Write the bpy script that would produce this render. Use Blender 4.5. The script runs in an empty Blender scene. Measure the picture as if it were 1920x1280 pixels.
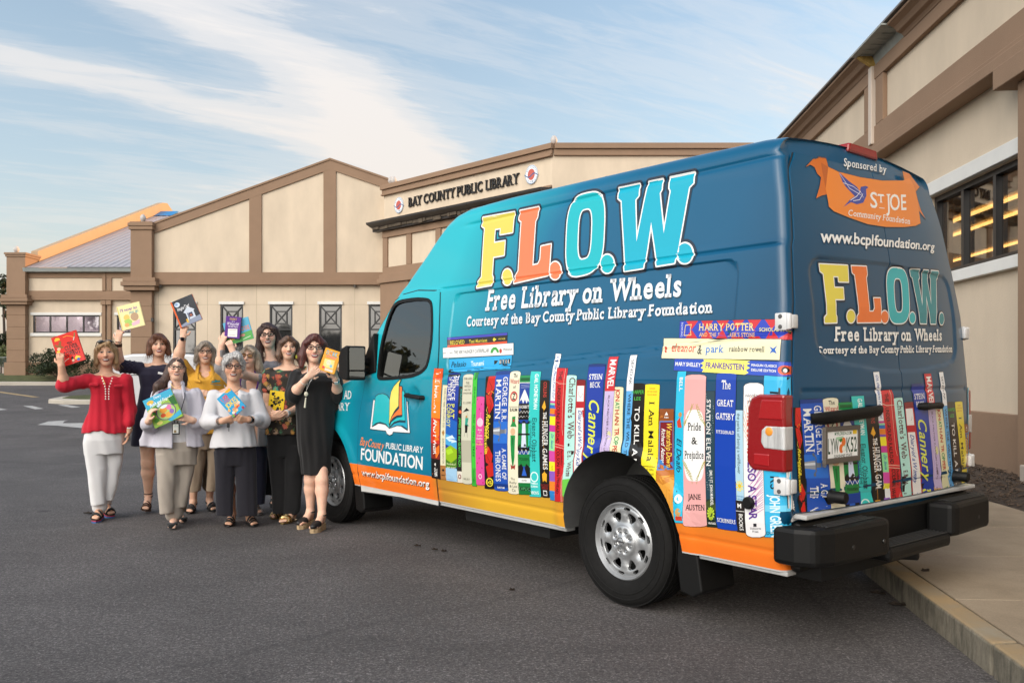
import bpy, bmesh, math, random
import numpy as np
from math import sin, cos, pi, radians, sqrt, atan2
from mathutils import Vector, Matrix
random.seed(7); rng = np.random.default_rng(7)
S = bpy.context.scene
COL = S.collection

# ---------------------------------------------------------------- camera, sky, sun, exposure
F, UH, VH, EYE = 1600.0, 960.0, 701.0, 1.39          # focal length (px of a 1920 wide frame), horizon row, eye height
cam = bpy.data.cameras.new("camera"); cam_o = bpy.data.objects.new("camera", cam); COL.objects.link(cam_o)
cam.sensor_width = 36.0; cam.lens = 36.0 * F / 1920; cam.shift_y = (VH - 640) / 1920
cam.clip_start = 0.05; cam.clip_end = 4000
cam_o.location = (0, 0, EYE); cam_o.rotation_euler = (radians(90), 0, 0)
S.camera = cam_o
S.view_settings.view_transform = 'Standard'; S.view_settings.look = 'None'
S.view_settings.exposure = 1.12; S.view_settings.gamma = 1.0
S.render.engine = 'CYCLES'
S.cycles.use_denoising = True
S.cycles.max_bounces = 8; S.cycles.transparent_max_bounces = 16
S.cycles.caustics_reflective = False; S.cycles.caustics_refractive = False
S.cycles.sample_clamp_indirect = 6.0

SUN_EL, SUN_AZ = radians(9), math.atan2(0.93, 0.36)   # low evening sun beyond the right hand wing of the library
sv = Vector((sin(SUN_AZ) * cos(SUN_EL), cos(SUN_AZ) * cos(SUN_EL), sin(SUN_EL)))
sun = bpy.data.lights.new("sun", 'SUN'); sun.energy = 3.2; sun.angle = radians(0.5); sun.color = (1.0, 0.55, 0.24)
sun_o = bpy.data.objects.new("sun", sun); COL.objects.link(sun_o)
sun_o.location = sv * 60; sun_o.rotation_euler = sv.to_track_quat('Z', 'Y').to_euler()


class NT:
 """tiny node-tree writer"""
 def __init__(s, tree):
  s.t = tree; s.n = tree.nodes; s.n.clear()
 def a(s, typ, _o=0, **kw):
  n = s.n.new(typ)
  for k, v in kw.items():
   if k.startswith('i_'):
    k2 = k[2:]; k2 = int(k2) if k2.isdigit() else k2.replace('_', ' ')
    if isinstance(v, bpy.types.NodeSocket): s.t.links.new(v, n.inputs[k2])
    else: n.inputs[k2].default_value = v
   else: setattr(n, k, v)
  return n
 def link(s, a, b): s.t.links.new(a, b)
 def math(s, op, a, b=0.0, c=0.0, clamp=False):
  n = s.n.new('ShaderNodeMath'); n.operation = op; n.use_clamp = clamp
  for i, v in enumerate((a, b, c)):
   if isinstance(v, bpy.types.NodeSocket): s.t.links.new(v, n.inputs[i])
   else: n.inputs[i].default_value = v
  return n.outputs[0]
 def ramp(s, fac, stops, interp='LINEAR'):
  n = s.n.new('ShaderNodeValToRGB'); n.color_ramp.interpolation = interp
  el = n.color_ramp.elements
  while len(el) < len(stops): el.new(0.5)
  for e, (p, c) in zip(el, stops):
   e.position = p; e.color = (*c, 1) if not isinstance(c, (int, float)) else (c, c, c, 1)
  s.t.links.new(fac, n.inputs[0]); return n.outputs[0]
 def mix(s, fac, a, b, blend='MIX'):
  n = s.n.new('ShaderNodeMix'); n.data_type = 'RGBA'; n.blend_type = blend
  for i, v in ((0, fac), (6, a), (7, b)):
   if isinstance(v, bpy.types.NodeSocket): s.t.links.new(v, n.inputs[i])
   else: n.inputs[i].default_value = v if isinstance(v, (int, float)) else (*v[:3], 1)
  return n.outputs[2]
 def noise(s, vec, scale, detail=4, rough=.5, dist=0.0, out=0):
  n = s.n.new('ShaderNodeTexNoise'); n.inputs['Scale'].default_value = scale
  n.inputs['Detail'].default_value = detail; n.inputs['Roughness'].default_value = rough
  n.inputs['Distortion'].default_value = dist
  if vec is not None: s.t.links.new(vec, n.inputs['Vector'])
  return n.outputs[out]
 def mapping(s, vec, loc=(0, 0, 0), rot=(0, 0, 0), scale=(1, 1, 1)):
  n = s.n.new('ShaderNodeMapping'); s.t.links.new(vec, n.inputs[0])
  n.inputs[1].default_value = loc; n.inputs[2].default_value = rot; n.inputs[3].default_value = scale
  return n.outputs[0]

W = bpy.data.worlds.new("World"); S.world = W; W.use_nodes = True
def build_world():
 t = NT(W.node_tree)
 out = t.a('ShaderNodeOutputWorld'); bg = t.a('ShaderNodeBackground'); t.link(bg.outputs[0], out.inputs[0])
 bg.inputs[1].default_value = 0.15
 sky = t.a('ShaderNodeTexSky', sky_type='NISHITA', sun_disc=False)
 sky.sun_elevation = SUN_EL; sky.sun_rotation = SUN_AZ
 sky.altitude = 0; sky.air_density = 1.0; sky.dust_density = 0.9; sky.ozone_density = 1.6
 g = t.a('ShaderNodeTexCoord').outputs['Generated']
 sep = t.a('ShaderNodeSeparateXYZ', i_0=g)
 x, y, z = sep.outputs
 # clouds lie on a high flat layer: project the view direction on it
 zz = t.math('ADD', t.math('MAXIMUM', z, 0.0), 0.12)
 cx = t.math('DIVIDE', x, zz); cy = t.math('DIVIDE', y, zz)
 cv = t.a('ShaderNodeCombineXYZ', i_0=cx, i_1=cy).outputs[0]
 rot = t.mapping(cv, rot=(0, 0, radians(-28)))
 st = t.mapping(rot, loc=(3.1, 1.7, 0), scale=(0.42, 1.5, 1))
 n1 = t.noise(st, 1.35, 7, .58, .35)
 n2 = t.noise(t.mapping(rot, loc=(0.3, 5.2, 0), scale=(.7, 3.2, 1)), 4.6, 7, .66, .6)
 n = t.math('ADD', t.math('MULTIPLY', n1, .60), t.math('MULTIPLY', n2, .40))
 def blob(vx, vy, vz, k, amp):
  d = Vector((vx, vy, vz)).normalized()
  dot = t.a('ShaderNodeVectorMath', operation='DOT_PRODUCT', i_0=g); dot.inputs[1].default_value = d
  return t.math('MULTIPLY', t.math('EXPONENT', t.math('MULTIPLY', t.math('SUBTRACT', dot.outputs['Value'], 1.0), k)), amp)
 def streak(d1, d2, w, amp, wob):
  # a long wisp of cloud: a band along the great circle through two directions
  N = Vector(d1).cross(Vector(d2)).normalized()
  dot = t.a('ShaderNodeVectorMath', operation='DOT_PRODUCT', i_0=g); dot.inputs[1].default_value = N
  d = t.math('ADD', dot.outputs['Value'], t.math('MULTIPLY', t.math('SUBTRACT', t.noise(t.mapping(cv, loc=(7, 2, 0)), 1.1, 4, .6), .5), wob))
  d = t.math('DIVIDE', d, w)
  return t.math('MULTIPLY', t.math('EXPONENT', t.math('MULTIPLY', t.math('MULTIPLY', d, d), -1.0)), amp)
 az = t.math('DIVIDE', x, t.math('MAXIMUM', y, .05))
 fade = t.math('MULTIPLY', t.ramp(t.math('ADD', az, 1.0), [(.84, 1.0), (.99, 0.0)]), t.math('GREATER_THAN', y, 0.0))
 bands = t.math('ADD', streak((-.6, 1, .375), (-.10, 1, .245), .021, .42, .06), t.math('ADD', streak((-.45, 1, .47), (-.14, 1, .29), .033, .46, .09), streak((-.6, 1, .24), (-.2, 1, .20), .016, .22, .05)))
 m = t.math('MULTIPLY', bands, fade)
 for bb in CLOUDS: m = t.math('ADD', m, blob(*bb))
 dens = t.math('ADD', t.math('MULTIPLY', t.math('SUBTRACT', n, .5), 1.5), t.math('ADD', m, .28))
 cl = t.ramp(dens, [(0.22, 0.0), (0.42, .26), (0.62, .74), (0.86, 1.0)], 'EASE')
 hor = t.ramp(z, [(0.0, (1.0, .78, .62)), (0.14, (1.0, .92, .84)), (0.4, (.99, .97, .97))])
 cc = t.mix(1.0, hor, (CLOUD_L, CLOUD_L, CLOUD_L), 'MULTIPLY')
 base = t.mix(1.0, sky.outputs[0], SKY_TINT, 'MULTIPLY')
 haze = t.ramp(z, [(0.0, 1.0), (0.16, .55), (0.5, .12), (1.0, .0)])
 base = t.mix(haze, base, t.ramp(z, [(0.0, (2.45, 1.98, 1.60)), (.10, (2.35, 2.12, 1.92)), (.22, (1.98, 2.06, 2.12))]))
 c = t.mix(cl, base, cc)
 # unseen bright zone, added behind and left of camera as soft key light
 key_glow = blob(-.50, -.80, .47, 6.5, 1.0)
 bn = t.math('MULTIPLY', key_glow, t.ramp(t.noise(g, 3.0, 5, .55), [(.3, .55), (.7, 1.25)]))
 c = t.mix(t.math('MINIMUM', bn, 1.0), c, (KEY_L, KEY_L * .94, KEY_L * .86))
 # ground side of the sphere
 c = t.mix(t.ramp(z, [(0.0, 1.0), (0.004, 0.0)]) if False else t.math('LESS_THAN', z, -0.002), c, (.9, .85, .8))
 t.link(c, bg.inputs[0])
CLOUDS = [(-.14, 1, .26, 260, .30), (-.28, 1, .36, 90, .10), (.36, 1, .40, 40, .10), (-.62, 1, .10, 90, .16), (-.62, 1, .22, 120, -.16), (.06, 1, .45, 60, -.10)]
CLOUD_L, KEY_L, SKY_TINT = 2.85, 24.0, (.97, .99, .98)
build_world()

# ---------------------------------------------------------------- helpers
def lin(h):
 """'#rrggbb' or (r,g,b) 0-255 -> linear rgb"""
 if isinstance(h, str): h = [int(h[i:i + 2], 16) for i in (1, 3, 5)]
 return tuple((c / 255 / 12.92) if c / 255 <= .04045 else ((c / 255 + .055) / 1.055) ** 2.4 for c in h)

def at(u, v, Y):
 """photo pixel + depth -> point"""
 return Vector(((u - UH) / F * Y, Y, EYE + (VH - v) / F * Y))

def smooth01(x): x = np.clip(x, 0, 1); return x * x * (3 - 2 * x)

MATS = {}
def mat(name, color=(.5, .5, .5), rough=.6, metal=0.0, var=0.0, scale=8.0, bump=0.0, bscale=60.0, coat=0.0, spec=.5, emit=None, es=0.0, alpha=1.0, stretch=(1, 1, 1), trans=0.0, rvar=0.0, sheen=0.0):
 if name in MATS: return MATS[name]
 if isinstance(color, str): color = lin(color)
 m = bpy.data.materials.new(name); m.use_nodes = True; MATS[name] = m
 t = NT(m.node_tree); o = t.a('ShaderNodeOutputMaterial'); p = t.a('ShaderNodeBsdfPrincipled'); t.link(p.outputs[0], o.inputs[0])
 p.inputs['Base Color'].default_value = (*color, 1); p.inputs['Roughness'].default_value = rough
 p.inputs['Metallic'].default_value = metal; p.inputs['Specular IOR Level'].default_value = spec
 p.inputs['Coat Weight'].default_value = coat; p.inputs['Coat Roughness'].default_value = .04
 p.inputs['Transmission Weight'].default_value = trans; p.inputs['Alpha'].default_value = alpha
 p.inputs['Sheen Weight'].default_value = sheen
 if emit: p.inputs['Emission Color'].default_value = (*emit, 1); p.inputs['Emission Strength'].default_value = es
 co = t.a('ShaderNodeTexCoord').outputs['Object']
 if stretch != (1, 1, 1): co = t.mapping(co, scale=stretch)
 if var or rvar:
  n = t.noise(co, scale, 6, .6)
 if var:
  f = t.ramp(n, [(.25, 1 - var), (.75, 1 + var)])
  t.link(t.mix(1.0, (*color, 1), f, 'MULTIPLY'), p.inputs['Base Color'])
 if rvar: t.link(t.ramp(n, [(.3, max(0, rough - rvar)), (.7, min(1, rough + rvar))]), p.inputs['Roughness'])
 if bump:
  b = t.a('ShaderNodeBump', i_Strength=1.0, i_Distance=bump, i_Height=t.noise(co, bscale, 5, .6))
  t.link(b.outputs[0], p.inputs['Normal'])
 return m

class MB:
 """collects boxes, prisms, tubes, lathes; builds ONE mesh object"""
 def __init__(s): s.v = []; s.f = []; s.m = []; s.sm = []
 def add(s, vs, fs, m=0, smooth=False):
  o = len(s.v); s.v += [tuple(p) for p in vs]
  for f in fs: s.f.append(tuple(i + o for i in f)); s.m.append(m); s.sm.append(smooth)
  return s
 def box(s, a, b, m=0, M=None):
  (x0, y0, z0), (x1, y1, z1) = a, b
  x0, x1 = min(x0, x1), max(x0, x1); y0, y1 = min(y0, y1), max(y0, y1); z0, z1 = min(z0, z1), max(z0, z1)
  v = [Vector(p) for p in ((x0, y0, z0), (x1, y0, z0), (x1, y1, z0), (x0, y1, z0), (x0, y0, z1), (x1, y0, z1), (x1, y1, z1), (x0, y1, z1))]
  if M is not None: v = [M @ p for p in v]
  return s.add(v, [(0, 3, 2, 1), (4, 5, 6, 7), (0, 1, 5, 4), (1, 2, 6, 5), (2, 3, 7, 6), (3, 0, 4, 7)], m)
 def prism(s, poly, fn, d0, d1, m=0, smooth=False):
  """poly: 2-D outline, fn(a, b, d) -> point"""
  n = len(poly)
  v = [fn(a, b, d0) for a, b in poly] + [fn(a, b, d1) for a, b in poly]
  f = [tuple(range(n))[::-1], tuple(range(n, 2 * n))] + [(i, (i + 1) % n, n + (i + 1) % n, n + i) for i in range(n)]
  return s.add(v, f, m, smooth)
 def tube(s, pts, r, seg=8, m=0, cap=True, closed=False, sq=1.0):
  pts = [Vector(p) for p in pts]; n = len(pts); rr = r if hasattr(r, '__len__') else [r] * n
  vs = []; up = None
  for i in range(n):
   if closed: d = pts[(i + 1) % n] - pts[i - 1]
   else: d = pts[min(i + 1, n - 1)] - pts[max(i - 1, 0)]
   d = d.normalized() if d.length > 1e-9 else Vector((0, 0, 1))
   if up is None: up = d.orthogonal().normalized()
   up = (up - d * up.dot(d)); up = up.normalized() if up.length > 1e-6 else d.orthogonal().normalized()
   w = d.cross(up)
   for k in range(seg):
    an = 2 * pi * k / seg
    vs.append(pts[i] + (up * cos(an) * sq + w * sin(an)) * rr[i])
  fs = []
  for i in range(n if closed else n - 1):
   j = (i + 1) % n
   for k in range(seg):
    l = (k + 1) % seg
    fs.append((i * seg + k, i * seg + l, j * seg + l, j * seg + k))
  if cap and not closed: fs += [tuple(range(seg))[::-1], tuple((n - 1) * seg + k for k in range(seg))]
  return s.add(vs, fs, m, True)
 def lathe(s, prof, M, seg=48, m=0, smooth=True, closed=False):
  """prof: (radius, height) pairs turned about local Z, placed by matrix M"""
  n = len(prof); vs = []
  for k in range(seg):
   an = 2 * pi * k / seg
   for r, h in prof: vs.append(M @ Vector((r * cos(an), r * sin(an), h)))
  fs = []
  for k in range(seg):
   l = (k + 1) % seg
   for i in range(n if closed else n - 1):
    j = (i + 1) % n
    fs.append((k * n + i, l * n + i, l * n + j, k * n + j))
  return s.add(vs, fs, m, smooth)
 def ellipsoid(s, c, r, seg=16, rings=10, m=0):
  prof = [(sin(pi * i / rings), -cos(pi * i / rings)) for i in range(rings + 1)]
  return s.lathe(prof, Matrix.Translation(c) @ Matrix.Diagonal((*r, 1)), seg, m)
 def build(s, name, mats, parent=None, bevel=0.0, sharp=35, origin=None):
  me = bpy.data.meshes.new(name)
  off = Vector(origin) if origin is not None else (parent_origin(parent) if parent is not None else Vector((0, 0, 0)))
  me.from_pydata([tuple(Vector(p) - off) for p in s.v], [], s.f)
  for mm in (mats if isinstance(mats, (list, tuple)) else [mats]): me.materials.append(mm)
  me.polygons.foreach_set('material_index', s.m); me.polygons.foreach_set('use_smooth', s.sm)
  o = bpy.data.objects.new(name, me); COL.objects.link(o)
  bm = bmesh.new(); bm.from_mesh(me); bmesh.ops.remove_doubles(bm, verts=bm.verts, dist=1e-5)
  bmesh.ops.recalc_face_normals(bm, faces=bm.faces)
  if bevel:
   es = [e for e in bm.edges if len(e.link_faces) == 2 and e.calc_face_angle(0) > radians(35)]
   if es: bmesh.ops.bevel(bm, geom=es, offset=bevel, segments=2, profile=.5, affect='EDGES', clamp_overlap=True)
  bm.to_mesh(me); bm.free()
  if any(s.sm): me.set_sharp_from_angle(angle=radians(sharp))
  if parent is not None: o.parent = parent
  elif origin is not None: o.location = origin
  return o

def parent_origin(p):
 o = Vector((0, 0, 0))
 while p is not None:
  o += p.location; p = p.parent
 return o
def tag(o, label=None, cat=None, group=None, kind=None):
 for k, v in (('label', label), ('category', cat), ('group', group), ('kind', kind)):
  if v: o[k] = v
 return o
def empty(name, loc, label, cat, group=None):
 o = bpy.data.objects.new(name, None); COL.objects.link(o); o.location = loc; o.empty_display_size = .2
 return tag(o, label, cat, group)

# materials of the place
M_CREAM = mat('stucco_cream', (.60, .495, .375), .9, var=.10, scale=1.4, bump=.004, bscale=90, stretch=(1, 1, .4))
M_BROWN = mat('stucco_brown', (.262, .168, .108), .9, var=.07, scale=1.5, bump=.004, bscale=90)
M_WHITE = mat('trim_white', (.68, .67, .64), .7, var=.05, scale=3)
M_DARKF = mat('window_bronze', (.012, .012, .013), .35)
M_METAL = mat('roof_metal', (.46, .42, .43), .45, metal=.25, var=.05, scale=1.0)
M_GALV = mat('galvanised', (.40, .43, .42), .4, metal=.5, var=.12, scale=3)
M_FLASH = mat('flashing_dark', (.035, .032, .032), .5, var=.3, scale=4)
M_CONC = None
# ---------------------------------------------------------------- ground
def gz(x, y):
 """height of the lot: flat near the van, rising gently towards the library"""
 h = .0354 * np.clip(np.asarray(y, float) - 18, 0, 25)
 return h
def build_ground():
 m = bpy.data.materials.new('asphalt'); m.use_nodes = True; t = NT(m.node_tree)
 o = t.a('ShaderNodeOutputMaterial'); p = t.a('ShaderNodeBsdfPrincipled'); t.link(p.outputs[0], o.inputs[0])
 co = t.a('ShaderNodeTexCoord').outputs['Object']
 fine = t.noise(co, 95, 3, .7); grit = t.a('ShaderNodeTexVoronoi', i_Vector=co, i_Scale=140.0).outputs['Color']
 gsep = t.a('ShaderNodeSeparateColor', i_0=grit).outputs[0]
 big = t.noise(co, .55, 6, .6, .6); mid = t.noise(t.mapping(co, rot=(0, 0, .7), scale=(1, 3, 1)), 2.2, 5, .6)
 c = t.ramp(gsep, [(0.0, (.030, .0275, .027)), (.5, (.074, .067, .065)), (.86, (.13, .12, .116)), (1.0, (.32, .30, .29))])
 c = t.mix(.55, c, t.ramp(fine, [(.3, (.034, .031, .030)), (.7, (.135, .124, .120))]))
 c = t.mix(1.0, c, t.ramp(big, [(.3, .70), (.7, 1.26)]), 'MULTIPLY')
 c = t.mix(1.0, c, t.ramp(mid, [(.3, .90), (.7, 1.10)]), 'MULTIPLY')
 c = t.mix(1.0, c, t.ramp(t.noise(co, 42, 2, .8), [(.30, .55), (.5, 1.0), (.70, 1.55)]), 'MULTIPLY')
 # oil spots and old drips
 v = t.a('ShaderNodeTexVoronoi', i_Vector=t.mapping(co, scale=(1, 1, .01)), i_Scale=.9)
 wob = t.math('ADD', v.outputs['Distance'], t.math('MULTIPLY', t.noise(co, 9, 3), .10))
 c = t.mix(t.ramp(wob, [(.075, .75), (.13, 0.0)]), c, (.018, .017, .017))
 # tar-filled cracks
 cr = t.a('ShaderNodeTexVoronoi', feature='DISTANCE_TO_EDGE', i_Vector=t.mix(.25, co, t.noise(co, 1.1, 4, .6, 0, 1)), i_Scale=.16)
 c = t.mix(t.ramp(cr.outputs['Distance'], [(.0, .28), (.004, 0.0)]), c, (.02, .019, .019))
 t.link(c, p.inputs['Base Color']); c = t.mix(1.0, c, (1.0, .975, .985), 'MULTIPLY'); t.link(c, p.inputs['Base Color']); p.inputs['Roughness'].default_value = .82
 h = t.math('ADD', gsep, fine)
 b = t.a('ShaderNodeBump', i_Strength=.9, i_Distance=.004, i_Height=h); t.link(b.outputs[0], p.inputs['Normal'])
 xs = np.concatenate([np.linspace(-900, -60, 8), np.linspace(-50, 30, 41), np.linspace(60, 900, 8)])
 ys = np.concatenate([np.linspace(-900, -30, 8), np.arange(-20, 80, 2.0), np.array([90, 150, 400, 900, 1600])])
 mb = MB(); n = len(ys)
 mb.add([(x, y, float(gz(x, y))) for x in xs for y in ys],
           [(i * n + j, (i + 1) * n + j, (i + 1) * n + j + 1, i * n + j + 1) for i in range(len(xs) - 1) for j in range(n - 1)], 0, True)
 tag(mb.build('asphalt_lot', m), kind='structure')
 # painted markings (4 mm over the asphalt)
 mp = mat('road_paint', (.40, .39, .375), .75, var=.25, scale=9)
 my = mat('road_paint_yellow', (.38, .27, .13), .8, var=.25, scale=6)
 def G(u, v):
  k = (VH - v) / F
  # ray meets the sloping lot
  y = 18.0
  for _ in range(60): y = (EYE - float(gz(0, y))) / -k * .5 + y * .5
  return ((u - UH) / F * y, y, float(gz(0, y)) + .006)
 arrow = [(70, 796.5), (108, 798), (172, 804.5), (215, 800), (215, 793.5), (165, 793), (118, 793.5), (120, 790), (128, 788), (91, 790)]
 for nm, poly, mm in (('painted_arrow', arrow, mp), ('painted_dash', [(-30, 766), (-8, 764), (14, 768), (-6, 769.5)], mp), ('painted_dash', [(43, 761), (60, 760.8), (82, 766.3), (66, 767.2)], mp),
                         ('painted_dash', [(108, 759), (125, 758.6), (151, 763.2), (135, 764.4)], mp), ('painted_line', [(-60, 730), (0, 736), (60, 744.5), (75, 744.5), (0, 733.8), (-60, 728)], my)):
  pts = [G(u, v) for u, v in poly]
  b = MB(); b.add(pts, [tuple(range(len(pts)))], 0)
  tag(b.build(nm, mm), kind='structure')
build_ground()

M_CONC = mat('concrete', (.33, .285, .225), .9, var=.16, scale=1.6, bump=.003, bscale=120)
M_GRASS = mat('grass', (.075, .085, .03), .95, var=.4, scale=2.5, bump=.03, bscale=40)
M_MULCH = mat('mulch', (.06, .042, .030), .95, var=.6, scale=25, bump=.03, bscale=30)

def kx(y): return 2.17 + .1235 * (y - 3.61)      # front of the kerb beside the van
def wall_pt(s, off=0.0):                         # along the right hand wing, off = out of the wall
 return Vector((5.75 + .0593 * s - .9982 * off, 9.70 + .9982 * s + .0593 * off, 0))

def build_sidewalk():
 m = bpy.data.materials.new('sidewalk_concrete'); m.use_nodes = True; t = NT(m.node_tree)
 o = t.a('ShaderNodeOutputMaterial'); p = t.a('ShaderNodeBsdfPrincipled'); t.link(p.outputs[0], o.inputs[0])
 co = t.a('ShaderNodeTexCoord').outputs['Object']
 c = t.ramp(t.noise(co, 1.3, 7, .65), [(.25, (.20, .155, .105)), (.5, (.30, .235, .165)), (.75, (.37, .30, .215))])
 c = t.mix(1.0, c, t.ramp(t.noise(co, 150, 3, .7), [(.3, .82), (.7, 1.15)]), 'MULTIPLY')
 c = t.mix(t.ramp(t.noise(co, 5, 6, .7), [(.58, 0.0), (.78, .35)]), c, (.14, .11, .08))
 t.link(c, p.inputs['Base Color']); p.inputs['Roughness'].default_value = .9
 b = t.a('ShaderNodeBump', i_Strength=.7, i_Distance=.003, i_Height=t.noise(co, 140, 4, .7)); t.link(b.outputs[0], p.inputs['Normal'])
 # slabs with open joints, lying on a bed
 mb = MB(); y = -8.0; mb_kerb = MB()
 P = lambda x, yy, z: (x, yy, z)
 joints = [y0 for y0 in np.arange(-8.07, 30, 1.16)]
 for a, b_ in zip(joints[:-1], joints[1:]):
  a2, b2 = a + .004, b_ - .004
  q = [(kx(a2) + .146, a2 + .02), (kx(b2) + .146, b2 + .02), (4.62 + .05 * (b2 - 7.6), b2 - .13), (4.62 + .05 * (a2 - 7.6), a2 - .13)]
  mb.prism(q[::-1], lambda u, w, d: (u, w, d), -.2, .150)
 tag(mb.build('sidewalk', m, bevel=.004), kind='structure')
 mb = MB(); mb.prism([(kx(-8) + .16, -8), (4.5, -8), (5.6, 28), (kx(28) + .16, 28)], lambda u, w, d: (u, w, d), -.25, .138); tag(mb.build('walk_bed', mat('joint_dirt', (.05, .04, .03), .95)), kind='structure')
 mk = bpy.data.materials.new('kerb_concrete'); mk.use_nodes = True; t = NT(mk.node_tree)
 o = t.a('ShaderNodeOutputMaterial'); p = t.a('ShaderNodeBsdfPrincipled'); t.link(p.outputs[0], o.inputs[0])
 co = t.a('ShaderNodeTexCoord').outputs['Object']; sep = t.a('ShaderNodeSeparateXYZ', i_0=co)
 c = t.ramp(t.noise(co, 4.0, 7, .7), [(.25, (.13, .115, .085)), (.5, (.22, .195, .15)), (.75, (.30, .27, .21))])
 worn = t.ramp(t.noise(co, 2.0, 6, .7), [(.38, .85), (.62, .15)])
 top = t.ramp(sep.outputs[2], [(.138, 0.0), (.148, 1.0)])
 c = t.mix(t.math('MULTIPLY', worn, top), c, (.40, .27, .13))        # worn yellow kerb paint on the top
 stain = t.ramp(t.noise(t.mapping(co, scale=(1, 1, .25)), 16, 6, .7), [(.42, .0), (.62, .75)])
 c = t.mix(t.math('MULTIPLY', stain, t.math('SUBTRACT', 1.0, top)), c, (.045, .042, .032))
 t.link(c, p.inputs['Base Color']); p.inputs['Roughness'].default_value = .92
 b = t.a('ShaderNodeBump', i_Strength=.9, i_Distance=.006, i_Height=t.noise(co, 70, 5, .75)); t.link(b.outputs[0], p.inputs['Normal'])
 ks = [-8.0, -4.9, -1.9, 1.1, 3.93, 6.9, 9.9, 12.9, 15.9, 18.9, 21.9, 24.9]
 for a, b_ in zip(ks[:-1], ks[1:]):
  a2, b2 = a + .004, b_ - .004
  mb_kerb.prism([(kx(a2), a2), (kx(a2) + .14, a2 + .017), (kx(b2) + .14, b2 + .017), (kx(b2), b2)], lambda u, w, d: (u, w, d), -.3, .152)
 tag(mb_kerb.build('kerb', mk, bevel=.018), kind='structure')
 # planting bed of mulch between walk and wall
 mb = MB(); ss = np.arange(-16, 20.1, .22); nn = 7; vs = []
 for s in ss:
  for j in range(nn):
   f = j / (nn - 1); w0 = wall_pt(s, -.05); y0 = w0.y
   xx = (4.62 + .05 * (y0 - 7.6)) * (1 - f) + w0.x * f
   vs.append((xx, y0, .135 + .13 * sin(pi * min(f, .75) * .8) + rng.uniform(-.018, .018) * (0 < j)))
 mb.add(vs, [(i * nn + j, i * nn + j + 1, (i + 1) * nn + j + 1, (i + 1) * nn + j) for i in range(len(ss) - 1) for j in range(nn - 1)], 0, True)
 # bark chips
 for _ in range(1500):
  s = rng.uniform(-3, 3.5); f = rng.uniform(.02, .95); w0 = wall_pt(s)
  xx = (4.62 + .05 * (w0.y - 7.6)) * (1 - f) + w0.x * f; L = rng.uniform(.02, .07)
  M = Matrix.Translation((xx, w0.y, .155 + .13 * sin(pi * min(f, .75) * .8))) @ Matrix.Rotation(rng.uniform(0, 6.3), 4, 'Z') @ Matrix.Rotation(rng.uniform(-.6, .6), 4, 'X') @ Matrix.Rotation(rng.uniform(-.6, .6), 4, 'Y')
  mb.box((-L / 2, -.007, -.003), (L / 2, .007, .003), 1, M)
 tag(mb.build('mulch_bed', [M_MULCH, mat('bark_chip', (.075, .05, .034), .95, var=.7, scale=9)]), kind='structure')
 # grassy edge beside the wall: little weeds in the mulch
 # leaves fallen on the tarmac
 ml = mat('dead_leaf', (.030, .020, .013), .9)
 for (u, v, L) in ((1717, 1036, .05), (1647, 1112, .045), (1683, 1133, .05), (1735, 1070, .03), (783, 1023, .028), (815, 1030, .026), (832, 1033, .024), (1278, 1118, .03), (960, 1106, .02), (165, 962, .05)):
  k = (v - VH) / F; onw = v < 1075 and u > 1700
  y = (EYE - (.16 if onw else .012)) / k
  b = MB(); M = Matrix.Translation(((u - UH) / F * y, y, .16 if onw else .012)) @ Matrix.Rotation(rng.uniform(-.5, .5), 4, 'Z')
  pts = [M @ Vector((L * cos(a) * (1 if cos(a) > -.9 else 1.2), L * .42 * sin(a) * (1 + .2 * cos(3 * a)), .008 * abs(sin(a)) + (.010 if i % 2 else 0))) for i, a in enumerate(np.linspace(0, 2 * pi, 11)[:-1])]
  b.add(pts, [tuple(range(10))]); b.add([p - Vector((0, 0, .003)) for p in pts], [tuple(range(10))[::-1]])
  tag(b.build('fallen_leaf', ml), 'small dark dry leaf lying flat on the ground', 'leaf', 'dry leaves lying on the ground')
build_sidewalk()

def build_far_ground():
 mcurb = mat('pale_kerb', (.43, .39, .33), .9, var=.15, scale=1.5)
 b = MB()
 # footpath in front of the library with its kerb
 b.prism([(-60, 41.6), (-15.2, 41.6), (-15.2, 44.3), (-60, 44.3)], lambda x, y, d: (x, y, d), .5, 1.0)
 tag(b.build('far_footpath', mcurb, bevel=.03), kind='structure')
 b = MB(); n = 24; xs = np.linspace(-70, -14, n); ys = [44.3, 45.5, 46.6, 48, 60, 120]; zs = [1.0, 1.2, 1.33, 1.36, 1.4, 1.4]
 b.add([(x, y, z + (.04 * sin(x * 1.3 + y))) for x in xs for y, z in zip(ys, zs)], [(i * 6 + j, (i + 1) * 6 + j, (i + 1) * 6 + j + 1, i * 6 + j + 1) for i in range(n - 1) for j in range(5)], 0, True)
 tag(b.build('lawn', M_GRASS), kind='structure')
 # planted island with a pale kerb
 cx = [at(u, 748, 29.6) for u in (78, 300)]; x0, x1 = cx[0].x, cx[1].x
 def isl(dx, z0, z1, nm, mm):
  y0, y1 = 28.6, 33.2
  pl = [(x0 + dx + .2, (y0 + y1) / 2 - .4), (x0 + .5 + dx, y0 + .5 + dx), (x0 + 1.3 + dx, y0 + dx), (x1 + 3 - dx, y0 + dx), (x1 + 3 - dx, y1 - dx), (x0 + 2.2 + dx, y1 - dx), (x0 + .9 + dx, y0 + 3.1)]
  q = MB(); q.prism(pl, lambda x, y, d: (x, y, d + float(gz(0, y))), z0, z1); tag(q.build(nm, mm, bevel=.04 if dx == 0 else 0), kind='structure')
 isl(0, -.2, .15, 'island_kerb', mcurb); isl(.32, -.1, .17, 'island_grass', M_GRASS)
build_far_ground()

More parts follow.
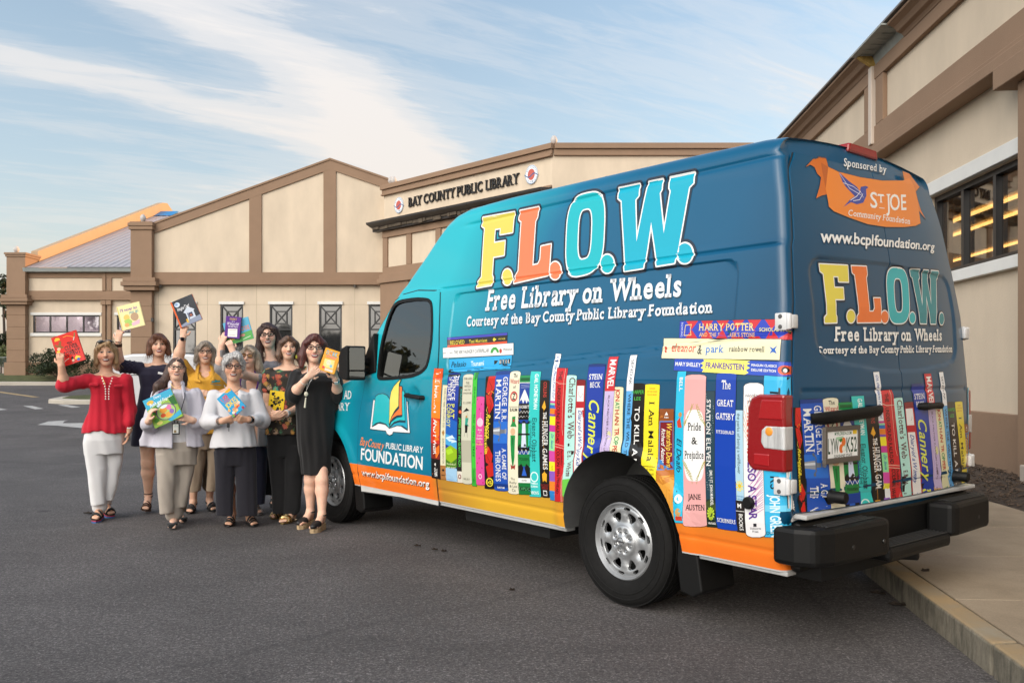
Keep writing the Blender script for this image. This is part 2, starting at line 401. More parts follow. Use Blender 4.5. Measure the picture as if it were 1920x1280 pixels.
# ---------------------------------------------------------------- the library
LIB = empty('library_building', (-8, 36, .6), 'cream and brown stucco library with gables, pilasters and a corner sign wall', 'library')
M_GLASS = mat('tinted_glass', (.02, .021, .023), .03, spec=1.0, coat=1.0)
def egg(p, r=.12):
 b = MB(); c = Vector(p) + Vector((0, 0, r * 1.35))
 b.lathe([(0, -1.35), (.45, -1.33), (.5, -1.15), (.72, -.95), (1.0, -.25), (.93, .35), (.62, .95), (.3, 1.28), (0, 1.36)], Matrix.Translation(c) @ Matrix.Scale(r, 4), 20)
 b.build('finial', mat('finial_white', (.46, .43, .41), .6), LIB)

def wall_open(mb, fn, a0, a1, z0, z1, holes, d0, d1, m=0):
 """a slab with rectangular openings; fn(a, d, z) -> point, holes: (a, a, z, z)"""
 As = sorted({a0, a1, *[h[0] for h in holes], *[h[1] for h in holes]}); Zs = sorted({z0, z1, *[h[2] for h in holes], *[h[3] for h in holes]})
 for i in range(len(As) - 1):
  run = None
  for j in range(len(Zs) - 1):
   am, zm = (As[i] + As[i + 1]) / 2, (Zs[j] + Zs[j + 1]) / 2
   if any(h[0] < am < h[1] and h[2] < zm < h[3] for h in holes): continue
   bx(mb, fn, As[i], As[i + 1], d0, d1, Zs[j], Zs[j + 1], m)
def bx(mb, fn, a0, a1, d0, d1, z0, z1, m=0):
 v = [fn(a, d, z) for z in (z0, z1) for d in (d0, d1) for a in (a0, a1)]
 mb.add(v, [(0, 1, 3, 2), (4, 6, 7, 5), (0, 4, 5, 1), (2, 3, 7, 6), (0, 2, 6, 4), (1, 5, 7, 3)], m)

def window(fn, a0, a1, z0, z1, panes=1, lattice=0.0, lintel=None, sill=None, depth=.12, glass=None, over=.12):
 """frame with panes set back in its opening, white lintel and sill standing proud"""
 f = MB(); w = .07
 for q in ((a0, a0 + w, z0, z1), (a1 - w, a1, z0, z1), (a0 + w, a1 - w, z1 - w, z1), (a0 + w, a1 - w, z0, z0 + w)):
  bx(f, fn, q[0], q[1], -depth, -depth + .09, q[2], q[3])
 for k in range(1, panes):
  c = a0 + (a1 - a0) * k / panes; bx(f, fn, c - w / 2, c + w / 2, -depth, -depth + .09, z0 + w, z1 - w)
 if lattice:
  zb = z1 - lattice; A0, A1, B0, B1 = a0 + w, a1 - w, zb, z1 - w
  bx(f, fn, A0, A1, -depth, -depth + .09, zb - .06, zb)
  ac, zc = (A0 + A1) / 2, (B0 + B1) / 2; hw, hh = (A1 - A0) * .27, (B1 - B0) * .27
  def bar(p, q, t=.045, e=0.0):
   d = Vector((q[0] - p[0], q[1] - p[1])).normalized(); n = Vector((-d.y, d.x)) * t / 2
   pl = [(p[0] + n.x, p[1] + n.y), (q[0] + n.x, q[1] + n.y), (q[0] - n.x, q[1] - n.y), (p[0] - n.x, p[1] - n.y)]
   f.prism(pl, lambda a, z, d_: fn(a, d_, z), -depth + .01 + e, -depth + .07 + e)
  bar((A0, B0), (A1, B1), .045, .003); bar((A0, B1), (A1, B0), .045, .006)
  bar((ac - hw, zc - hh), (ac - hw, zc + hh), .045, .009); bar((ac + hw, zc - hh), (ac + hw, zc + hh), .045, .009)
  bar((ac - hw, zc - hh), (ac + hw, zc - hh), .045, .012); bar((ac - hw, zc + hh), (ac + hw, zc + hh), .045, .012)
 fo = f.build('window', M_DARKF, LIB)
 g = MB(); bx(g, fn, a0 + .02, a1 - .02, -depth - .02, -depth + .02, z0 + .02, z1 - .02); g.build('pane', glass or M_GLASS, fo)
 if lintel: g = MB(); bx(g, fn, a0 - over, a1 + over, -depth + .1, .07, z1 + .005, z1 + lintel); g.build('lintel', M_WHITE, fo, bevel=.008)
 if sill: g = MB(); bx(g, fn, a0 - over, a1 + over, -depth + .1, .09, z0 - sill, z0 - .005); g.build('sill', M_WHITE, fo, bevel=.008)
 return fo
# see-through glass where rooms show behind it
M_CLEAR = bpy.data.materials.new('clear_window_glass'); M_CLEAR.use_nodes = True
def _clear(m, tint, mixf):
 t = NT(m.node_tree); o = t.a('ShaderNodeOutputMaterial'); fr = t.a('ShaderNodeLayerWeight', i_Blend=.5)
 mx = t.a('ShaderNodeMixShader'); tr = t.a('ShaderNodeBsdfTransparent'); tr.inputs[0].default_value = (*tint, 1)
 gl = t.a('ShaderNodeBsdfGlossy'); gl.inputs['Roughness'].default_value = .015; gl.inputs['Color'].default_value = (1, 1, 1, 1)
 t.link(t.math('MINIMUM', t.math('ADD', t.math('MULTIPLY', t.math('POWER', fr.outputs[1], 5.0), .9), mixf + .04), 1.0), mx.inputs[0]); t.link(tr.outputs[0], mx.inputs[1]); t.link(gl.outputs[0], mx.inputs[2]); t.link(mx.outputs[0], o.inputs[0])
_clear(M_CLEAR, (.52, .46, .38), .10)
M_LAMP = mat('tube_lamp', (.9, .8, .5), .5, emit=(1.0, .68, .28), es=3.6)
M_ROOM = mat('room_wall', (.30, .24, .17), .9)
M_ROOMD = mat('room_floor', (.10, .085, .07), .9)

def build_gable():
 Y = 37.0; X = lambda u: (u - UH) / F * Y; Z = lambda v: EYE + (VH - v) / F * Y
 fn = lambda a, d, z: (a, Y - d, z)
 xl, xr = X(252), X(722); zb = Z(534.5)
 wins = [X(u) for u in (324.6, 413, 505.4, 598, 691)]; ww = X(43) - X(0)
 holes = [(w, w + ww, Z(664), Z(571)) for w in wins]
 w = MB(); wall_open(w, fn, xl, xr, .3, zb, holes, -.30, 0)
 for h in (1.0, 2.2): pass
 w.build('wall', M_CREAM, LIB)
 b = MB()                                               # dark room behind the narrow windows
 bx(b, fn, xl + .3, xr, -4.0, -.32, .5, zb); b.build('room', M_ROOMD, LIB)
 for h in holes: window(fn, *h, lattice=Z(571) - Z(616), lintel=.13, sill=None, over=.05)
 # faint control joints in the stucco
 j = MB()
 for k in range(6):
  c = X(389 + k * 92 - 92); bx(j, fn, c - .008, c + .008, 0, .004, 1.8, zb)
 for a, c in zip([xl] + [h[1] + .05 for h in holes], [h[0] - .05 for h in holes] + [xr]): bx(j, fn, a, c, 0, .0045, Z(571) - .008, Z(571) + .008)
 j.build('control_joint', mat('joint', (.43, .355, .25), .9), LIB)
 # upper gable: panel wall, then brown trim proud of it
 pk, zl, zr = X(619.5), Z(420), Z(352); zp = Z(300.8); xrr = X(748)
 sl = (zp - zl) / (pk - X(291)); slr = (zp - Z(345)) / (xrr - pk)
 p = MB(); p.prism([(xl, zb), (xrr, zb), (xrr, zp - slr * (xrr - pk) - .05), (pk, zp - .05), (xl, zl - .05 - sl * (X(291) - xl))], lambda a, z, d: fn(a, d, z), -.30, .0)
 p.build('gable_wall', M_CREAM, LIB)
 t = MB(); D = .07
 top = lambda x: zp - (sl * (pk - x) if x < pk else slr * (x - pk))
 tt = .40
 x0, x1 = X(289), xrr
 # raking trim
 t.prism([(x0, top(x0) - tt), (pk - .0, zp - tt), (pk, zp), (x0, top(x0))], lambda a, z, d: fn(a, d, z), .001, D)
 t.prism([(pk, zp - tt), (x1, top(x1) - tt), (x1, top(x1)), (pk, zp)], lambda a, z, d: fn(a, d, z), .001, D)
 for u0, u1 in ((468, 491), (607, 630.5)):
  a0, a1 = X(u0), X(u1); t.prism([(a0, Z(510.6)), (a1, Z(510.6)), (a1, top(a1) - tt + .0), (pk, zp - tt) if a0 < pk < a1 else ((a0 + a1) / 2, top((a0 + a1) / 2) - tt), (a0, top(a0) - tt)], lambda a, z, d: fn(a, d, z), .001, D - .004)
 bx(t, fn, x0, X(722), .001, D, Z(524), Z(510.6))
 bx(t, fn, x0, X(722), .001, .16, Z(529), Z(524) - .004); bx(t, fn, x0, X(722), .001, .24, Z(534.5), Z(529) - .004)
 t.build('trim', M_BROWN, LIB, bevel=.012)
 # coping over the rake
 c = MB()
 c.prism([(x0 - .9, top(x0 - .9) - .02), (pk, zp + .0), (x1, top(x1)), (x1, top(x1) + .09), (pk, zp + .09), (x0 - .9, top(x0 - .9) + .07)], lambda a, z, d: fn(a, d, z), -.36, .11)
 c.build('coping', M_BROWN, LIB, bevel=.01)
 # roof running back from the gable
 r = MB()
 r.prism([(x0 - .6, top(x0 - .6) - .5), (pk, zp - .42), (x1 + 6, top(x1 + 6) - .5), (x1 + 6, top(x1 + 6) - .62), (pk, zp - .55), (x0 - .6, top(x0 - .6) - .62)], lambda a, z, d: fn(a, d, z), -30, -.31)
 r.build('roof', M_METAL, LIB)
 s = MB(); bx(s, fn, X(252), X(252) + .3, -30, -.31, .3, Z(436)); s.build('wall', M_CREAM, LIB)
 # corner pilaster
 q = MB(); a0, a1 = X(250), X(289.5)
 bx(q, fn, a0, a1, -.9, .28, Z(522) + .004, Z(432.6)); bx(q, fn, a0 - .06, a1 + .05, -.96, .34, Z(432.6) + .004, Z(426)); bx(q, fn, a0 - .09, a1 + .08, -.99, .38, Z(426) + .004, Z(420)); bx(q, fn, a0 - .03, a1 + .03, -.92, .31, Z(420) + .004, Z(417.5))
 for v0, v1, o in ((530, 522.5, .24), (538, 530.5, .30), (546, 538.5, .21)): bx(q, fn, a0 - o, a1 + o, -1.0, .28 + o, Z(v0), Z(v1))
 for v0, v1 in ((575, 546.5), (603, 576), (632, 604), (661, 633), (690, 662)): bx(q, fn, a0, a1, -.9, .28, Z(v0), Z(v1))
 bx(q, fn, a0 + .02, a1 - .02, -.88, .262, Z(690), Z(546.4))
 bx(q, fn, a0 - .08, a1 + .08, -.95, .36, .2, Z(690.5)); q.build('pilaster', M_BROWN, LIB, bevel=.012)
 q = MB(); bx(q, fn, X(289), X(722), 0, .05, .2, Z(688)); q.build('wainscot', M_BROWN, LIB)
 egg((X(270), Y - .1, Z(417)), .125)
 egg((X(735), Y - .35, Z(349)), .125)
 for u in (303.5, 666.5):
  c = MB(); c.lathe([(0, -.12), (.06, -.12), (.07, 0), (.055, .05), (0, .07)], Matrix.Translation((X(u), Y - .12, Z(537))) @ Matrix.Rotation(pi, 4, 'X'), 14)
  c.tube([(X(u), Y - .1, Z(538)), (X(u), Y - .24, Z(538.5))], .035); c.build('security_camera', mat('camera_shell', (.10, .09, .08), .4), LIB)
 c = MB(); bx(c, fn, X(290.5), X(294), .28, .42, Z(604), Z(597)); c.build('hose_bib', M_FLASH, LIB)
build_gable()

def build_left_wing():
 Y = 47.0; X = lambda u: (u - UH) / F * Y; Z = lambda v: EYE + (VH - v) / F * Y
 fn = lambda a, d, z: (a, Y - d, z)
 xl, xr = X(50), X(262)
 h1 = (X(62), X(187), Z(624), Z(591)); h2 = (X(219), X(255), Z(624), Z(591))
 w = MB(); wall_open(w, fn, xl, xr, 1.2, Z(563), [h1, h2], -.3, 0); bx(w, fn, xl, xr, -.3, 0, Z(563), Z(508)); w.build('wall', M_CREAM, LIB)
 q = MB(); bx(q, fn, xl, xr, 0, .06, 1.0, Z(679)); q.build('wainscot', M_BROWN, LIB, bevel=.01)
 window(fn, *h1, panes=4, lintel=.15, sill=.18, glass=M_CLEAR2); window(fn, *h2, panes=1, lintel=.15, sill=.18, glass=M_CLEAR2)
 # lit reading room behind the strip window
 r = MB(); bx(r, fn, xl + .3, xr, -7.0, -6.9, 1.4, Z(563)); bx(r, fn, xl + .3, xr, -7, -.32, 1.3, 1.4); bx(r, fn, xl + .3, xr, -7, -.32, Z(575), Z(574)); bx(r, fn, xl + .2, xl + .3, -7, -.32, 1.3, Z(563))
 for k in range(5): bx(r, fn, X(60 + k * 26), X(76 + k * 26), -6.2 + .3 * (k % 2), -5.2, 1.4, Z(604 + 6 * (k % 3)))
 ro = r.build('room', mat('reading_room', (.55, .53, .60), .9), LIB)
 l = MB()
 for k in range(3): 
  bx(l, fn, X(64), X(200), -1.6 - k * 1.8, -1.4 - k * 1.8, Z(577.5), Z(576.5)); l.build('ceiling_lamp', M_LAMP2, ro); l = MB()
 t = MB()
 bx(t, fn, xl, xr, 0, .06, Z(521), Z(512)); bx(t, fn, xl, xr, 0, .06, Z(555), Z(545)); bx(t, fn, xl, xr, 0, .14, Z(559), Z(555) - .004); bx(t, fn, xl, xr, 0, .20, Z(563), Z(559) - .004)
 bx(t, fn, X(193), X(199.5), .001, .11, Z(545) + .003, Z(512)); bx(t, fn, X(201), X(210), .001, .08, Z(545) + .003, Z(521) - .003)
 t.build('trim', M_BROWN, LIB, bevel=.012)
 t = MB()
 for a, c in ((193.5, 200), (203.5, 210)):
  bx(t, fn, X(a), X(c), .001, .16, 1.1, Z(572)); bx(t, fn, X(a - 1.5), X(c + 1.5), .001, .24, Z(572) + .003, Z(564))
 t.build('pilaster', M_BROWN, LIB, bevel=.012)
 q = MB(); a0, a1 = X(19), X(54)
 bx(q, fn, a0, a1, -1.0, .35, Z(554) + .004, Z(483)); bx(q, fn, a0 - .05, a1 + .05, -1.05, .40, Z(483) + .003, Z(479)); bx(q, fn, a0 - .09, a1 + .09, -1.1, .45, Z(479) + .003, Z(475))
 for v0, v1, o in ((560, 554, .20), (566.5, 560.4, .28), (572, 567, .2)): bx(q, fn, a0 - o, a1 + o, -1.1, .35 + o, Z(v0), Z(v1))
 for v0, v1 in ((591, 572.4), (613.5, 591.8), (635.5, 614.3), (657, 636.3), (679, 657.8)): bx(q, fn, a0, a1, -1, .35, Z(v0), Z(v1))
 bx(q, fn, a0 + .02, a1 - .02, -.98, .33, Z(679), Z(572.3)); bx(q, fn, a0 - .09, a1 + .06, -1.05, .43, .9, Z(679.4)); q.build('pilaster', M_BROWN, LIB, bevel=.014)
 egg((X(33), Y - .1, Z(475)), .15)
 # gutter, roof, end parapet
 g = MB(); g.prism([(.0, Z(511.5)), (.36, Z(510.5)), (.42, Z(503.6)), (.36, Z(503.6)), (.0, Z(508))], lambda d, z, a: fn(a, d, z), X(50), X(251)); g.build('gutter', M_GALV, LIB)
 e = MB(); bx(e, fn, X(133), X(250), .36, .44, Z(503.4), Z(502.4)); e.build('eave_flashing', M_FLASH, LIB)
 rise = .352; z0 = Z(503.4) + .02
 r = MB(); r.add([fn(X(52), .34, z0), fn(X(330), .34, z0), fn(X(330), -18.4, z0 + rise * 18.74), fn(X(52), -18.4, z0 + rise * 18.74)], [(0, 1, 2, 3)])
 xs = np.arange(X(52) + .25, X(330), .42)
 for x in xs: r.add([fn(x - .025, .36, z0), fn(x, .36, z0 + .03), fn(x + .025, .36, z0), fn(x - .025, -18.4, z0 + rise * 18.76), fn(x, -18.4, z0 + rise * 18.76 + .03), fn(x + .025, -18.4, z0 + rise * 18.76)], [(0, 1, 4, 3), (1, 2, 5, 4), (0, 2, 1)])
 r.add([fn(X(52), -18.4, z0 + rise * 18.74), fn(X(330), -18.4, z0 + rise * 18.74), fn(X(330), -37, z0), fn(X(52), -37, z0)], [(0, 1, 2, 3)])
 r.build('roof', M_METAL, LIB)
 pz = lambda d: z0 + rise * (.34 - d)
 p = MB(); xx = X(54)
 p.prism([(-.9, pz(-.9) - .6), (-.9, pz(-.9) + .62), (-18.0, pz(-18) + .75), (-18.9, pz(-18.4) + .75), (-36, pz(0) + .7), (-36, pz(0) - 4), (-.9, 1.2)], lambda d, z, a: fn(a, d, z), xx - .38, xx)
 p.build('parapet', mat('stucco_tan', (.42, .29, .18), .9, var=.05, scale=1.0), LIB)
 b = MB(); b.add([fn(X(395), -18.2, pz(-18.2) + .12), fn(X(455), -18.2, pz(-18.2) + .12), fn(X(455), -17.2, pz(-17.2) + .1), fn(X(395), -17.2, pz(-17.2) + .1)], [(0, 1, 2, 3)]) if False else None
 b = MB(); yy = 63.9
 tx0, tx1 = at(292, 408, yy).x, at(326, 408, yy).x; dd = Y - yy
 b.prism([(dd + .55, pz(dd + .55) + .05), (dd - .8, pz(dd - .8) + .06), (dd - .8, pz(dd - .8) + .16), (dd + .35, pz(dd + .55) + .12)], lambda d, z, a: fn(a, d, z), tx0, tx1)
 b.build('roof_tarp', mat('blue_tarp', (.03, .22, .50), .5, var=.2, scale=3), LIB)
M_CLEAR2 = bpy.data.materials.new('strip_window_glass'); M_CLEAR2.use_nodes = True; _clear(M_CLEAR2, (.90, .90, .95), .04)
M_LAMP2 = mat('tube_lamp_soft', (.9, .85, .7), .5, emit=(1.0, .84, .66), es=8.0)
build_left_wing()

def build_tower():
 A = Vector((-5.48, 36.5, 0)); e = Vector((.717, -.697, 0)); nrm = Vector((-.697, -.717, 0))
 fn = lambda a, d, z: A + e * a + nrm * d + Vector((0, 0, z))
 T = 9.6; zt = 9.4
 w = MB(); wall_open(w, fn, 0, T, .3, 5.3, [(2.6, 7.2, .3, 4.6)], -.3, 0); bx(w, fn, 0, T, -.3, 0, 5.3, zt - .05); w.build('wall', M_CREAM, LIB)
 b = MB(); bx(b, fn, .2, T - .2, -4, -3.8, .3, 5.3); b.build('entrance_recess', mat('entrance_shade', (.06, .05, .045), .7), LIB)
 t = MB(); bx(t, fn, -.02, T + .06, 0, .10, 9.05, 9.22); bx(t, fn, -.06, T + .1, -.4, .18, 9.225, 9.42); bx(t, fn, -.05, T + .05, 0, .14, 8.98, 9.045)
 # frame under the canopy
 bx(t, fn, 0, T, 0, .10, 7.18, 7.45); bx(t, fn, 0, T, 0, .08, 5.62, 5.92); bx(t, fn, 0, .32, .0, .075, 5.92 + .003, 7.18 - .003)
 for a in (1.75, 3.6, 5.4, 7.2, 9.2): bx(t, fn, a - .16, a + .16, 0, .075, 5.923, 7.177)
 bx(t, fn, -.05, T, 0, .22, 5.42, 5.615); bx(t, fn, -.12, T, 0, .30, 5.24, 5.415)
 t.build('trim', M_BROWN, LIB, bevel=.012)
 c = MB(); bx(c, fn, 0, 1.9, .001, .20, .3, 5.23); bx(c, fn, -.1, 2.0, .001, .28, .3, 1.5); c.build('pilaster', M_BROWN, LIB, bevel=.012); c = MB(); bx(c, fn, T - 1.8, T, .001, .20, .3, 5.23); c.build('pilaster', M_BROWN, LIB, bevel=.012)
 # dark ragged canopy edge
 k = MB(); k.prism([(0, 7.46), (.28, 7.46), (.30, 7.60), (.62, 7.74), (.64, 7.82), (.0, 7.90)], lambda d, z, a: fn(a, d, z), -.42, T); k.build('canopy_edge', M_FLASH, LIB)
 k = MB(); a = -.3
 while a < T: 
  L = rng.uniform(.15, .5); bx(k, fn, a, a + L - .03, .305, .34 + rng.uniform(0, .05), 7.5 + rng.uniform(-.04, .05), 7.64 + rng.uniform(0, .05)); a += L
 k.build('torn_fascia', mat('torn_fascia', (.11, .085, .06), .8, var=.5, scale=6), LIB)
 k = MB(); bx(k, fn, -.05, T, .0, .08, 7.905, 7.98); k.build('trim', M_BROWN, LIB)
 # return walls, roof slab, lateral front
 B = A + e * T
 s = MB(); s.box((B.x, B.y, .3), (8.3, B.y + .3, zt - .05)); s.build('wall', M_CREAM, LIB); s = MB(); s.box((A.x, A.y + .31, 5), (A.x + .3, 50, zt - .1)); s.build('wall', M_CREAM, LIB)
 s = MB(); s.box((B.x + .08, B.y - .18, 9.225), (8.4, B.y + .3, 9.42)); s.box((B.x + .06, B.y - .10, 9.0), (8.4, B.y - .001, 9.22)); s.box((B.x, B.y - .1, 5.3), (8.3, B.y - .001, 5.9)); s.build('trim', M_BROWN, LIB, bevel=.012)
 s = MB(); s.add([A + Vector((0, .3, 9.2)), B + Vector((0, .3, 9.2)), Vector((9, 30.2, 9.2)), Vector((9, 60, 9.2)), Vector((A.x, 60, 9.2))], [(0, 1, 2, 3, 4)]); s.build('roof', M_METAL, LIB)
 egg(fn(.55, -.1, 9.42), .125); egg(fn(T - .05, -.15, 9.42), .125)
 return fn
TFN = build_tower()

def build_right_wing():
 fn = lambda a, d, z: wall_pt(a, d) + Vector((0, 0, z))
 s0, s1 = -14.0, 20.0
 hole = (-.20, 2.29, 2.74, 3.86)
 w = MB(); wall_open(w, fn, s0, s1, 0, 5.0, [hole], -.3, 0); bx(w, fn, s0, s1, -.3, 0, 5.0, 6.41); w.build('wall', M_CREAM, LIB)
 q = MB(); bx(q, fn, s0, s1, 0, .05, 0, .93); q.build('wainscot', M_BROWN, LIB, bevel=.012)
 wo = MB()
 window(fn, *hole, panes=3, lintel=.19, sill=.15, glass=M_CLEAR, over=.10, depth=.14)
 # the lit hall behind it
 r = MB(); bx(r, fn, -3, 18, -12, -11.9, 0, 5); bx(r, fn, -3, 18, -12, -.32, 4.55, 4.65); bx(r, fn, -3, 18, -12, -.32, .2, .3); bx(r, fn, 18, 18.1, -12, -.32, 0, 5); bx(r, fn, -3.1, -3, -12, -.32, 0, 5)
 for k in range(9): bx(r, fn, -2.2 + k * 2.0, -1.0 + k * 2.0, -9.6, -5.2, .3, 2.2 + .3 * (k % 2))
 ro = r.build('room', M_ROOM, LIB)
 for d in (2.2, 2.95, 4.8):
  l = MB(); bx(l, fn, -2.4, 17, -d - .05, -d, 4.26, 4.31); l.build('ceiling_lamp', M_LAMP, ro)
  l = MB(); bx(l, fn, -2.4, 17, -d - .16, -d + .10, 4.33, 4.38); l.build('lamp_housing', mat('lamp_housing', (.5, .42, .26), .6), ro)
 t = MB()
 bx(t, fn, s0, s1, 0, .08, 5.10, 5.44); bx(t, fn, s0, s1, 0, .16, 4.98, 5.095); bx(t, fn, s0, 4.0, 0, .26, 4.84, 4.975); bx(t, fn, s0, s1, 0, .08, 6.2, 6.43)
 bx(t, fn, 3.9, 4.22, .001, .075, 5.443, 6.197); bx(t, fn, 4.46, 4.75, .001, .075, 5.443, 6.197); bx(t, fn, -3.4, -3.1, .001, .075, 5.443, 6.197)
 for a in (8.5, 12.5, 16.5): bx(t, fn, a, a + .3, .001, .075, 5.443, 6.197)
 t.build('trim', M_BROWN, LIB, bevel=.010)
 t = MB(); bx(t, fn, -1.3, -.32, .001, .17, .2, 4.59); bx(t, fn, -1.42, -.04, .001, .30, 4.593, 4.835); t.build('pilaster', M_BROWN, LIB, bevel=.010)
 # downspout
 d = MB(); bx(d, fn, 4.26, 4.40, .03, .13, 5.15, 6.42); d.build('downspout', mat('downspout', (.55, .46, .38), .5), LIB, bevel=.01)
 # cornice: moulded profile, with a stretch torn away
 prof = [(0, 6.4), (.09, 6.407), (.11, 6.436), (.13, 6.458), (.19, 6.48), (.21, 6.509), (.24, 6.545), (.29, 6.571), (.33, 6.589), (.34, 6.618), (.0, 6.64)]
 c = MB()
 for a, b_ in ((4.36, s1), (s0, 3.02)): c.prism(prof, lambda d_, z, a_: fn(a_, d_, z), a, b_)
 c.build('cornice', M_BROWN, LIB, bevel=.006)
 c = MB(); c.prism([(0, 6.425), (.05, 6.425), (.10, 6.589), (.42, 6.6), (.42, 6.622), (0, 6.633)], lambda d_, z, a_: fn(a_, d_, z), 3.02, 4.36)
 for k in range(6): bx(c, fn, 3.1 + k * .22, 3.12 + k * .22, .05, .30, 6.575, 6.583)
 c.build('bare_sheathing', mat('bare_sheathing', (.30, .32, .30), .6, var=.25, scale=5), LIB)
 c = MB(); c.prism([(0, 6.44), (.10, 6.42), (.18, 6.47), (.28, 6.54), (.33, 6.59), (.12, 6.60)], lambda d_, z, a_: fn(a_ + .1 * z - .66, d_, z), 4.28, 4.36); c.build('torn_foam', mat('torn_foam', (.40, .26, .07), .9, var=.4, scale=12), LIB)
 # roof edge strip and the slope behind
 r = MB(); bx(r, fn, s0, s1, -.1, .38, 6.645, 6.675); r.build('roof_edge', mat('roof_edge', (.20, .18, .17), .5, metal=.3), LIB)
 r = MB(); r.add([fn(s0, .36, 6.69), fn(s1, .36, 6.69), fn(s1, -17, 12.9), fn(s0, -17, 12.9), fn(s1, -34, 6.7), fn(s0, -34, 6.7), fn(s1, -34, 0), fn(s0, -34, 0)], [(0, 1, 2, 3), (3, 2, 4, 5), (5, 4, 6, 7)]); r.build('roof', M_METAL, LIB)
 r = MB(); r.add([fn(s0, 0, 0), fn(s0, 0, 6.6), fn(s0, -17, 12.8), fn(s0, -34, 6.6), fn(s0, -34, 0)], [(0, 1, 2, 3, 4)]); r.build('gable_wall', M_CREAM, LIB)
 b = MB(); bx(b, fn, -1.9, -.84, .14, .42, .05, .45); tag(b.build('utility_box', mat('utility_box', (.42, .36, .30), .7, var=.1), bevel=.015, origin=fn(-1.3, .3, .05)), 'low pale box standing against the brown wall base beside the mulch', 'utility box')
build_right_wing()
# ---------------------------------------------------------------- the van: its surfaces as functions
# van space: x forward from the rear axle, y to the driver's side, z up
VT = Vector((1.41257, 5.73111, 0)); VYAW = radians(129.1206)
FV = Vector((cos(VYAW), sin(VYAW))); LV = Vector((-sin(VYAW), cos(VYAW)))
ZS = [.40, .50, .62, .9, 1.15, 1.36, 1.40, 1.7, 2.04, 2.08, 2.40, 2.44, 2.56, 2.62, 2.70]
YS = [.975, 1.000, 1.020, 1.034, 1.036, 1.030, 1.024, .990, .942, .925, .875, .868, .845, .83, .80]
RZ = [.40, .62, .7, 1.3, 1.75, 2.07, 2.3, 2.55, 2.66, 2.8]; RXS = [-1.17, -1.19, -1.22, -1.22, -1.19, -1.14, -1.10, -1.04, -1.0, -.95]
HX = [-1.3, -1.0, 1.3, 1.573, 1.796, 1.93, 2.02, 2.13, 2.282, 2.446, 2.612, 2.83, 3.053, 3.2, 3.5, 4.2, 4.5, 4.66, 4.72]
HZ = [2.62, 2.65, 2.69, 2.686, 2.68, 2.655, 2.61, 2.512, 2.364, 2.216, 2.058, 1.80, 1.516, 1.38, 1.30, 1.17, 1.07, .93, .80]
CR = .05
def rear_x(y, z): return np.interp(z, RZ, RXS) + .05 * np.abs(np.asarray(y) / .9) ** 3
def edge_x(z): return rear_x(np.interp(z, ZS, YS) - CR, z)
def rrect(x, z, x0, x1, z0, z1, r):
 qx = np.abs(x - (x0 + x1) / 2) - (x1 - x0) / 2 + r; qz = np.abs(z - (z0 + z1) / 2) - (z1 - z0) / 2 + r
 return np.hypot(np.maximum(qx, 0), np.maximum(qz, 0)) + np.minimum(np.maximum(qx, qz), 0) - r
def feat(x, z):
 """pressings in the side: grooves, cargo panel recess, handle cup, arch flare"""
 x = np.asarray(x, float); z = np.asarray(z, float)
 zc = 1.5015 - .0697 * x
 fx = smooth01((2.0 - x) / .05) * smooth01((x + 1.08) / .06)
 d = .011 * np.exp(-((z - 2.054) / .009) ** 2) * fx
 d = d + .010 * np.exp(-((z - 2.528) / .014) ** 2) * smooth01((1.86 - x) / .25)
 d = d + .007 * np.exp(-((z - zc) / .018) ** 2) * smooth01((1.93 - x) / .05)
 d = d + .011 * smooth01(-rrect(x, z, -.83, 1.78, zc + .012, 2.005, .09) / .013)
 d = d + .006 * np.exp(-((z - .50) / .012) ** 2)
 d = d + .022 * np.sqrt(np.clip(1 - ((x - 2.20) / .085) ** 2 - ((z - 1.205) / .085) ** 2, 0, 1))
 for ax in (0, 3.711):
  r = np.hypot(x - ax, z - .42); d = d - .016 * smooth01((.60 - r) / .07)
 return d
def side_y(x, z, f=True):
 x = np.asarray(x, float); z = np.asarray(z, float)
 y = np.interp(z, ZS, YS)
 d = np.clip(x - edge_x(z), 0, CR); y = y - (CR - np.sqrt(np.maximum(CR * CR - (CR - d) ** 2, 0)))
 t = np.clip((x - 3.15) / 1.57, 0, 1); y = y * (1 - .07 * t ** 2)
 e = np.clip(4.72 - x, 0, .30); y = y - (.30 - np.sqrt(np.maximum(.09 - (.30 - e) ** 2, 0))) * .8
 return y - (feat(x, z) if f else 0)
def rfeat(y, z):
 y = np.abs(np.asarray(y, float)); z = np.asarray(z, float)
 ys = .90
 lo = 1.40 + .10 * (y / .9) ** 2
 d = .011 * smooth01(-rrect(y, z, -.4, .80, lo, 2.02 - .03 * y, .11) / .016)
 d = d + .008 * np.exp(-((z - 1.30) / .012) ** 2) * (y < .93)
 d = d + .010 * smooth01((.80 - z) / .05)
 return d
def ray_side(u, v):
 y0 = 1.0; k = (u - UH) / F
 for _ in range(12):
  x = (k * (VT.y + y0 * LV.y) - VT.x - y0 * LV.x) / (FV.x - k * FV.y)
  z = EYE - (v - VH) / F * (VT.y + x * FV.y + y0 * LV.y); y0 = float(side_y(max(x, -1.06), z, False))
 return x, z
def ray_rear(u, v):
 x0 = -1.2; k = (u - UH) / F; y = 0
 for _ in range(40):
  yn = (k * (VT.y + x0 * FV.y) - VT.x - x0 * FV.x) / (LV.x - k * LV.y); y = max(-1.0, min(1.0, .5 * y + .5 * yn))
  z = EYE - (v - VH) / F * (VT.y + x0 * FV.y + y * LV.y); x0 = float(rear_x(y, z)) - .008
 return y, z

VAN = empty('panel_van', (VT.x, VT.y, 0), 'high roofed panel van wrapped in teal and orange with painted book spines', 'van')
VAN.rotation_euler = (0, 0, VYAW)
O0 = (0, 0, 0)

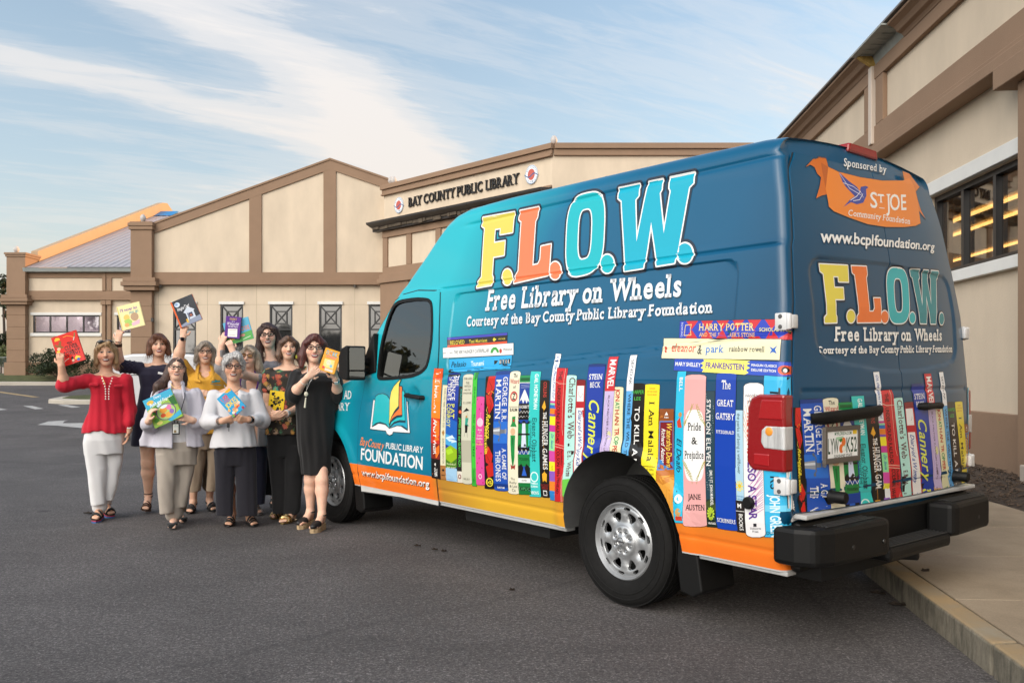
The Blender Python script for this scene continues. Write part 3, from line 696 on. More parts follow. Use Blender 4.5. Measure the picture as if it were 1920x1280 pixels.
def wrap_paint():
 m = bpy.data.materials.new('van_wrap'); m.use_nodes = True; t = NT(m.node_tree)
 o = t.a('ShaderNodeOutputMaterial'); p = t.a('ShaderNodeBsdfPrincipled'); t.link(p.outputs[0], o.inputs[0])
 co = t.a('ShaderNodeTexCoord').outputs['Object']; x, y, z = t.a('ShaderNodeSeparateXYZ', i_0=co).outputs
 # printed gradient: turquoise over the cab running to deep blue at the back
 f = t.math('ADD', t.math('MULTIPLY', t.math('SUBTRACT', x, .45), .62), t.math('MULTIPLY', t.math('SUBTRACT', z, 1.9), .42))
 f = t.math('ADD', f, t.math('MULTIPLY', t.math('SUBTRACT', t.noise(co, 1.1, 2), .5), .25)); f = t.math('MULTIPLY_ADD', f, .5, .5)
 blue = t.ramp(f, [(0.0, lin((0, 64, 96))), (.2, lin((1, 80, 116))), (.5, lin((2, 88, 124))), (.67, lin((3, 102, 138))), (.84, lin((8, 144, 164))), (1.0, lin((20, 172, 186)))])
 lowd = t.math('MULTIPLY', t.ramp(t.math('ABSOLUTE', t.math('SUBTRACT', x, 2.75)), [(.35, 1.0), (.9, 0.0)]), t.ramp(z, [(.95, 1.0), (1.0, .95), (1.0, .0)]) if False else t.ramp(t.math('MULTIPLY', z, .4), [(.46, 1.0), (.62, 0.0)]))
 blue = t.mix(t.math('MULTIPLY', lowd, .75), blue, lin((6, 96, 130)))
 orange = lin((238, 118, 34)); yellow = lin((222, 172, 48)); olive = lin((176, 128, 44))
 k = t.ramp(t.math('MULTIPLY', t.math('ADD', x, 2.0), .2), [(.33, orange), (.43, orange), (.52, yellow), (.66, yellow), (.77, (.50, .24, .03)), (.80, orange)])
 k = t.mix(t.math('MULTIPLY', t.ramp(z, [(.48, 0.0), (.60, .55)]), t.math('LESS_THAN', x, 1.93)), k, (*olive, 1))
 c = t.mix(t.math('LESS_THAN', z, .597), blue, k)
 c = t.mix(t.math('LESS_THAN', z, .408), c, (.55, .55, .53))
 t.link(c, p.inputs['Base Color'])
 p.inputs['Roughness'].default_value = .34; p.inputs['Specular IOR Level'].default_value = .25; p.inputs['Coat Weight'].default_value = .55; p.inputs['Coat Roughness'].default_value = .06
 b = t.a('ShaderNodeBump', i_Strength=.25, i_Distance=.002, i_Height=t.noise(co, 2.4, 3, .5)); t.link(b.outputs[0], p.inputs['Normal']); t.link(b.outputs[0], p.inputs['Coat Normal'])
 return m
M_WRAP = wrap_paint()
M_BLACKP = mat('black_plastic', (.005, .005, .005), .5, bump=.0008, bscale=300, spec=.25)
M_RUBBER = mat('tyre_rubber', (.0075, .0072, .007), .75, var=.3, scale=30, bump=.0008, bscale=200, spec=.2)
M_WELL = mat('wheel_well', (.11, .11, .108), .35, var=.4, scale=3)
M_CABIN = mat('cabin_trim', (.02, .02, .021), .7)
M_DARKGL = mat('van_dark_glass', (.006, .007, .008), .02, spec=.8, coat=1.0)
M_SEAM = mat('shut_line', (.006, .007, .008), .7)

def chaikin(P, n=2):
 for _ in range(n): P = [q for i in range(len(P)) for a, b in ((P[i], P[(i + 1) % len(P)]),) for q in ((a[0] * .8 + b[0] * .2, a[1] * .8 + b[1] * .2), (a[0] * .2 + b[0] * .8, a[1] * .2 + b[1] * .8))]
 return P
WIN = chaikin([ray_side(*p) for p in ((743, 566), (778, 560), (804, 561), (811.5, 570), (812, 632), (803, 686), (790, 699), (771, 706), (713, 711), (709, 704), (715, 648), (729, 595))])

def body_arrays():
 ds = np.unique(np.concatenate([[0, .003, .008, .015, .024, .035, .05, .065, .085, .11], np.arange(.14, 5.60, .028), np.arange(.285, .325, .005), np.arange(2.885, 2.93, .005), np.arange(5.62, 5.851, .018)]))
 zl = np.unique(np.round(np.concatenate([np.arange(.40, 2.58, .030), 2.054 + np.array([-.02, -.012, -.006, 0, .006, .012, .02]), 2.528 + np.array([-.024, -.014, -.007, 0, .007, .014, .024]), np.arange(1.35, 1.60, .011), np.arange(1.985, 2.012, .004), np.array([.478, .488, .5, .512, .522])]), 4))
 return ds, zl
def build_body():
 ds, zl = body_arrays(); xe0 = -1.13; rows = []
 for d in ds:
  X = xe0 + d; w = 1 - float(smooth01(d / 1.0))
  he = float(np.interp(X, HX, HZ)); r = .11 if X < 1.9 else max(.05, .11 - .06 * (X - 1.9))
  if X > 3.2: r = .07
  zt = max(he - r, .45)
  z = np.minimum(zl, zt); x = X + (edge_x(z) - xe0) * w
  y = side_y(x, z)
  # shoulder and roof
  xt = X + (float(edge_x(he - .04)) - xe0) * w; yt = float(side_y(xt, zt, False)) + (0 if X > 2 else 0)
  fan = np.linspace(0, pi / 2, 8)[1:]
  ya = yt - r * (1 - np.cos(fan)) - .10 * np.sin(fan) * r; za = zt + r * np.sin(fan); ya = np.minimum(ya, yt)
  kk = np.linspace(0, 1, 7)[1:]
  yr = ya[-1] * (1 - kk); crown = .045 if X < 1.95 else .045 + .02 * min(1, (X - 1.95))
  if X > 3.2: crown = .10
  zr = za[-1] + crown * (1 - (1 - kk) ** 2)
  bow = (.0 if X < 1.95 else 1.0)
  xr = np.full(len(fan) + len(kk), xt)
  if X > 1.9:
   xr[len(fan):] = xt + .10 * min(1, (X - 1.9) / .6) * (1 - (1 - kk) ** 2) * (1 if X < 4.3 else max(0, (4.72 - X) / .42))
  rows.append(np.stack([np.concatenate([x, xr]), np.concatenate([y, ya, yr]), np.concatenate([z, za, zr])], 1))
 R = np.array(rows); ns, nr, _ = R.shape
 mir = R[:, ::-1][:, 1:] * np.array([1, -1, 1]); ring = np.concatenate([R, mir], 1); n = ring.shape[1]
 vs = ring.reshape(-1, 3).tolist(); fs = []
 for i in range(ns - 1):
  for j in range(n):
   k = (j + 1) % n; fs.append((i * n + j, i * n + k, (i + 1) * n + k, (i + 1) * n + j))
 # rear face and nose as grids between the two halves of the end rings
 for end in (0, ns - 1):
  base = len(vs); m = 40; grid = {}
  for j in range(nr):
   for k in range(m + 1):
    if k == 0: grid[j, k] = end * n + j; continue
    if k == m: grid[j, k] = end * n + (n - 1 - j); continue
    if j == nr - 1: grid[j, k] = end * n + j; continue
    p = ring[end, j]; yy = p[1] * (1 - 2 * k / m)
    xx = float(rear_x(yy, p[2])) + .016 if end == 0 else p[0] + .05 * (1 - (1 - 2 * k / m) ** 2)
    if end == 0: xx = min(xx, p[0] + .02)
    grid[j, k] = len(vs); vs.append([xx, yy, p[2]])
  for j in range(nr - 1):
   for k in range(m):
    q = (grid[j, k], grid[j, k + 1], grid[j + 1, k + 1], grid[j + 1, k])
    q = tuple(dict.fromkeys(q))
    if len(q) > 2: fs.append(q if end else q[::-1])
 me = bpy.data.meshes.new('body'); me.from_pydata(vs, [], fs)
 bm = bmesh.new(); bm.from_mesh(me); bmesh.ops.remove_doubles(bm, verts=bm.verts, dist=2e-4); bmesh.ops.recalc_face_normals(bm, faces=bm.faces)
 bm.to_mesh(me); bm.free()
 for mm in (M_WRAP, M_WELL, M_CABIN): me.materials.append(mm)
 o = bpy.data.objects.new('body', me); COL.objects.link(o)
 # wheel wells and cabin are cut out of the solid
 def cutter(mb, mi):
  c = mb.build('cutter', [M_WRAP, M_WELL, M_CABIN], origin=O0); c.data.polygons.foreach_set('material_index', [mi] * len(c.data.polygons)); return c
 cuts = []
 for ax, r in ((0, .478), (3.711, .47)):
  for sgn in (1, -1):
   pl = [(ax + r * cos(a), .42 + (r + .035) * sin(a)) for a in np.linspace(0, pi, 33)] + [(ax - r + .01, .2), (ax + r - .01, .2)]
   b = MB(); b.prism(pl, lambda a, z, d: (a, d, z), sgn * .52, sgn * 1.2); cuts.append(cutter(b, 1))
 b = MB(); b.prism(WIN, lambda a, z, d: (a, d, z), -1.2, 1.2); cuts.append(cutter(b, 2))
 b = MB(); b.prism([(2.03, .9), (3.0, .9), (2.98, 1.45), (2.66, 1.86), (2.30, 2.02), (2.03, 2.03)], lambda a, z, d: (a, d, z), -.89, .89); cuts.append(cutter(b, 2))
 for c in cuts:
  md = o.modifiers.new('cut', 'BOOLEAN'); md.operation = 'DIFFERENCE'; md.solver = 'EXACT'; md.object = c
 dg = bpy.context.evaluated_depsgraph_get(); new = bpy.data.meshes.new_from_object(o.evaluated_get(dg))
 o.modifiers.clear(); o.data = new; bpy.data.meshes.remove(me)
 for c in cuts: mm = c.data; bpy.data.objects.remove(c); bpy.data.meshes.remove(mm)
 new.polygons.foreach_set('use_smooth', [True] * len(new.polygons)); new.set_sharp_from_angle(angle=radians(40))
 o.parent = VAN; return o
BODY = build_body()

# ---------------------------------------------------------------- lettering and print laid on the van's skin
def font_curve():
 c = bpy.data.curves.new('type', 'FONT'); o = bpy.data.objects.new('type', c); COL.objects.link(o); return o
_FO = font_curve(); _GL = {}
def _mesh_of(txt, off, shear):
 c = _FO.data; c.body = txt; c.offset = off; c.shear = shear; c.size = 1; c.resolution_u = 3; c.fill_mode = 'FRONT'
 dg = bpy.context.evaluated_depsgraph_get(); dg.update(); e = _FO.evaluated_get(dg); m = e.to_mesh()
 v = np.array([(p.co.x, p.co.y) for p in m.vertices]).reshape(-1, 2); f = [tuple(p.vertices) for p in m.polygons]; e.to_mesh_clear(); return v, f
STY = {'n': (0.0, 0), 'b': (.022, 0), 'h': (.012, 0), 'i': (.012, .35), 's': (.026, 0), 'r': (.010, 0)}
def _w(t, st): v, f = _mesh_of(t, *STY[st]); return v[:, 0].max() - v[:, 0].min()
def glyph(ch, st):
 if (ch, st) in _GL: return _GL[ch, st]
 if ch == ' ': r = (np.zeros((0, 2)), [], .36 if st in 'sr' else .30)
 else:
  v, f = _mesh_of(ch, *STY[st]); x0 = v[:, 0].min()
  adv = _w('|' + ch + '|', st) - _w('||', st)
  if st in 'sr':                                   # slab serifs on every free stem end
   cnt = {}
   for fc in f:
    for a, b in zip(fc, fc[1:] + fc[:1]): cnt.setdefault((min(a, b), max(a, b)), []).append(fc)
   th, ov = (.12, .085) if st == 's' else (.05, .075)
   ex = []
   for (a, b), l in cnt.items():
    if len(l) != 1: continue
    p, q = v[a], v[b]
    if abs(p[1] - q[1]) < .012 and .06 < abs(p[0] - q[0]) < .24:
     cy = np.mean([v[i][1] for i in l[0]]); up = 1 if cy > p[1] else -1
     xa, xb = sorted((p[0], q[0]))
     if ch == 'M': continue
     if ch in 'aectsoCGSJ' and st == 's' and ch not in 'a': continue
     l_, r_ = ov, ov
     if ch in 'rnmpdbhklifj1LFPRBDE' and p[1] > .3 and up == -1 and ch not in 'FPRBDEL': r_ = 0 if ch not in 'kdl' else ov * .2
     ex.append([(xa - l_, p[1]), (xb + r_, p[1]), (xb + r_, p[1] + up * th), (xa - l_, p[1] + up * th)])
   for e4 in ex: n = len(v); v = np.vstack([v, e4]); f = f + [(n, n + 1, n + 2, n + 3)]
   adv += ov * (1.1 if st == 's' else .6)
  r = (v - [x0, 0], f, adv)
 _GL[ch, st] = r; return r
CAP = None
def text_shape(s, st):
 """verts with baseline 0, cap height 1, width 0..1 ; faces"""
 global CAP
 if CAP is None: CAP = _mesh_of('H', 0, 0)[0][:, 1].max()
 vs, fs, x = [], [], 0.0; n = 0
 for ch in s:
  v, f, adv = glyph(ch, st)
  if len(v): vs.append(v + [x, 0]); fs += [tuple(i + n for i in q) for q in f]; n += len(v)
  x += adv
 v = np.vstack(vs); v[:, 0] -= v[:, 0].min(); w = v[:, 0].max(); v[:, 0] /= w; v[:, 1] /= CAP
 return v, fs, w / CAP

PAL = []
def pal(c):
 c = lin(c) if isinstance(c, str) or max(c) > 1 else c
 if c not in PAL: PAL.append(c)
 return PAL.index(c)
class Print:
 """flat artwork in surface coordinates, later draped on a surface; each piece a little above the one below"""
 def __init__(s): s.v = []; s.f = []; s.c = []; s.h = []; s.k = 0
 def add(s, pts, faces, col, lay=0.0):
  o = len(s.v); s.v += [(float(p[0]), float(p[1])) for p in pts]; s.k += 1
  s.h += [lay + (s.k % 37) * 4e-6] * len(pts); ci = pal(col)
  for f in faces: s.f.append(tuple(i + o for i in f)); s.c.append(ci)
 def poly(s, pts, col, lay=0.0):
  from mathutils.geometry import tessellate_polygon
  tr = tessellate_polygon([[Vector((p[0], p[1], 0)) for p in pts]]); s.add(pts, [tuple(t) for t in tr], col, lay)
 def ell(s, c, rx, ry, col, lay=0.0, n=28, ex=(1, 0), ey=(0, 1)):
  s.poly([(c[0] + rx * cos(a) * ex[0] + ry * sin(a) * ey[0], c[1] + rx * cos(a) * ex[1] + ry * sin(a) * ey[1]) for a in np.linspace(0, 2 * pi, n + 1)[:-1]], col, lay)
 def stroke(s, pts, w, col, lay=0.0, closed=False, caps=True):
  P = [Vector(p) for p in pts]; n = len(P)
  for i in range(n if closed else n - 1):
   a, b = P[i], P[(i + 1) % n]; d = (b - a)
   if d.length < 1e-7: continue
   d.normalize(); q = Vector((-d.y, d.x)) * w / 2
   s.add([a + q, b + q, b - q, a - q], [(0, 1, 2, 3)], col, lay)
  if caps:
   for p in P: s.ell(p, w / 2, w / 2, col, lay, 12)
 def quadmap(s, Q):
  TL, TR, BR, BL = [np.array(q, float) for q in Q]
  return lambda p, q: TL * (1 - p) * (1 - q) + TR * p * (1 - q) + BR * p * q + BL * (1 - p) * q
 def text(s, M, txt, box, col, lay=0.0, st='b', orient='h', shadow=None):
  """box in unit coords (p0,q0,p1,q1); orient 'h' reads across, 'v' reads downwards, 'u' upright letters stacked"""
  v, f, w = text_shape(txt, st); p0, q0, p1, q1 = box
  if orient == 'h': uv = np.stack([p0 + (p1 - p0) * v[:, 0], q1 - (q1 - q0) * v[:, 1]], 1)
  else: p0, p1 = min(p0, p1), max(p0, p1); uv = np.stack([p0 + (p1 - p0) * v[:, 1], q0 + (q1 - q0) * v[:, 0]], 1)
  pts = [M(a, b) for a, b in uv]
  if shadow is not None:
   dx, dy, sc = shadow; s.add([(p[0] + dx, p[1] + dy) for p in pts], f, sc, lay - 2.5e-4)
  s.add(pts, f, col, lay)
 def build(s, name, drape, parent, material, cuts_a=(), cuts_b=(), hole=None):
  bm = bmesh.new(); hv = bm.verts.layers.float.new('h'); lc = bm.faces.layers.int.new('c')
  bv = [bm.verts.new((p[0], p[1], 0)) for p in s.v]
  for b, h in zip(bv, s.h): b[hv] = h
  for f, c in zip(s.f, s.c):
   if len(set(f)) < 3: continue
   try: q = bm.faces.new([bv[i] for i in f]); q[lc] = c
   except ValueError: pass
  for ax, cuts in ((0, cuts_a), (1, cuts_b)):
   for c in cuts:
    co = [0, 0, 0]; no = [0, 0, 0]; co[ax] = c; no[ax] = 1
    g = [f for f in bm.faces if min(v.co[ax] for v in f.verts) < c - 1e-5 and max(v.co[ax] for v in f.verts) > c + 1e-5]
    if not g: continue
    es = {e for f in g for e in f.edges}; vv = {v for f in g for v in f.verts}
    bmesh.ops.bisect_plane(bm, geom=list(vv) + list(es) + g, dist=1e-6, plane_co=co, plane_no=no)
  if hole is not None:
   (hx, hz, hr, hs) = hole
   for a in np.linspace(-.2, pi + .2, 40):
    no = Vector((cos(a), sin(a) / hs, 0)); co = Vector((hx + hr * cos(a), hz + hr * hs * sin(a), 0))
    g = [f for f in bm.faces if any((Vector((v.co.x - hx, (v.co.y - hz) / hs, 0)).length < hr * 1.04) for v in f.verts) or (abs(f.calc_center_median().x - hx) < hr * 1.3 and f.calc_center_median().y < hz + hr * 1.5)]
    es = {e for f in g for e in f.edges}; vv = {v for f in g for v in f.verts}
    if g: bmesh.ops.bisect_plane(bm, geom=list(vv) + list(es) + g, dist=1e-6, plane_co=co, plane_no=no)
   kill = []
   for f in bm.faces:
    c = f.calc_center_median()
    if (c.y >= hz and math.hypot(c.x - hx, (c.y - hz) / hs) < hr) or (c.y < hz and abs(c.x - hx) < hr): kill.append(f)
   bmesh.ops.delete(bm, geom=kill, context='FACES')
  a = np.array([v.co[:2] for v in bm.verts]).reshape(-1, 2); h = np.array([v[hv] for v in bm.verts])
  P = drape(a[:, 0], a[:, 1], h)
  for v, p in zip(bm.verts, P): v.co = p
  ci = [f[lc] for f in bm.faces]
  me = bpy.data.meshes.new(name); bm.to_mesh(me); bm.free()
  ca = me.color_attributes.new('print', 'FLOAT_COLOR', 'CORNER')
  cols = np.ones((len(me.loops), 4), np.float32); pc = np.array([(*c, 1) for c in PAL], np.float32)
  k = 0
  for p, c in zip(me.polygons, ci): cols[p.loop_start:p.loop_start + p.loop_total] = pc[c]
  ca.data.foreach_set('color', cols.ravel())
  me.materials.append(material); o = bpy.data.objects.new(name, me); COL.objects.link(o)
  if parent is not None: o.parent = parent
  return o
def print_mat(name, rough=.34, coat=.5):
 m = bpy.data.materials.new(name); m.use_nodes = True; t = NT(m.node_tree)
 o = t.a('ShaderNodeOutputMaterial'); p = t.a('ShaderNodeBsdfPrincipled'); t.link(p.outputs[0], o.inputs[0])
 a = t.a('ShaderNodeAttribute', attribute_name='print'); t.link(a.outputs['Color'], p.inputs['Base Color'])
 p.inputs['Roughness'].default_value = rough; p.inputs['Specular IOR Level'].default_value = .25; p.inputs['Coat Weight'].default_value = coat; p.inputs['Coat Roughness'].default_value = .06
 return m
M_PRINT = print_mat('wrap_print'); M_PAPER = print_mat('book_cover_print', .4, .3)

# spine artwork in unit coordinates (p across, q downwards): base colour + pieces
def T(t, p0, q0, p1, q1, c, o='v', st='b'): return ('t', t, (p0, q0, p1, q1), c, o, st)
def B(p0, q0, p1, q1, c): return ('p', [(p0, q0), (p1, q0), (p1, q1), (p0, q1)], c)
def P(c, *pts): return ('p', list(pts), c)
def E_(p, q, rp, rq, c): return ('e', (p, q), rp, rq, c)
def LN(w, c, *pts): return ('l', list(pts), w, c)
K, WH, CRM, RED = '#15130f', '#e9e8e4', '#e6e0c4', '#c81f24'
def wig(q0, q1, p, amp, n): return [(p + amp * (1 if i % 2 else -1), q0 + (q1 - q0) * i / n) for i in range(n + 1)]
ART = {
 'mart': ('#e5701f', [B(0, 0, 1, .10, '#d9511f'), B(0, .10, 1, .45, '#e88124'), B(0, .45, 1, .68, '#c9341f'), B(0, .68, 1, .82, '#7a241b'), B(0, .82, 1, 1, '#141010'), T('THE MARTIAN', .72, .03, .28, .40, WH), T('ANDY WEIR', .72, .46, .28, .78, WH), T('CROWN', .68, .90, .38, .98, WH), E_(.52, .87, .12, .012, WH)]),
 'thin': ('#ddd8b8', [T('THEIR EYES WERE WATCHING GOD', .68, .03, .38, .45, '#2b2a22', 'v', 'n'), P('#a6793a', (.5, .47), (.75, .5), (.5, .54), (.25, .5)), T('ZORA NEALE HURSTON', .68, .56, .38, .83, '#2b2a22', 'v', 'n'), B(0, .85, 1, 1, '#a8713d'), E_(.5, .90, .22, .012, K), B(.2, .95, .8, .957, K)]),
 'tides': ('#16379a', [P('#1d5fb4', (0, .40), (1, .45), (1, .62), (0, .60)), P('#4aa3d8', (0, .56), (1, .60), (1, .70), (0, .66)), P('#cfe6f0', (0, .60), (.6, .57), (1, .63), (.5, .645)), P('#8fb51d', (0, .70), (.45, .665), (1, .70), (1, .80), (.5, .83), (0, .80)), P('#4a7a1f', (0, .80), (.5, .83), (1, .78), (1, .87), (0, .88)), P('#a9d52e', (0, .72), (.5, .69), (.7, .73), (.2, .76)), B(0, .88, 1, 1, '#9cc3df'), T('THE', .95, .02, .70, .12, WH, 'v', 'r'), T('PRINCE', .72, .02, .38, .25, WH, 'v', 'r'), T('OF', .34, .03, .16, .07, WH, 'v', 'r'), T('TIDES', .36, .08, .10, .25, WH, 'v', 'r'), T('PAT', .72, .28, .42, .42, '#e2e04a', 'v', 'r'), T('CONROY', .38, .28, .08, .50, '#e2e04a', 'v', 'r'), T('Hundreds of', .1, .83, .9, .85, '#eef0c0', 'h', 'n'), T('our coast', .1, .86, .9, .88, '#eef0c0', 'h', 'n')]),
 'dahl': ('#221c1a', [T('ROALD DAHL', .72, .02, .34, .20, '#2fb3a6', 'v', 'i'), E_(.5, .26, .34, .018, '#e06a4a'), T('JAMES and the GIANT PEACH', .76, .32, .28, .83, '#4cb84a'), B(0, .88, 1, 1, '#d8d2c4'), E_(.5, .935, .30, .025, '#7a2a22'), E_(.5, .935, .17, .015, '#d8d2c4')]),
 'lion': ('#cbc9b4', [B(0, .60, 1, .80, '#b3b09c'), T('THE LION', .1, .03, .92, .05, K, 'h', 'n'), T('THE', .32, .07, .66, .09, K, 'h', 'n'), T('WITCH', .18, .10, .82, .12, K, 'h', 'n'), T('AND THE', .2, .135, .8, .15, K, 'h', 'n'), T('WARDROBE', .08, .165, .94, .18, K, 'h', 'n'), T('C.S. LEWIS', .12, .25, .90, .268, K, 'h', 'n'), P(K, (.12, .345), (.5, .305), (.78, .33), (.50, .335)), LN(.012, K, (.5, .34), (.66, .38)), P('#2e9a86', (.40, .39), (.72, .40), (.60, .45), (.80, .47), (.35, .47)), P(K, (.36, .46), (.64, .46), (.60, .53), (.38, .53)), LN(.02, K, (.42, .5), (.30, .565)), LN(.02, K, (.57, .5), (.62, .57)), E_(.5, .385, .10, .012, '#b98a52'), T('N.L.E.I', .2, .945, .75, .96, K, 'h', 'n')]),
 'give': ('#3fbf3a', [P('#247a2a', (.2, 0), (1, 0), (1, .04), (.4, .07)), T('Silverstein', .72, .12, .40, .27, '#145c28', 'v', 'i'), T('THE GIVING TREE', .74, .36, .36, .74, '#145c28', 'v', 'r'), B(0, .84, 1, 1, '#35a833'), T('HarperCollins', .66, .86, .40, .97, '#145c28', 'v', 'n')]),
 'pink': ('#d74b97', [*[E_(.12 + .76 * ((i * 37) % 10) / 10, .03 + .94 * i / 17, .06, .010, '#b01f63') for i in range(18)], B(.12, .16, .9, .56, '#d74b97'), E_(.52, .29, .38, .05, '#f0c6d8'), *[LN(.012, '#d74b97', (.2 + .12 * i, .25), (.3 + .12 * i, .34)) for i in range(5)], LN(.02, '#f0c6d8', (.55, .24), (.55, .19), (.65, .18)), T('Anne', .25, .36, .75, .385, WH, 'h', 'n'), T('of', .4, .395, .6, .41, WH, 'h', 'n'), T('Green', .2, .425, .8, .447, WH, 'h', 'n'), T('Gables', .15, .46, .85, .482, WH, 'h', 'n'), T('L.M.', .3, .50, .7, .515, '#f0dc5a', 'h', 'n'), T('MONTGOMERY', .05, .53, .95, .545, '#f0dc5a', 'h', 'n'), E_(.5, .90, .2, .03, '#f0c6d8'), E_(.5, .90, .12, .018, '#d74b97')]),
 'reb': ('#15100e', [P('#c3241d', (.3, 0), (1, 0), (.95, .10), (.6, .18), (.1, .14), (.2, .05)), P('#c3241d', (.1, .16), (.7, .18), (.95, .26), (.5, .34), (.2, .24)), LN(.03, '#e8b23a', (.3, .16), (.6, .13), (.9, .15)), LN(.03, K, (.4, .05), (.7, .1), (.5, .15)), LN(.03, K, (.5, .2), (.7, .24), (.6, .3)), LN(.04, '#e8c04a', (.3, .27), (.2, .30), (.35, .325)), T('Rebecca', .62, .33, .22, .55, '#ecd93c', 'v', 'i'), T('DAPHNE DU MAURIER', .30, .44, .08, .69, '#ecd93c', 'v', 'b'), P('#c3241d', (.1, .64), (.5, .62), (.9, .70), (.7, .80), (.2, .76)), P('#c3241d', (.2, .80), (.9, .76), (.95, .88), (.4, .90)), LN(.03, '#e8b23a', (.3, .60), (.45, .64), (.3, .67)), LN(.03, K, (.3, .70), (.6, .76)), E_(.55, .94, .36, .04, '#ecd93c'), E_(.55, .94, .27, .030, '#15100e'), T('HB', .35, .925, .75, .955, '#ecd93c', 'h', 'b')]),
 'thro': ('#1c4fae', [B(0, 0, 1, .03, '#12357e'), B(0, .42, 1, .60, '#2a6cc8'), B(0, .94, 1, .97, '#12357e'), T('GEORGE R.R.', .90, .05, .58, .42, WH, 'v', 'r'), T('MARTIN', .46, .07, .10, .40, WH, 'v', 'r'), P('#8a8f98', (-.0, .475), (.45, .465), (.45, .535), (-.0, .525)), P('#c9cdd2', (.0, .487), (.45, .480), (.45, .50), (.0, .503)), LN(.05, '#5d646e', (.42, .42), (.50, .45), (.46, .55), (.36, .575)), P('#6b727c', (.48, .483), (.80, .487), (.80, .517), (.48, .521)), E_(.86, .50, .08, .022, '#8a8f98'), E_(.40, .575, .05, .014, '#5d646e'), E_(.40, .42, .05, .014, '#5d646e'), T('A GAME OF', .90, .64, .62, .90, WH, 'v', 'r'), T('THRONES', .50, .66, .16, .92, WH, 'v', 'r'), T('BANTAM', .25, .965, .75, .98, WH, 'h', 'b')]),
 'oz': ('#e4dec4', [T('The', .35, .02, .75, .05, K, 'h', 'r'), T('Wizard', .08, .065, .95, .10, '#bf2a2a', 'h', 'r'), T('of', .4, .115, .65, .14, K, 'h', 'n'), E_(.5, .205, .34, .042, '#bf2a2a'), E_(.5, .205, .24, .030, '#e4dec4'), T('Z', .36, .18, .66, .23, K, 'h', 'b'), B(.1, .287, .9, .290, K), T('BAUM', .18, .30, .85, .325, K, 'h', 'r'), P('#1f8a42', (.42, .37), (.72, .365), (.70, .42), (.85, .45), (.25, .45), (.40, .42)), E_(.56, .40, .08, .012, '#bf2a2a'), E_(.5, .49, .22, .03, '#d8b08a'), P('#1f8a42', (.28, .52), (.72, .52), (.66, .70), (.5, .80), (.36, .70)), P('#17672f', (.44, .54), (.56, .54), (.52, .78), (.47, .78)), P('#9a1f1f', (.3, .755), (.5, .775), (.72, .755), (.66, .80), (.5, .785), (.36, .80)), T('The', .3, .865, .65, .885, K, 'h', 'n'), T('Reilly', .2, .895, .8, .915, K, 'h', 'n'), T('& Lee', .2, .925, .85, .945, K, 'h', 'n'), T('Co', .38, .955, .68, .98, K, 'h', 'n')]),
 'hob': ('#1a3f94', [B(0, 0, 1, .06, '#1e8a4a'), B(.08, .018, .92, .045, '#0d5a2c'), B(0, .058, 1, .064, WH), *[LN(.012, '#cfd8ee', (.15, .08 + .012 * i), (.9, .075 + .012 * i)) for i in range(3)], P(WH, (.05, .22), (.25, .17), (.4, .13), (.5, .115), (.62, .14), (.8, .18), (.98, .23), (.8, .21), (.7, .235), (.55, .2), (.4, .235), (.25, .2)), B(0, .235, 1, .37, K), T('HOBBIT', .06, .25, .95, .275, WH, 'h', 'r'), LN(.02, WH, *[(i / 8, .315 if i % 2 else .295) for i in range(9)]), LN(.02, WH, *[(i / 8, .352 if i % 2 else .338) for i in range(9)]), B(0, .40, 1, .60, '#1a7d3d'), P(K, (0, .375), (.25, .40), (.5, .375), (.75, .40), (1, .375), (1, .405), (0, .405)), P('#cfd8ee', (.36, .40), (.62, .40), (.72, .60), (.30, .60)), B(0, .485, 1, .50, K), P(K, (0, .60), (.2, .57), (.36, .61), (.6, .57), (.85, .61), (1, .58), (1, .63), (0, .63)), LN(.03, WH, (0, .63), (.2, .66), (.35, .62), (.5, .665), (.7, .62), (.85, .66), (1, .63)), B(0, .66, 1, .76, '#1a7d3d'), T('TOLKIEN', .1, .69, .92, .712, '#0a2e16', 'h', 'r'), P(K, (0, .76), (.3, .74), (.5, .79), (.7, .74), (1, .77), (1, .86), (0, .86)), P('#2d5fc0', (.3, .84), (.5, .76), (.72, .84)), B(0, .86, 1, .90, WH), T('UNWIN', .3, .872, .7, .888, K, 'h', 'n'), B(0, .90, 1, 1, '#147236'), B(0, .935, 1, .965, K), T('EXPLIC', .05, .938, .95, .962, '#5fc27a', 'h', 'n')]),
 'gail': ('#35c2bd', [T('GAIL HONEYMAN', .80, .02, .46, .30, '#e6f4ef', 'v', 'b'), T('Eleanor Oliphant', .76, .37, .36, .72, '#15383a', 'v', 'r'), T('is completely fine', .36, .39, .10, .68, '#15383a', 'v', 'n'), E_(.5, .84, .36, .042, '#d8efe9'), E_(.5, .84, .27, .032, '#35c2bd'), T('PAMELA', .2, .885, .8, .90, '#e6f4ef', 'h', 'b'), T('DORMAN', .2, .91, .8, .925, '#e6f4ef', 'h', 'b'), T('VIKING', .15, .955, .85, .98, '#e6f4ef', 'h', 'b')]),
 'hung': ('#191514', [T('COLLINS', .74, .015, .42, .145, '#b8382f', 'v', 'b'), P('#e6a92c', (.55, .17), (.72, .23), (.55, .255), (.30, .23)), LN(.025, '#d99a2c', (.5, .25), (.5, .86)), T('THE', .78, .27, .44, .33, WH, 'v', 'b'), T('HUNGER', .90, .345, .36, .56, WH, 'v', 'r'), T('GAMES', .84, .58, .38, .76, WH, 'v', 'r'), P('#e6a92c', (.25, .80), (.5, .78), (.75, .80), (.70, .87), (.5, .85), (.30, .87)), T('KNOCKOUT', .1, .885, .9, .905, '#a8332c', 'h', 'n'), T('PRESS', .2, .91, .8, .93, '#a8332c', 'h', 'n'), B(.3, .94, .7, .985, WH), B(.36, .948, .64, .978, '#191514')]),
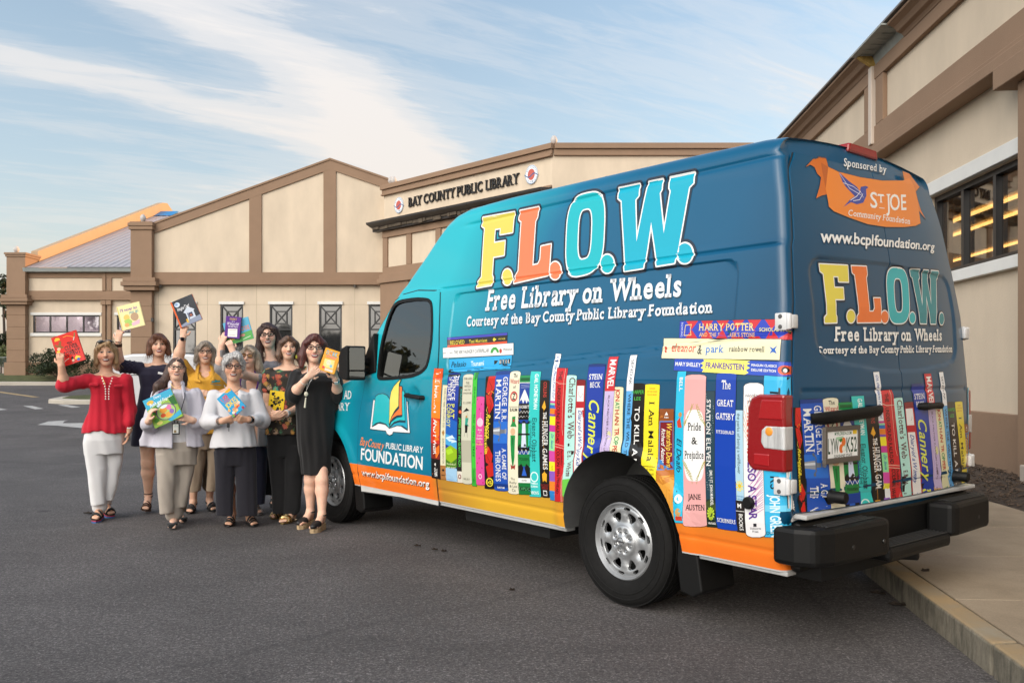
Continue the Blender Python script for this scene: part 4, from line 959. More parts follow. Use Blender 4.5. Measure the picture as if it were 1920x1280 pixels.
 'oh': ('#e9ebee', [T("Oh, the Places You'll Go!", .72, .02, .32, .305, '#2a59a8', 'v', 'i'), *[B(0, a, 1, b, c) for a, b, c in ((.32, .336, '#c23b94'), (.336, .348, '#8fd6a0'), (.348, .372, '#2a6bb8'), (.372, .41, '#e0802a'), (.41, .425, '#7a4aa8'), (.425, .485, '#ecdf2e'), (.485, .53, '#c23b94'), (.53, .66, '#8fdc9a'), (.66, .735, '#cc4a9e'), (.735, .80, '#ecdf2e'), (.80, .87, '#8a5ab8'), (.87, .935, '#e0802a'), (.935, 1, '#2a7fc4'))], T('Dr. Seuss', .74, .545, .34, .645, '#1f5aa0', 'v', 'i'), T('Random', .64, .765, .44, .795, K, 'v', 'n')]),
 'under': ('#c8242b', [T('THE', .55, .02, .25, .09, '#3a1414', 'v', 'b'), LN(.022, '#d9cdb8', (0, .10), (.35, .115), (.95, .115)), LN(.022, '#d9cdb8', (.80, 0), (.76, .12), (.76, .45), (.86, .50)), LN(.022, '#3a1414', (.88, 0), (.85, .12), (.84, .45), (.93, .5)), T('UNDERGROUND RAILROAD', .50, .13, .20, .56, '#3a1414', 'v', 'b'), LN(.022, '#d9cdb8', (0, .565), (1, .58)), LN(.022, '#d9cdb8', (0, .585), (1, .60)), T('Doubleday', .86, .60, .68, .73, '#3a1414', 'v', 'i'), T('COLSON WHITEHEAD', .56, .60, .26, .94, '#3a1414', 'v', 'b'), LN(.022, '#d9cdb8', (1, .79), (.85, .82), (.80, 1.0)), LN(.022, '#d9cdb8', (1, .82), (.93, .84), (.90, 1.0))]),
 'char': ('#b3e2d8', [B(0, .82, 1, 1, '#6cc24a'), B(0, .955, 1, 1, '#9a6a34'), T("Charlotte's Web", .90, .02, .34, .50, '#5c1f26', 'v', 'r'), LN(.008, K, (.7, .0), (.7, .02)), LN(.010, K, (0, .40), (1, .42)), LN(.010, K, (.45, .52), (.95, .47), (1, .47)), E_(.45, .55, .08, .013, K), LN(.01, K, (.25, .54), (.65, .56)), LN(.01, K, (.28, .565), (.62, .535)), T('E.B. White', .80, .60, .36, .80, '#5c1f26', 'v', 'r')]),
 'wimp': ('#b3202a', [B(0, 0, 1, .05, '#7d1820'), B(.10, .055, .88, .20, '#e6e4e2'), E_(.5, .125, .24, .035, '#e6e4e2'), LN(.02, '#3a3634', *[(.5 + .22 * cos(a), .125 + .034 * sin(a)) for a in np.linspace(0, 6.3, 16)]), B(.10, .26, .88, 1, '#e6e4e2'), *[B(.10, .30 + .07 * i, .88, .302 + .07 * i, '#b8c4d8') for i in range(10)], T('Diary of a Wimpy Kid', .72, .28, .34, .80, '#25529e', 'v', 'i'), P('#e2cf3a', (.3, .84), (.7, .82), (.75, .87), (.35, .89)), T('KINNEY', .62, .92, .36, 1.0, '#25529e', 'v', 'n')]),
 'cann': ('#1a3a9c', [B(0, 0, 1, .02, '#122a70'), T('STEIN', .10, .075, .90, .115, WH, 'h', 'r'), T('BECK', .18, .135, .82, .175, WH, 'h', 'r'), T('Cannery Row', .80, .27, .20, 1.0, '#d9e04a', 'v', 'i')]),
 'marv': ('#c5b3d9', [*[LN(.010, '#7a6a9a', *[(.5 + .45 * sin(i * 1.7 + k), .28 + .7 * k / 10) for k in range(11)]) for i in range(5)], E_(.7, .55, .2, .03, '#d5d39a'), B(0, 0, 1, .24, '#c62c36'), T('MARVEL', .86, .02, .24, .22, WH), T('BLACK PANTHER A NATION UNDER OUR FEET', .58, .27, .40, .86, K, 'v', 'n'), B(0, .80, .9, .92, '#d0a266'), B(0, .94, 1, 1, '#2a62b0')]),
 'trop': ('#e0dcb4', [T('JON', .70, .015, .36, .125, '#c03a2a'), T('AT', .70, .13, .36, .195, '#2f8a52'), T('HAN', .70, .20, .36, .335, '#b8472e'), T('TR', .70, .36, .36, .43, '#c03a2a'), T('OP', .70, .435, .36, .51, '#2f8a52'), T('PER', .70, .515, .36, .60, '#c03a2a'), *[LN(.012, K, *[(.5 + .34 * cos(a + i), .70 + .04 * sin(a * 1.5 + i)) for a in np.linspace(0, 6, 12)]) for i in range(3)], T('THIS IS WHERE', .96, .76, .66, 1.0, '#2f8a52'), T('I LEAVE YOU', .48, .79, .18, 1.0, '#c03a2a')]),
 'send': ('#5aa5dc', [B(0, 0, 1, .24, '#e9ebee'), T('SENDAK', .72, .03, .32, .20, '#26262a', 'v', 'n'), T('WHERE THE WILD THINGS ARE', .74, .26, .32, .88, '#1a2a3c', 'v', 'h'), P('#3c7a3a', (0, .93), (.5, .90), (1, .94), (1, 1), (0, 1))]),
 'kill': ('#171412', [T('HARPER', .06, .055, .94, .085, '#4cb84a', 'h', 'n'), T('LEE', .26, .11, .74, .138, '#4cb84a', 'h', 'n'), T('TO KILL A Mockingbird', .68, .19, .34, 1.06, WH, 'v', 'h')]),
 'mala': ('#ecd92c', [T('WINNER', .3, .03, .7, .04, '#c0502a', 'h', 'n'), T('OF THE NOBEL', .15, .055, .85, .065, '#c0502a', 'h', 'n'), T('PEACE PRIZE', .18, .08, .82, .09, '#c0502a', 'h', 'n'), T('I Am Malala', .68, .14, .34, .625, '#1c1a14', 'v', 'r'), B(.12, .665, .9, .670, K), *[T(s_, .16, .685 + .037 * i, .86, .700 + .037 * i, K, 'h', 'n') for i, s_ in enumerate(('THE GIRL', 'WHO STOOD', 'UP FOR', 'EDUCATION', 'AND WAS', 'SHOT BY THE', 'TALIBAN'))]]),
 'ship': ('#b46a2c', [B(0, 0, 1, .10, '#8a4a20'), P(WH, (.5, .025), (.62, .055), (.38, .055)), T('PAN', .36, .068, .64, .082, WH, 'h', 'b'), ('p', [(.04, .105), (.96, .105), (1.0, .53), (.02, .53)], '#3c7fc0'), B(.09, .115, .94, .52, '#7a1c22'), T('Watership Down', .88, .13, .54, .51, '#ecc84a', 'v', 'i'), T('Richard Adams', .44, .17, .20, .47, WH, 'v', 'i'), B(0, .58, 1, 1, '#d9973a'), P('#c07a2a', (0, .56), (.5, .60), (1, .57), (1, .62), (.4, .66), (0, .62)), *[LN(.012, '#b0702a', (.1 + .16 * i, .98), (.16 + .16 * i, .70 + .03 * (i % 3))) for i in range(6)]]),
 'deaf': ('#25b4d8', [T('BELL', .70, .04, .34, .13, WH, 'v', 'h'), E_(.55, .285, .2, .016, '#b98a52'), P('#c8402a', (.2, .33), (.55, .30), (.75, .37), (.3, .37)), T('El Deafo', .74, .44, .24, .665, '#15304a', 'v', 'i'), E_(.5, .84, .34, .03, WH), E_(.5, .84, .16, .014, '#25b4d8'), B(.2, .955, .9, .985, '#c8402a'), E_(.5, .93, .28, .028, '#c49a62')]),
 'pride': ('#dfa4a2', [('p', [(.5 + .49 * np.sign(cos(a)) * abs(cos(a)) ** .45, .465 + .235 * np.sign(sin(a)) * abs(sin(a)) ** .8) for a in np.linspace(0, 2 * pi, 41)[:-1]], '#e9e8e6'), *[LN(.018, '#a59a3c', *[(.5 + sg * (.10 + .40 * k / 9) + .05 * sin(k * 2.2 + i * 2), c0 + dq * (k / 9) ** .8 + .016 * cos(k * 2.6 + i * 2.1)) for k in range(10)]) for i in range(3) for sg in (1, -1) for c0, dq in ((.20, .13), (.70, -.13))], T('Pride', .20, .315, .82, .365, K, 'h', 'r'), T('&', .38, .41, .66, .455, K, 'h', 'r'), T('Prejudice', .06, .50, .94, .55, K, 'h', 'r'), T('JANE', .20, .785, .78, .82, K, 'h', 'r'), T('AUSTEN', .08, .855, .94, .89, K, 'h', 'r')]),
 'stat': ('#24404c', [P('#1b2a22', (0, .80), (1, .78), (1, 1), (0, 1)), P('#3c4a24', (0, .82), (.5, .79), (1, .83), (1, .88), (0, .86)), *[E_(.08 + .84 * ((i * 61) % 29) / 29, .02 + .72 * ((i * 37) % 41) / 41, .018, .0028, '#d5dde0') for i in range(40)], T('STATION ELEVEN', .58, .06, .18, .55, WH, 'v', 'r'), T('EMILY ST. JOHN MANDEL', .72, .58, .46, .84, WH, 'v', 'h'), *[P('#b3cc3a', (.45 + .30 * cos(a - .2), .90 + .045 * sin(a - .2)), (.45 + .36 * cos(a), .90 + .052 * sin(a)), (.45 + .30 * cos(a + .2), .90 + .045 * sin(a + .2)), (.45, .90)) for a in np.linspace(0, 2 * pi, 13)[:-1]], E_(.45, .90, .17, .024, '#3c4a24'), T('VINTAGE', .15, .965, .85, .98, WH, 'h', 'b')]),
 'gats': ('#123fa6', [T('The', .28, .045, .74, .10, WH, 'h', 'r'), T('GREAT', .08, .17, .90, .21, WH, 'h', 'r'), T('GATSBY', .04, .255, .96, .295, WH, 'h', 'r'), T('FITZGERALD', .06, .365, .94, .385, WH, 'h', 'r'), T('SCRIBNERS', .06, .93, .94, .955, WH, 'h', 'r')]),
 'perk': ('#a9cbdc', [T('the perks of being a wallflower', .68, .025, .36, .52, '#24323c', 'v', 'n'), *[P('#e8d24a', (.5, .62), (.5 + .40 * cos(a - .2), .62 + .045 * sin(a - .2)), (.5 + .40 * cos(a + .2), .62 + .045 * sin(a + .2))) for a in np.linspace(0, 2 * pi, 10)[:-1]], E_(.5, .62, .16, .018, '#d9b82a'), T('STEPHEN', .1, .70, .9, .712, '#3a7ab0', 'h', 'n'), T('CHBOSKY', .1, .722, .9, .734, '#3a7ab0', 'h', 'n'), B(0, .74, 1, 1, '#26201e'), T('M', .2, .765, .6, .80, WH, 'h', 'b'), B(0, .825, 1, .829, WH), T('BOOKS', .70, .85, .32, .985, WH, 'v', 'h')]),
 'sunn': ('#e6e4e4', [*[LN(.018, '#e0812a', (.5, .42), (.5 + .5 * cos(a), .25 + .17 * sin(a))) for a in np.linspace(.4, 6.0, 24)], *[LN(.018, '#b23a9a', (.5 - .1 * (i % 3), .60 + .012 * i), (.96, .48 + .016 * i)) for i in range(22)], T('nicola', .10, .07, .72, .09, '#26262a', 'h', 'n'), T('yoon', .20, .105, .74, .125, '#26262a', 'h', 'n'), T('THE SUN IS', .62, .18, .20, .46, '#d2452a'), T('ALSO A STAR', .62, .47, .22, .885, '#5a2f8a'), B(.42, .91, .58, .93, '#26262a'), T('Delacorte', .25, .935, .8, .948, '#26262a', 'h', 'n'), T('Press', .35, .955, .65, .97, '#26262a', 'h', 'n')]),
 'green': ('#37aedb', [B(0, .80, 1, .84, '#6cc6e6'), T('THE FAULT IN OUR STARS', .76, .04, .34, .645, '#123', 'v', 'h') if False else T('TH', .74, .07, .30, .20, '#14222c', 'v', 'h'), T('RS', .70, .62, .34, .70, '#14222c', 'v', 'h'), T('JOHN GREEN', .72, .735, .30, 1.0, '#dff0f4', 'v', 'b'), T('DUTTON', .1, .965, .9, .985, '#14222c', 'h', 'n')]),
 'world': ('#e2e2e0', [T('BETWEEN THE WORLD AND ME', .70, .02, .34, .97, '#1a1a1a', 'v', 'b')]),
}
ARTH = {   # lying books: p along the spine
 'belo': ('#241a18', [B(0, 0, 1, .22, '#3f3fae'), B(0, .22, .2, 1, '#4a2418'), B(0, .80, 1, 1, '#d9502a'), T('BELOVED', .03, .36, .29, .76, '#e6cf3a', 'h', 'r'), T('Toni Morrison', .37, .40, .68, .72, '#e6cf3a', 'h', 'r'), P('#e6cf3a', (.77, .55), (.79, .36), (.83, .55), (.79, .76)), T('VINTAGE', .86, .46, .97, .62, '#e6cf3a', 'h', 'n')]),
 'cate': ('#e6e6e4', [T('Eric Carle', .01, .44, .13, .60, K, 'h', 'n'), T('THE VERY HUNGRY CATERPILLAR', .155, .34, .67, .66, K, 'h', 'n'), P('#3c9a3a', (.69, .75), (.70, .45), (.73, .25), (.77, .25), (.80, .5), (.81, .75), (.78, .75), (.765, .5), (.74, .5), (.72, .78)), E_(.83, .62, .018, .20, '#b8402a'), T('Philomel', .87, .40, .98, .62, K, 'h', 'n')]),
 'pelic': ('#2fa4dc', [B(0, .76, 1, .80, '#1f86bc'), T('Pelasio', .03, .22, .29, .62, '#12303f', 'h', 'i'), T('Tsunami', .37, .26, .58, .62, '#dff0f4', 'h', 'h'), P(K, (.74, .30), (.80, .34), (.77, .55), (.74, .6)), *[B(.82 + .042 * i, .26, .855 + .042 * i, .62, K) for i in range(4)], *[T(c_, .825 + .042 * i, .32, .85 + .042 * i, .56, WH, 'h', 'n') for i, c_ in enumerate('ETOL')]]),
 'harry': ('#2a3fb0', [*[P('#c42a32', (.065 + .15 * i, 0), (.185 + .15 * i, 0), (.125 + .15 * i, .5)) for i in range(6)], *[P('#c42a32', (.065 + .15 * i, 1), (.185 + .15 * i, 1), (.125 + .15 * i, .5)) for i in range(6)], P('#c42a32', (.92, 1), (1, .6), (1, 1)), T('ROWLING', .036, .08, .016, .92, '#cdd2f0', 'v', 'n'), LN(.006, '#e0c47a', (.06, .25), (.12, .2), (.11, .5), (.12, .82), (.05, .85), (.06, .25)), T('HARRY POTTER', .195, .17, .725, .56, '#e8cf8a', 'h', 'r'), T('AND THE SORCERER\'S STONE', .20, .68, .73, .90, '#e0b47a', 'h', 'r'), T('SCHOLASTIC', .77, .42, .995, .60, '#e6dc8a', 'h', 'r')]),
 'park': ('#e6dfb8', [LN(.008, '#c23a2a', (.03, .42), (.04, .5), (.03, .6), (.04, .7)), LN(.008, '#c23a2a', (.02, .42), (.03, .5), (.02, .6), (.03, .7)), T('eleanor', .085, .26, .31, .66, '#c8352a', 'h', 'r'), T('&', .33, .32, .37, .76, '#26262a', 'h', 'r'), T('park', .40, .32, .56, .68, '#2a72c4', 'h', 'r'), T('rainbow rowell', .60, .36, .885, .62, '#26262a', 'h', 'r'), P('#2a62b8', (.92, .35), (.95, .45), (.98, .30), (.965, .5), (.98, .7), (.95, .62), (.925, .7), (.94, .52))]),
 'frank': ('#2a4cb8', [P('#e9e46a', (.27, 0), (.69, 0), (.66, .12), (.69, .2), (.655, .35), (.69, .5), (.655, .7), (.68, .85), (.65, 1), (.27, 1), (.285, .8), (.255, .7), (.28, .5), (.255, .35), (.285, .15)), T('MARY SHELLEY', .012, .33, .255, .62, WH, 'h', 'b'), T('FRANKENSTEIN', .30, .26, .64, .68, '#5a2f9a', 'h', 'b'), T('PENGUIN CLASSICS', .70, .22, .905, .38, WH, 'h', 'b'), T('DELUXE EDITION', .70, .55, .90, .72, WH, 'h', 'b'), E_(.953, .55, .040, .32, '#d9502a'), E_(.953, .55, .018, .22, K), E_(.955, .58, .009, .15, WH)]),
}
def spine(pr, Q, art, lay=0.0, edge=True, rnd=0.0):
 base, ops = (ART.get(art) or ARTH[art]); M = pr.quadmap(Q)
 side_len = np.linalg.norm(np.array(Q[1]) - np.array(Q[0]))
 out = [(0, 0), (1, 0), (1, .25), (1, .5), (1, .75), (1, 1), (0, 1), (0, .75), (0, .5), (0, .25)]
 if rnd: out = [(0, rnd), (.08, rnd * .4), (.3, 0), (.7, 0), (.92, rnd * .4), (1, rnd), (1, 1 - rnd), (.92, 1 - rnd * .4), (.7, 1), (.3, 1), (.08, 1 - rnd * .4), (0, 1 - rnd)]
 pts = [M(*p) for p in out]; c = np.mean(pts, 0)
 if edge:
  ex = []
  for p in pts: d = p - c; ex.append(p + np.sign(d) * .0022)
  pr.poly(ex, '#1a1715', lay)
 pr.poly(pts, base, lay + 3e-4)
 for n, o in enumerate(ops):
  l = lay + 6e-4 + n * 1.2e-5
  if o[0] == 'p': pr.poly([M(*p) for p in o[1]], o[2], l)
  elif o[0] == 'e':
   (p, q), rp, rq, cc = o[1:]; pr.poly([M(p + rp * cos(a), q + rq * sin(a)) for a in np.linspace(0, 2 * pi, 25)[:-1]], cc, l)
  elif o[0] == 'l': pr.stroke([M(*p) for p in o[1]], o[2] * side_len * (1 if art in ART else 1.0), o[3], l)
  else: pr.text(M, o[1], o[2], o[3], l + 3e-4, o[5], o[4])
# ---------------------------------------------------------------- artwork on the driver's side
DOOR = [ray_side(*p) for p in ((826, 545), (823.5, 650), (820.5, 740), (819.5, 860), (823, 948), (752, 932), (679, 921), (672, 880), (673, 790), (683, 730), (693, 682))]
DOOR += [(3.045, 1.500), (2.83, 1.775), (2.62, 2.005), (2.52, 2.050), (2.3, 2.068)]
DOOR_OFF = .005
from mathutils.geometry import tessellate_polygon
def in_poly(x, z, poly):
 x = np.asarray(x); z = np.asarray(z); r = np.zeros(x.shape, bool); n = len(poly)
 for i in range(n):
  (x0, z0), (x1, z1) = poly[i], poly[(i + 1) % n]
  c = ((z0 > z) != (z1 > z)) & (x < (x1 - x0) * (z - z0) / ((z1 - z0) if z1 != z0 else 1e-9) + x0); r ^= c
 return r
def drape_side(a, b, h, base=.0015):
 # in art space a = -x so that it reads from front to back
 x = -a; off = base + h + np.where(in_poly(x, b, DOOR), DOOR_OFF, 0)
 y = side_y(x, b)
 ed = edge_x(b); over = np.clip(ed - x, 0, 1)                     # past the corner: carry on round it
 xx = np.maximum(x, ed) - off * np.clip(1 - (x - ed) / CR, 0, 1) * .7
 y = np.where(over > 0, np.interp(b, ZS, YS) - CR - over, y)
 return np.stack([xx, y + off, b], 1)
def drape_rear(a, b, h, base=.0105):
 y = -a; x = rear_x(y, b) + rfeat(y, b) - base - h
 return np.stack([x, y, b], 1)
def SQ(crop, sc, *pts, rear=False):
 r = []
 for p in pts:
  u, v = crop[0] + p[0] / sc, crop[1] + p[1] / sc
  x, z = ray_rear(u, v) if rear else ray_side(u, v); r.append((-x, z))
 return r
NAVY, TURQ, YEL, ORG = '#222c3a', '#12acb6', '#d2c552', '#e0784c'
LET = {'F': [(0, 0), (.48, 0), (.48, .10), (.44, .14), (.44, .40), (.78, .40), (.78, .60), (.44, .60), (.44, .80), (.62, .80), (.62, .71), (1, .71), (1, 1), (0, 1), (0, .88), (.1, .84), (.1, .14), (0, .09)],
       'L': [(0, 0), (1, 0), (1, .43), (.72, .43), (.72, .25), (.66, .19), (.50, .19), (.50, .80), (.55, .86), (.55, 1), (0, 1), (0, .88), (.08, .84), (.08, .16), (0, .10)],
       'W': [(0, 1), (.29, 1), (.29, .86), (.245, .82), (.275, .32), (.42, 1), (.60, 1), (.60, .88), (.575, .84), (.64, .36), (.72, .84), (.70, .88), (.70, 1), (1, 1), (1, .88), (.95, .84), (.80, 0), (.57, 0), (.47, .52), (.39, 0), (.13, 0), (.05, .84), (0, .88)]}
def big_flow(pr, quads, dots, cols, ow, iw, lay=.0004):
 """outlined slab letters F.L.O.W."""
 shapes = []
 for ch, Q, c in zip('FLOW', quads, cols):
  M = pr.quadmap(Q)
  if ch == 'O':
   se = lambda rx, ry: [M(.5 + rx * np.sign(cos(a)) * abs(cos(a)) ** .62, .5 - ry * np.sign(sin(a)) * abs(sin(a)) ** .62) for a in np.linspace(0, 2 * pi, 49)[:-1]]
   shapes.append(([se(.5, .5), se(.19, .31)], c))
  else: shapes.append(([[M(p, 1 - q) for p, q in LET[ch]]], c))
 for D, c in zip(dots, cols): shapes.append(([D], c))
 for loops, c in shapes:
  for l in loops: pr.stroke(l, ow, NAVY, lay, True)
 for loops, c in shapes:
  vv = [Vector((*p, 0)) for l in loops for p in l]
  tr = tessellate_polygon([[Vector((*p, 0)) for p in l] for l in loops])
  pr.add([(p.x, p.y) for p in vv], [tuple(t) for t in tr], NAVY, lay + 4e-4)
 for loops, c in shapes:
  for l in loops: pr.stroke(l, iw, '#e8e8e6', lay + 8e-4, True)
  vv = [Vector((*p, 0)) for l in loops for p in l]
  tr = tessellate_polygon([[Vector((*p, 0)) for p in l] for l in loops])
  pr.add([(p.x, p.y) for p in vv], [tuple(t) for t in tr], c, lay + 1.2e-3)
def dotpoly(crop, sc, c, rx, ry, rear=False): return SQ(crop, sc, *[(c[0] + rx * cos(a), c[1] - ry * sin(a)) for a in np.linspace(0, 2 * pi, 29)[:-1]], rear=rear)

def side_art():
 L = Print(); C, sc = (820, 300), 3.5556
 quads = [SQ(C, sc, *q) for q in (((305, 385), (515, 348), (475, 812), (265, 850)), ((552, 340), (782, 293), (738, 768), (513, 820)), ((878, 250), (1128, 195), (1094, 738), (845, 795)), ((1212, 190), (1712, 85), (1690, 668), (1190, 750)))]
 dots = [dotpoly(C, sc, *d) for d in (((468, 780), 33, 52), ((787, 737), 38, 57), ((1135, 692), 44, 60), ((1652, 622), 52, 66))]
 big_flow(L, quads, dots, (YEL, ORG, TURQ, '#0aa2bb'), .052, .019)
 sh = (.006, -.008, '#23424f')
 M = L.quadmap(SQ(C, sc, (330, 868), (1625, 758), (1616, 903), (312, 1000))); L.text(M, 'Free Library on Wheels', (0, 0, 1, 1), '#dfe2e6', .0009, 's', shadow=sh)
 M = L.quadmap(SQ(C, sc, (192, 1044), (1832, 938), (1826, 1015), (187, 1108))); L.text(M, 'Courtesy of the Bay County Public Library Foundation', (0, 0, 1, 1), '#dfe2e6', .0009, 's', shadow=(.004, -.006, '#23424f'))
 C, sc = (660, 700), 5.818
 H = lambda *p: SQ(C, sc, *p)
 lay0 = .0002
 for col, pts in (('#e9e9e8', [(243, 290), (257, 290), (228, 585), (300, 545), (370, 560), (416, 603), (470, 570), (540, 575), (617, 628), (603, 305), (612, 308), (638, 645), (455, 632), (445, 660), (417, 670), (390, 655), (378, 622), (207, 602)]),
                     ('#1fb0b8', [(268, 250), (300, 228), (345, 222), (390, 240), (420, 285), (415, 592), (380, 548), (320, 526), (270, 538), (230, 572)]),
                     ('#1c9fbc', [(588, 262), (600, 268), (615, 602), (560, 566), (500, 562), (428, 588), (470, 548), (530, 530), (594, 538)]),
                     ('#23bcc2', [(560, 190), (580, 195), (588, 512), (530, 506), (470, 526), (424, 572), (440, 528), (500, 482), (560, 472)]),
                     ('#e5783c', [(530, 140), (555, 145), (555, 450), (500, 456), (455, 484), (428, 524), (440, 480), (480, 428), (527, 380)]),
                     ('#e9da66', [(543, 68), (515, 90), (470, 140), (440, 200), (425, 280), (418, 550), (440, 470), (475, 405), (518, 352), (523, 110)])):
  p = H(*pts); L.stroke(p, .014, '#1d3440', lay0, True); L.poly(p, col, lay0 + .0004); lay0 += .0006
 M = L.quadmap(H((100, 690), (365, 745), (358, 828), (93, 778))); L.text(M, 'Bay County', (0, 0, 1, 1), '#ee8a52', .0006, 'i')
 M = L.quadmap(H((380, 752), (786, 800), (781, 868), (376, 815))); L.text(M, 'PUBLIC LIBRARY', (0, 0, 1, 1), '#e9e9e8', .0006, 'h')
 M = L.quadmap(H((107, 815), (781, 908), (777, 1045), (104, 935))); L.text(M, 'FOUNDATION', (0, 0, 1, 1), '#e9e9e8', .0006, 'b')
 M = L.quadmap(H((112, 1042), (851, 1165), (846, 1243), (107, 1108))); L.text(M, 'www.bcplfoundation.org', (0, 0, 1, 1), '#efefec', .0006, 'b', shadow=(.005, -.006, '#7a3510'))
 C, sc = (400, 540), 5.333
 M = L.quadmap(SQ(C, sc, (1306, 1026), (1384, 1026), (1381, 1105), (1304, 1107))); L.text(M, 'AD', (0, 0, 1, 1), '#e9e9e8', .0006, 'r')
 M = L.quadmap(SQ(C, sc, (1105, 1146), (1368, 1146), (1364, 1222), (1100, 1222))); L.text(M, 'LIBRARY', (0, 0, 1, 1), '#e9e9e8', .0006, 'r')
 ca = np.arange(-3.6, 1.1, .10); cb = np.concatenate([np.arange(.5, 2.62, .06), [2.034, 2.042, 2.048, 2.054, 2.060, 2.066, 2.074, 2.505, 2.516, 2.528, 2.540, 2.551, 1.978, 1.986, 1.994, 2.003, 2.012]])
 ca = np.concatenate([ca, [-1.79, -1.775, -1.765, .82, .806]])
 L.build('wrap_lettering', drape_side, BODY, M_PRINT, ca, cb)
 # the long row of spines, in the order they stand
 S_ = Print()
 A, B2, C2, D2, E2 = ((800, 620), 4.267), ((930, 640), 4.267), ((1060, 640), 4.57), ((1220, 580), 5.818), ((1220, 760), 4.92)
 px = lambda z, *p: [(z[0][0] + a / z[1], z[0][1] + b / z[1]) for a, b in p]
 R = [('hob', px(B2, (196, 272), (284, 270), (284, 1225), (186, 1222)), 0), ('mart', px(A, (68, 300), (135, 303), (112, 1187), (48, 1172)), 0), ('thin', px(A, (131, 432), (170, 435), (160, 1190), (115, 1186)), 0), ('tides', px(A, (175, 340), (270, 335), (248, 1208), (160, 1195)), .012), ('dahl', px(A, (265, 445), (296, 450), (290, 1215), (249, 1212)), 0),
         ('lion', px(A, (298, 348), (377, 345), (366, 1228), (289, 1222)), .014), ('give', px(A, (380, 335), (414, 332), (402, 1243), (365, 1238)), 0), ('pink', px(A, (402, 526), (465, 525), (469, 1235), (401, 1232)), .008), ('reb', px(A, (478, 365), (556, 362), (546, 1265), (467, 1262)), .006), ('thro', px(A, (558, 325), (672, 318), (656, 1283), (545, 1275)), .010),
         ('oz', px(B2, (118, 238), (201, 236), (191, 1222), (100, 1216)), .016), ('gail', px(B2, (283, 238), (363, 240), (362, 1243), (272, 1238)), 0), ('hung', px(B2, (352, 310), (430, 310), (437, 1249), (362, 1243)), .010), ('under', px(B2, (492, 212), (577, 215), (554, 1281), (478, 1275)), 0), ('oh', px(B2, (470, 97), (513, 100), (480, 1270), (436, 1265)), 0),
         ('char', px(B2, (567, 268), (650, 270), (637, 1270), (553, 1282)), .008), ('wimp', px(C2, (100, 328), (174, 328), (172, 1250), (85, 1250)), .010), ('cann', px(C2, (205, 195), (348, 192), (308, 1330), (172, 1330)), .008), ('trop', px(C2, (402, 390), (500, 388), (500, 1360), (385, 1360)), .010), ('marv', px(C2, (375, 132), (455, 130), (388, 1345), (304, 1345)), 0),
         ('kill', px(C2, (568, 360), (686, 360), (672, 1390), (552, 1390)), .010), ('send', px(C2, (558, 118), (615, 116), (555, 1380), (497, 1380)), 0), ('mala', px(C2, (688, 365), (811, 367), (800, 1420), (672, 1410)), .006), ('ship', px(E2, (85, 30), (216, 30), (238, 1078), (80, 1090)), .03),
         ('deaf', px(E2, (252, -315), (331, -315), (320, 1080), (232, 1075)), 0), ('pride', px(E2, (325, -285), (517, -285), (524, 1118), (320, 1112)), .014), ('stat', px(E2, (508, -130), (593, -130), (622, 1122), (522, 1115)), 0), ('gats', px(E2, (612, -300), (796, -295), (804, 1158), (613, 1130)), .006), ('perk', px(E2, (772, 42), (852, 44), (888, 1172), (800, 1160)), 0),
         ('green', px(E2, (1051, -278), (1249, -262), (1262, 1214), (1056, 1211)), 0), ('sunn', px(E2, (864, -208), (1046, -208), (1066, 1212), (888, 1212)), .022), ('world', px(E2, (1222, 420), (1316, 420), (1350, 1090), (1250, 1092)), 0),
         ('belo', px(A, (165, 55), (637, 15), (635, 100), (168, 132)), 0), ('pelic', px(A, (172, 228), (675, 195), (666, 303), (176, 333)), 0), ('cate', px(A, (133, 138), (687, 98), (687, 190), (135, 217)), 0),
         ('harry', px(D2, (308, 128), (1490, 106), (1485, 328), (300, 310)), 0), ('frank', px(D2, (265, 526), (1512, 575), (1507, 739), (253, 662)), 0), ('park', px(D2, (135, 315), (1418, 325), (1405, 550), (122, 531)), 0)]
 for n, (art, q, rnd) in enumerate(R):
  spine(S_, [(-x, z) for x, z in (ray_side(*p) for p in q)], art, (n % 4) * .0 + (0.0012 if art in ('park', 'cate', 'sunn') else (n % 2) * .0004), True, rnd)
 ca = np.concatenate([np.arange(-2.0, 1.16, .08), [-1.79, -1.782, -1.774, -1.766, -1.758, .806, .813, .82, .828, .835], np.arange(-2.06, -1.90, .010)]); ca = np.concatenate([ca, np.arange(1.06, 1.19, .012)])
 zc = np.arange(1.40, 1.58, .010)
 S_.build('wrap_books', drape_side, BODY, M_PRINT, ca, np.concatenate([np.arange(.55, 1.7, .09), [.488, .50, .512], zc]), hole=(0, .42, .478, 1.073))

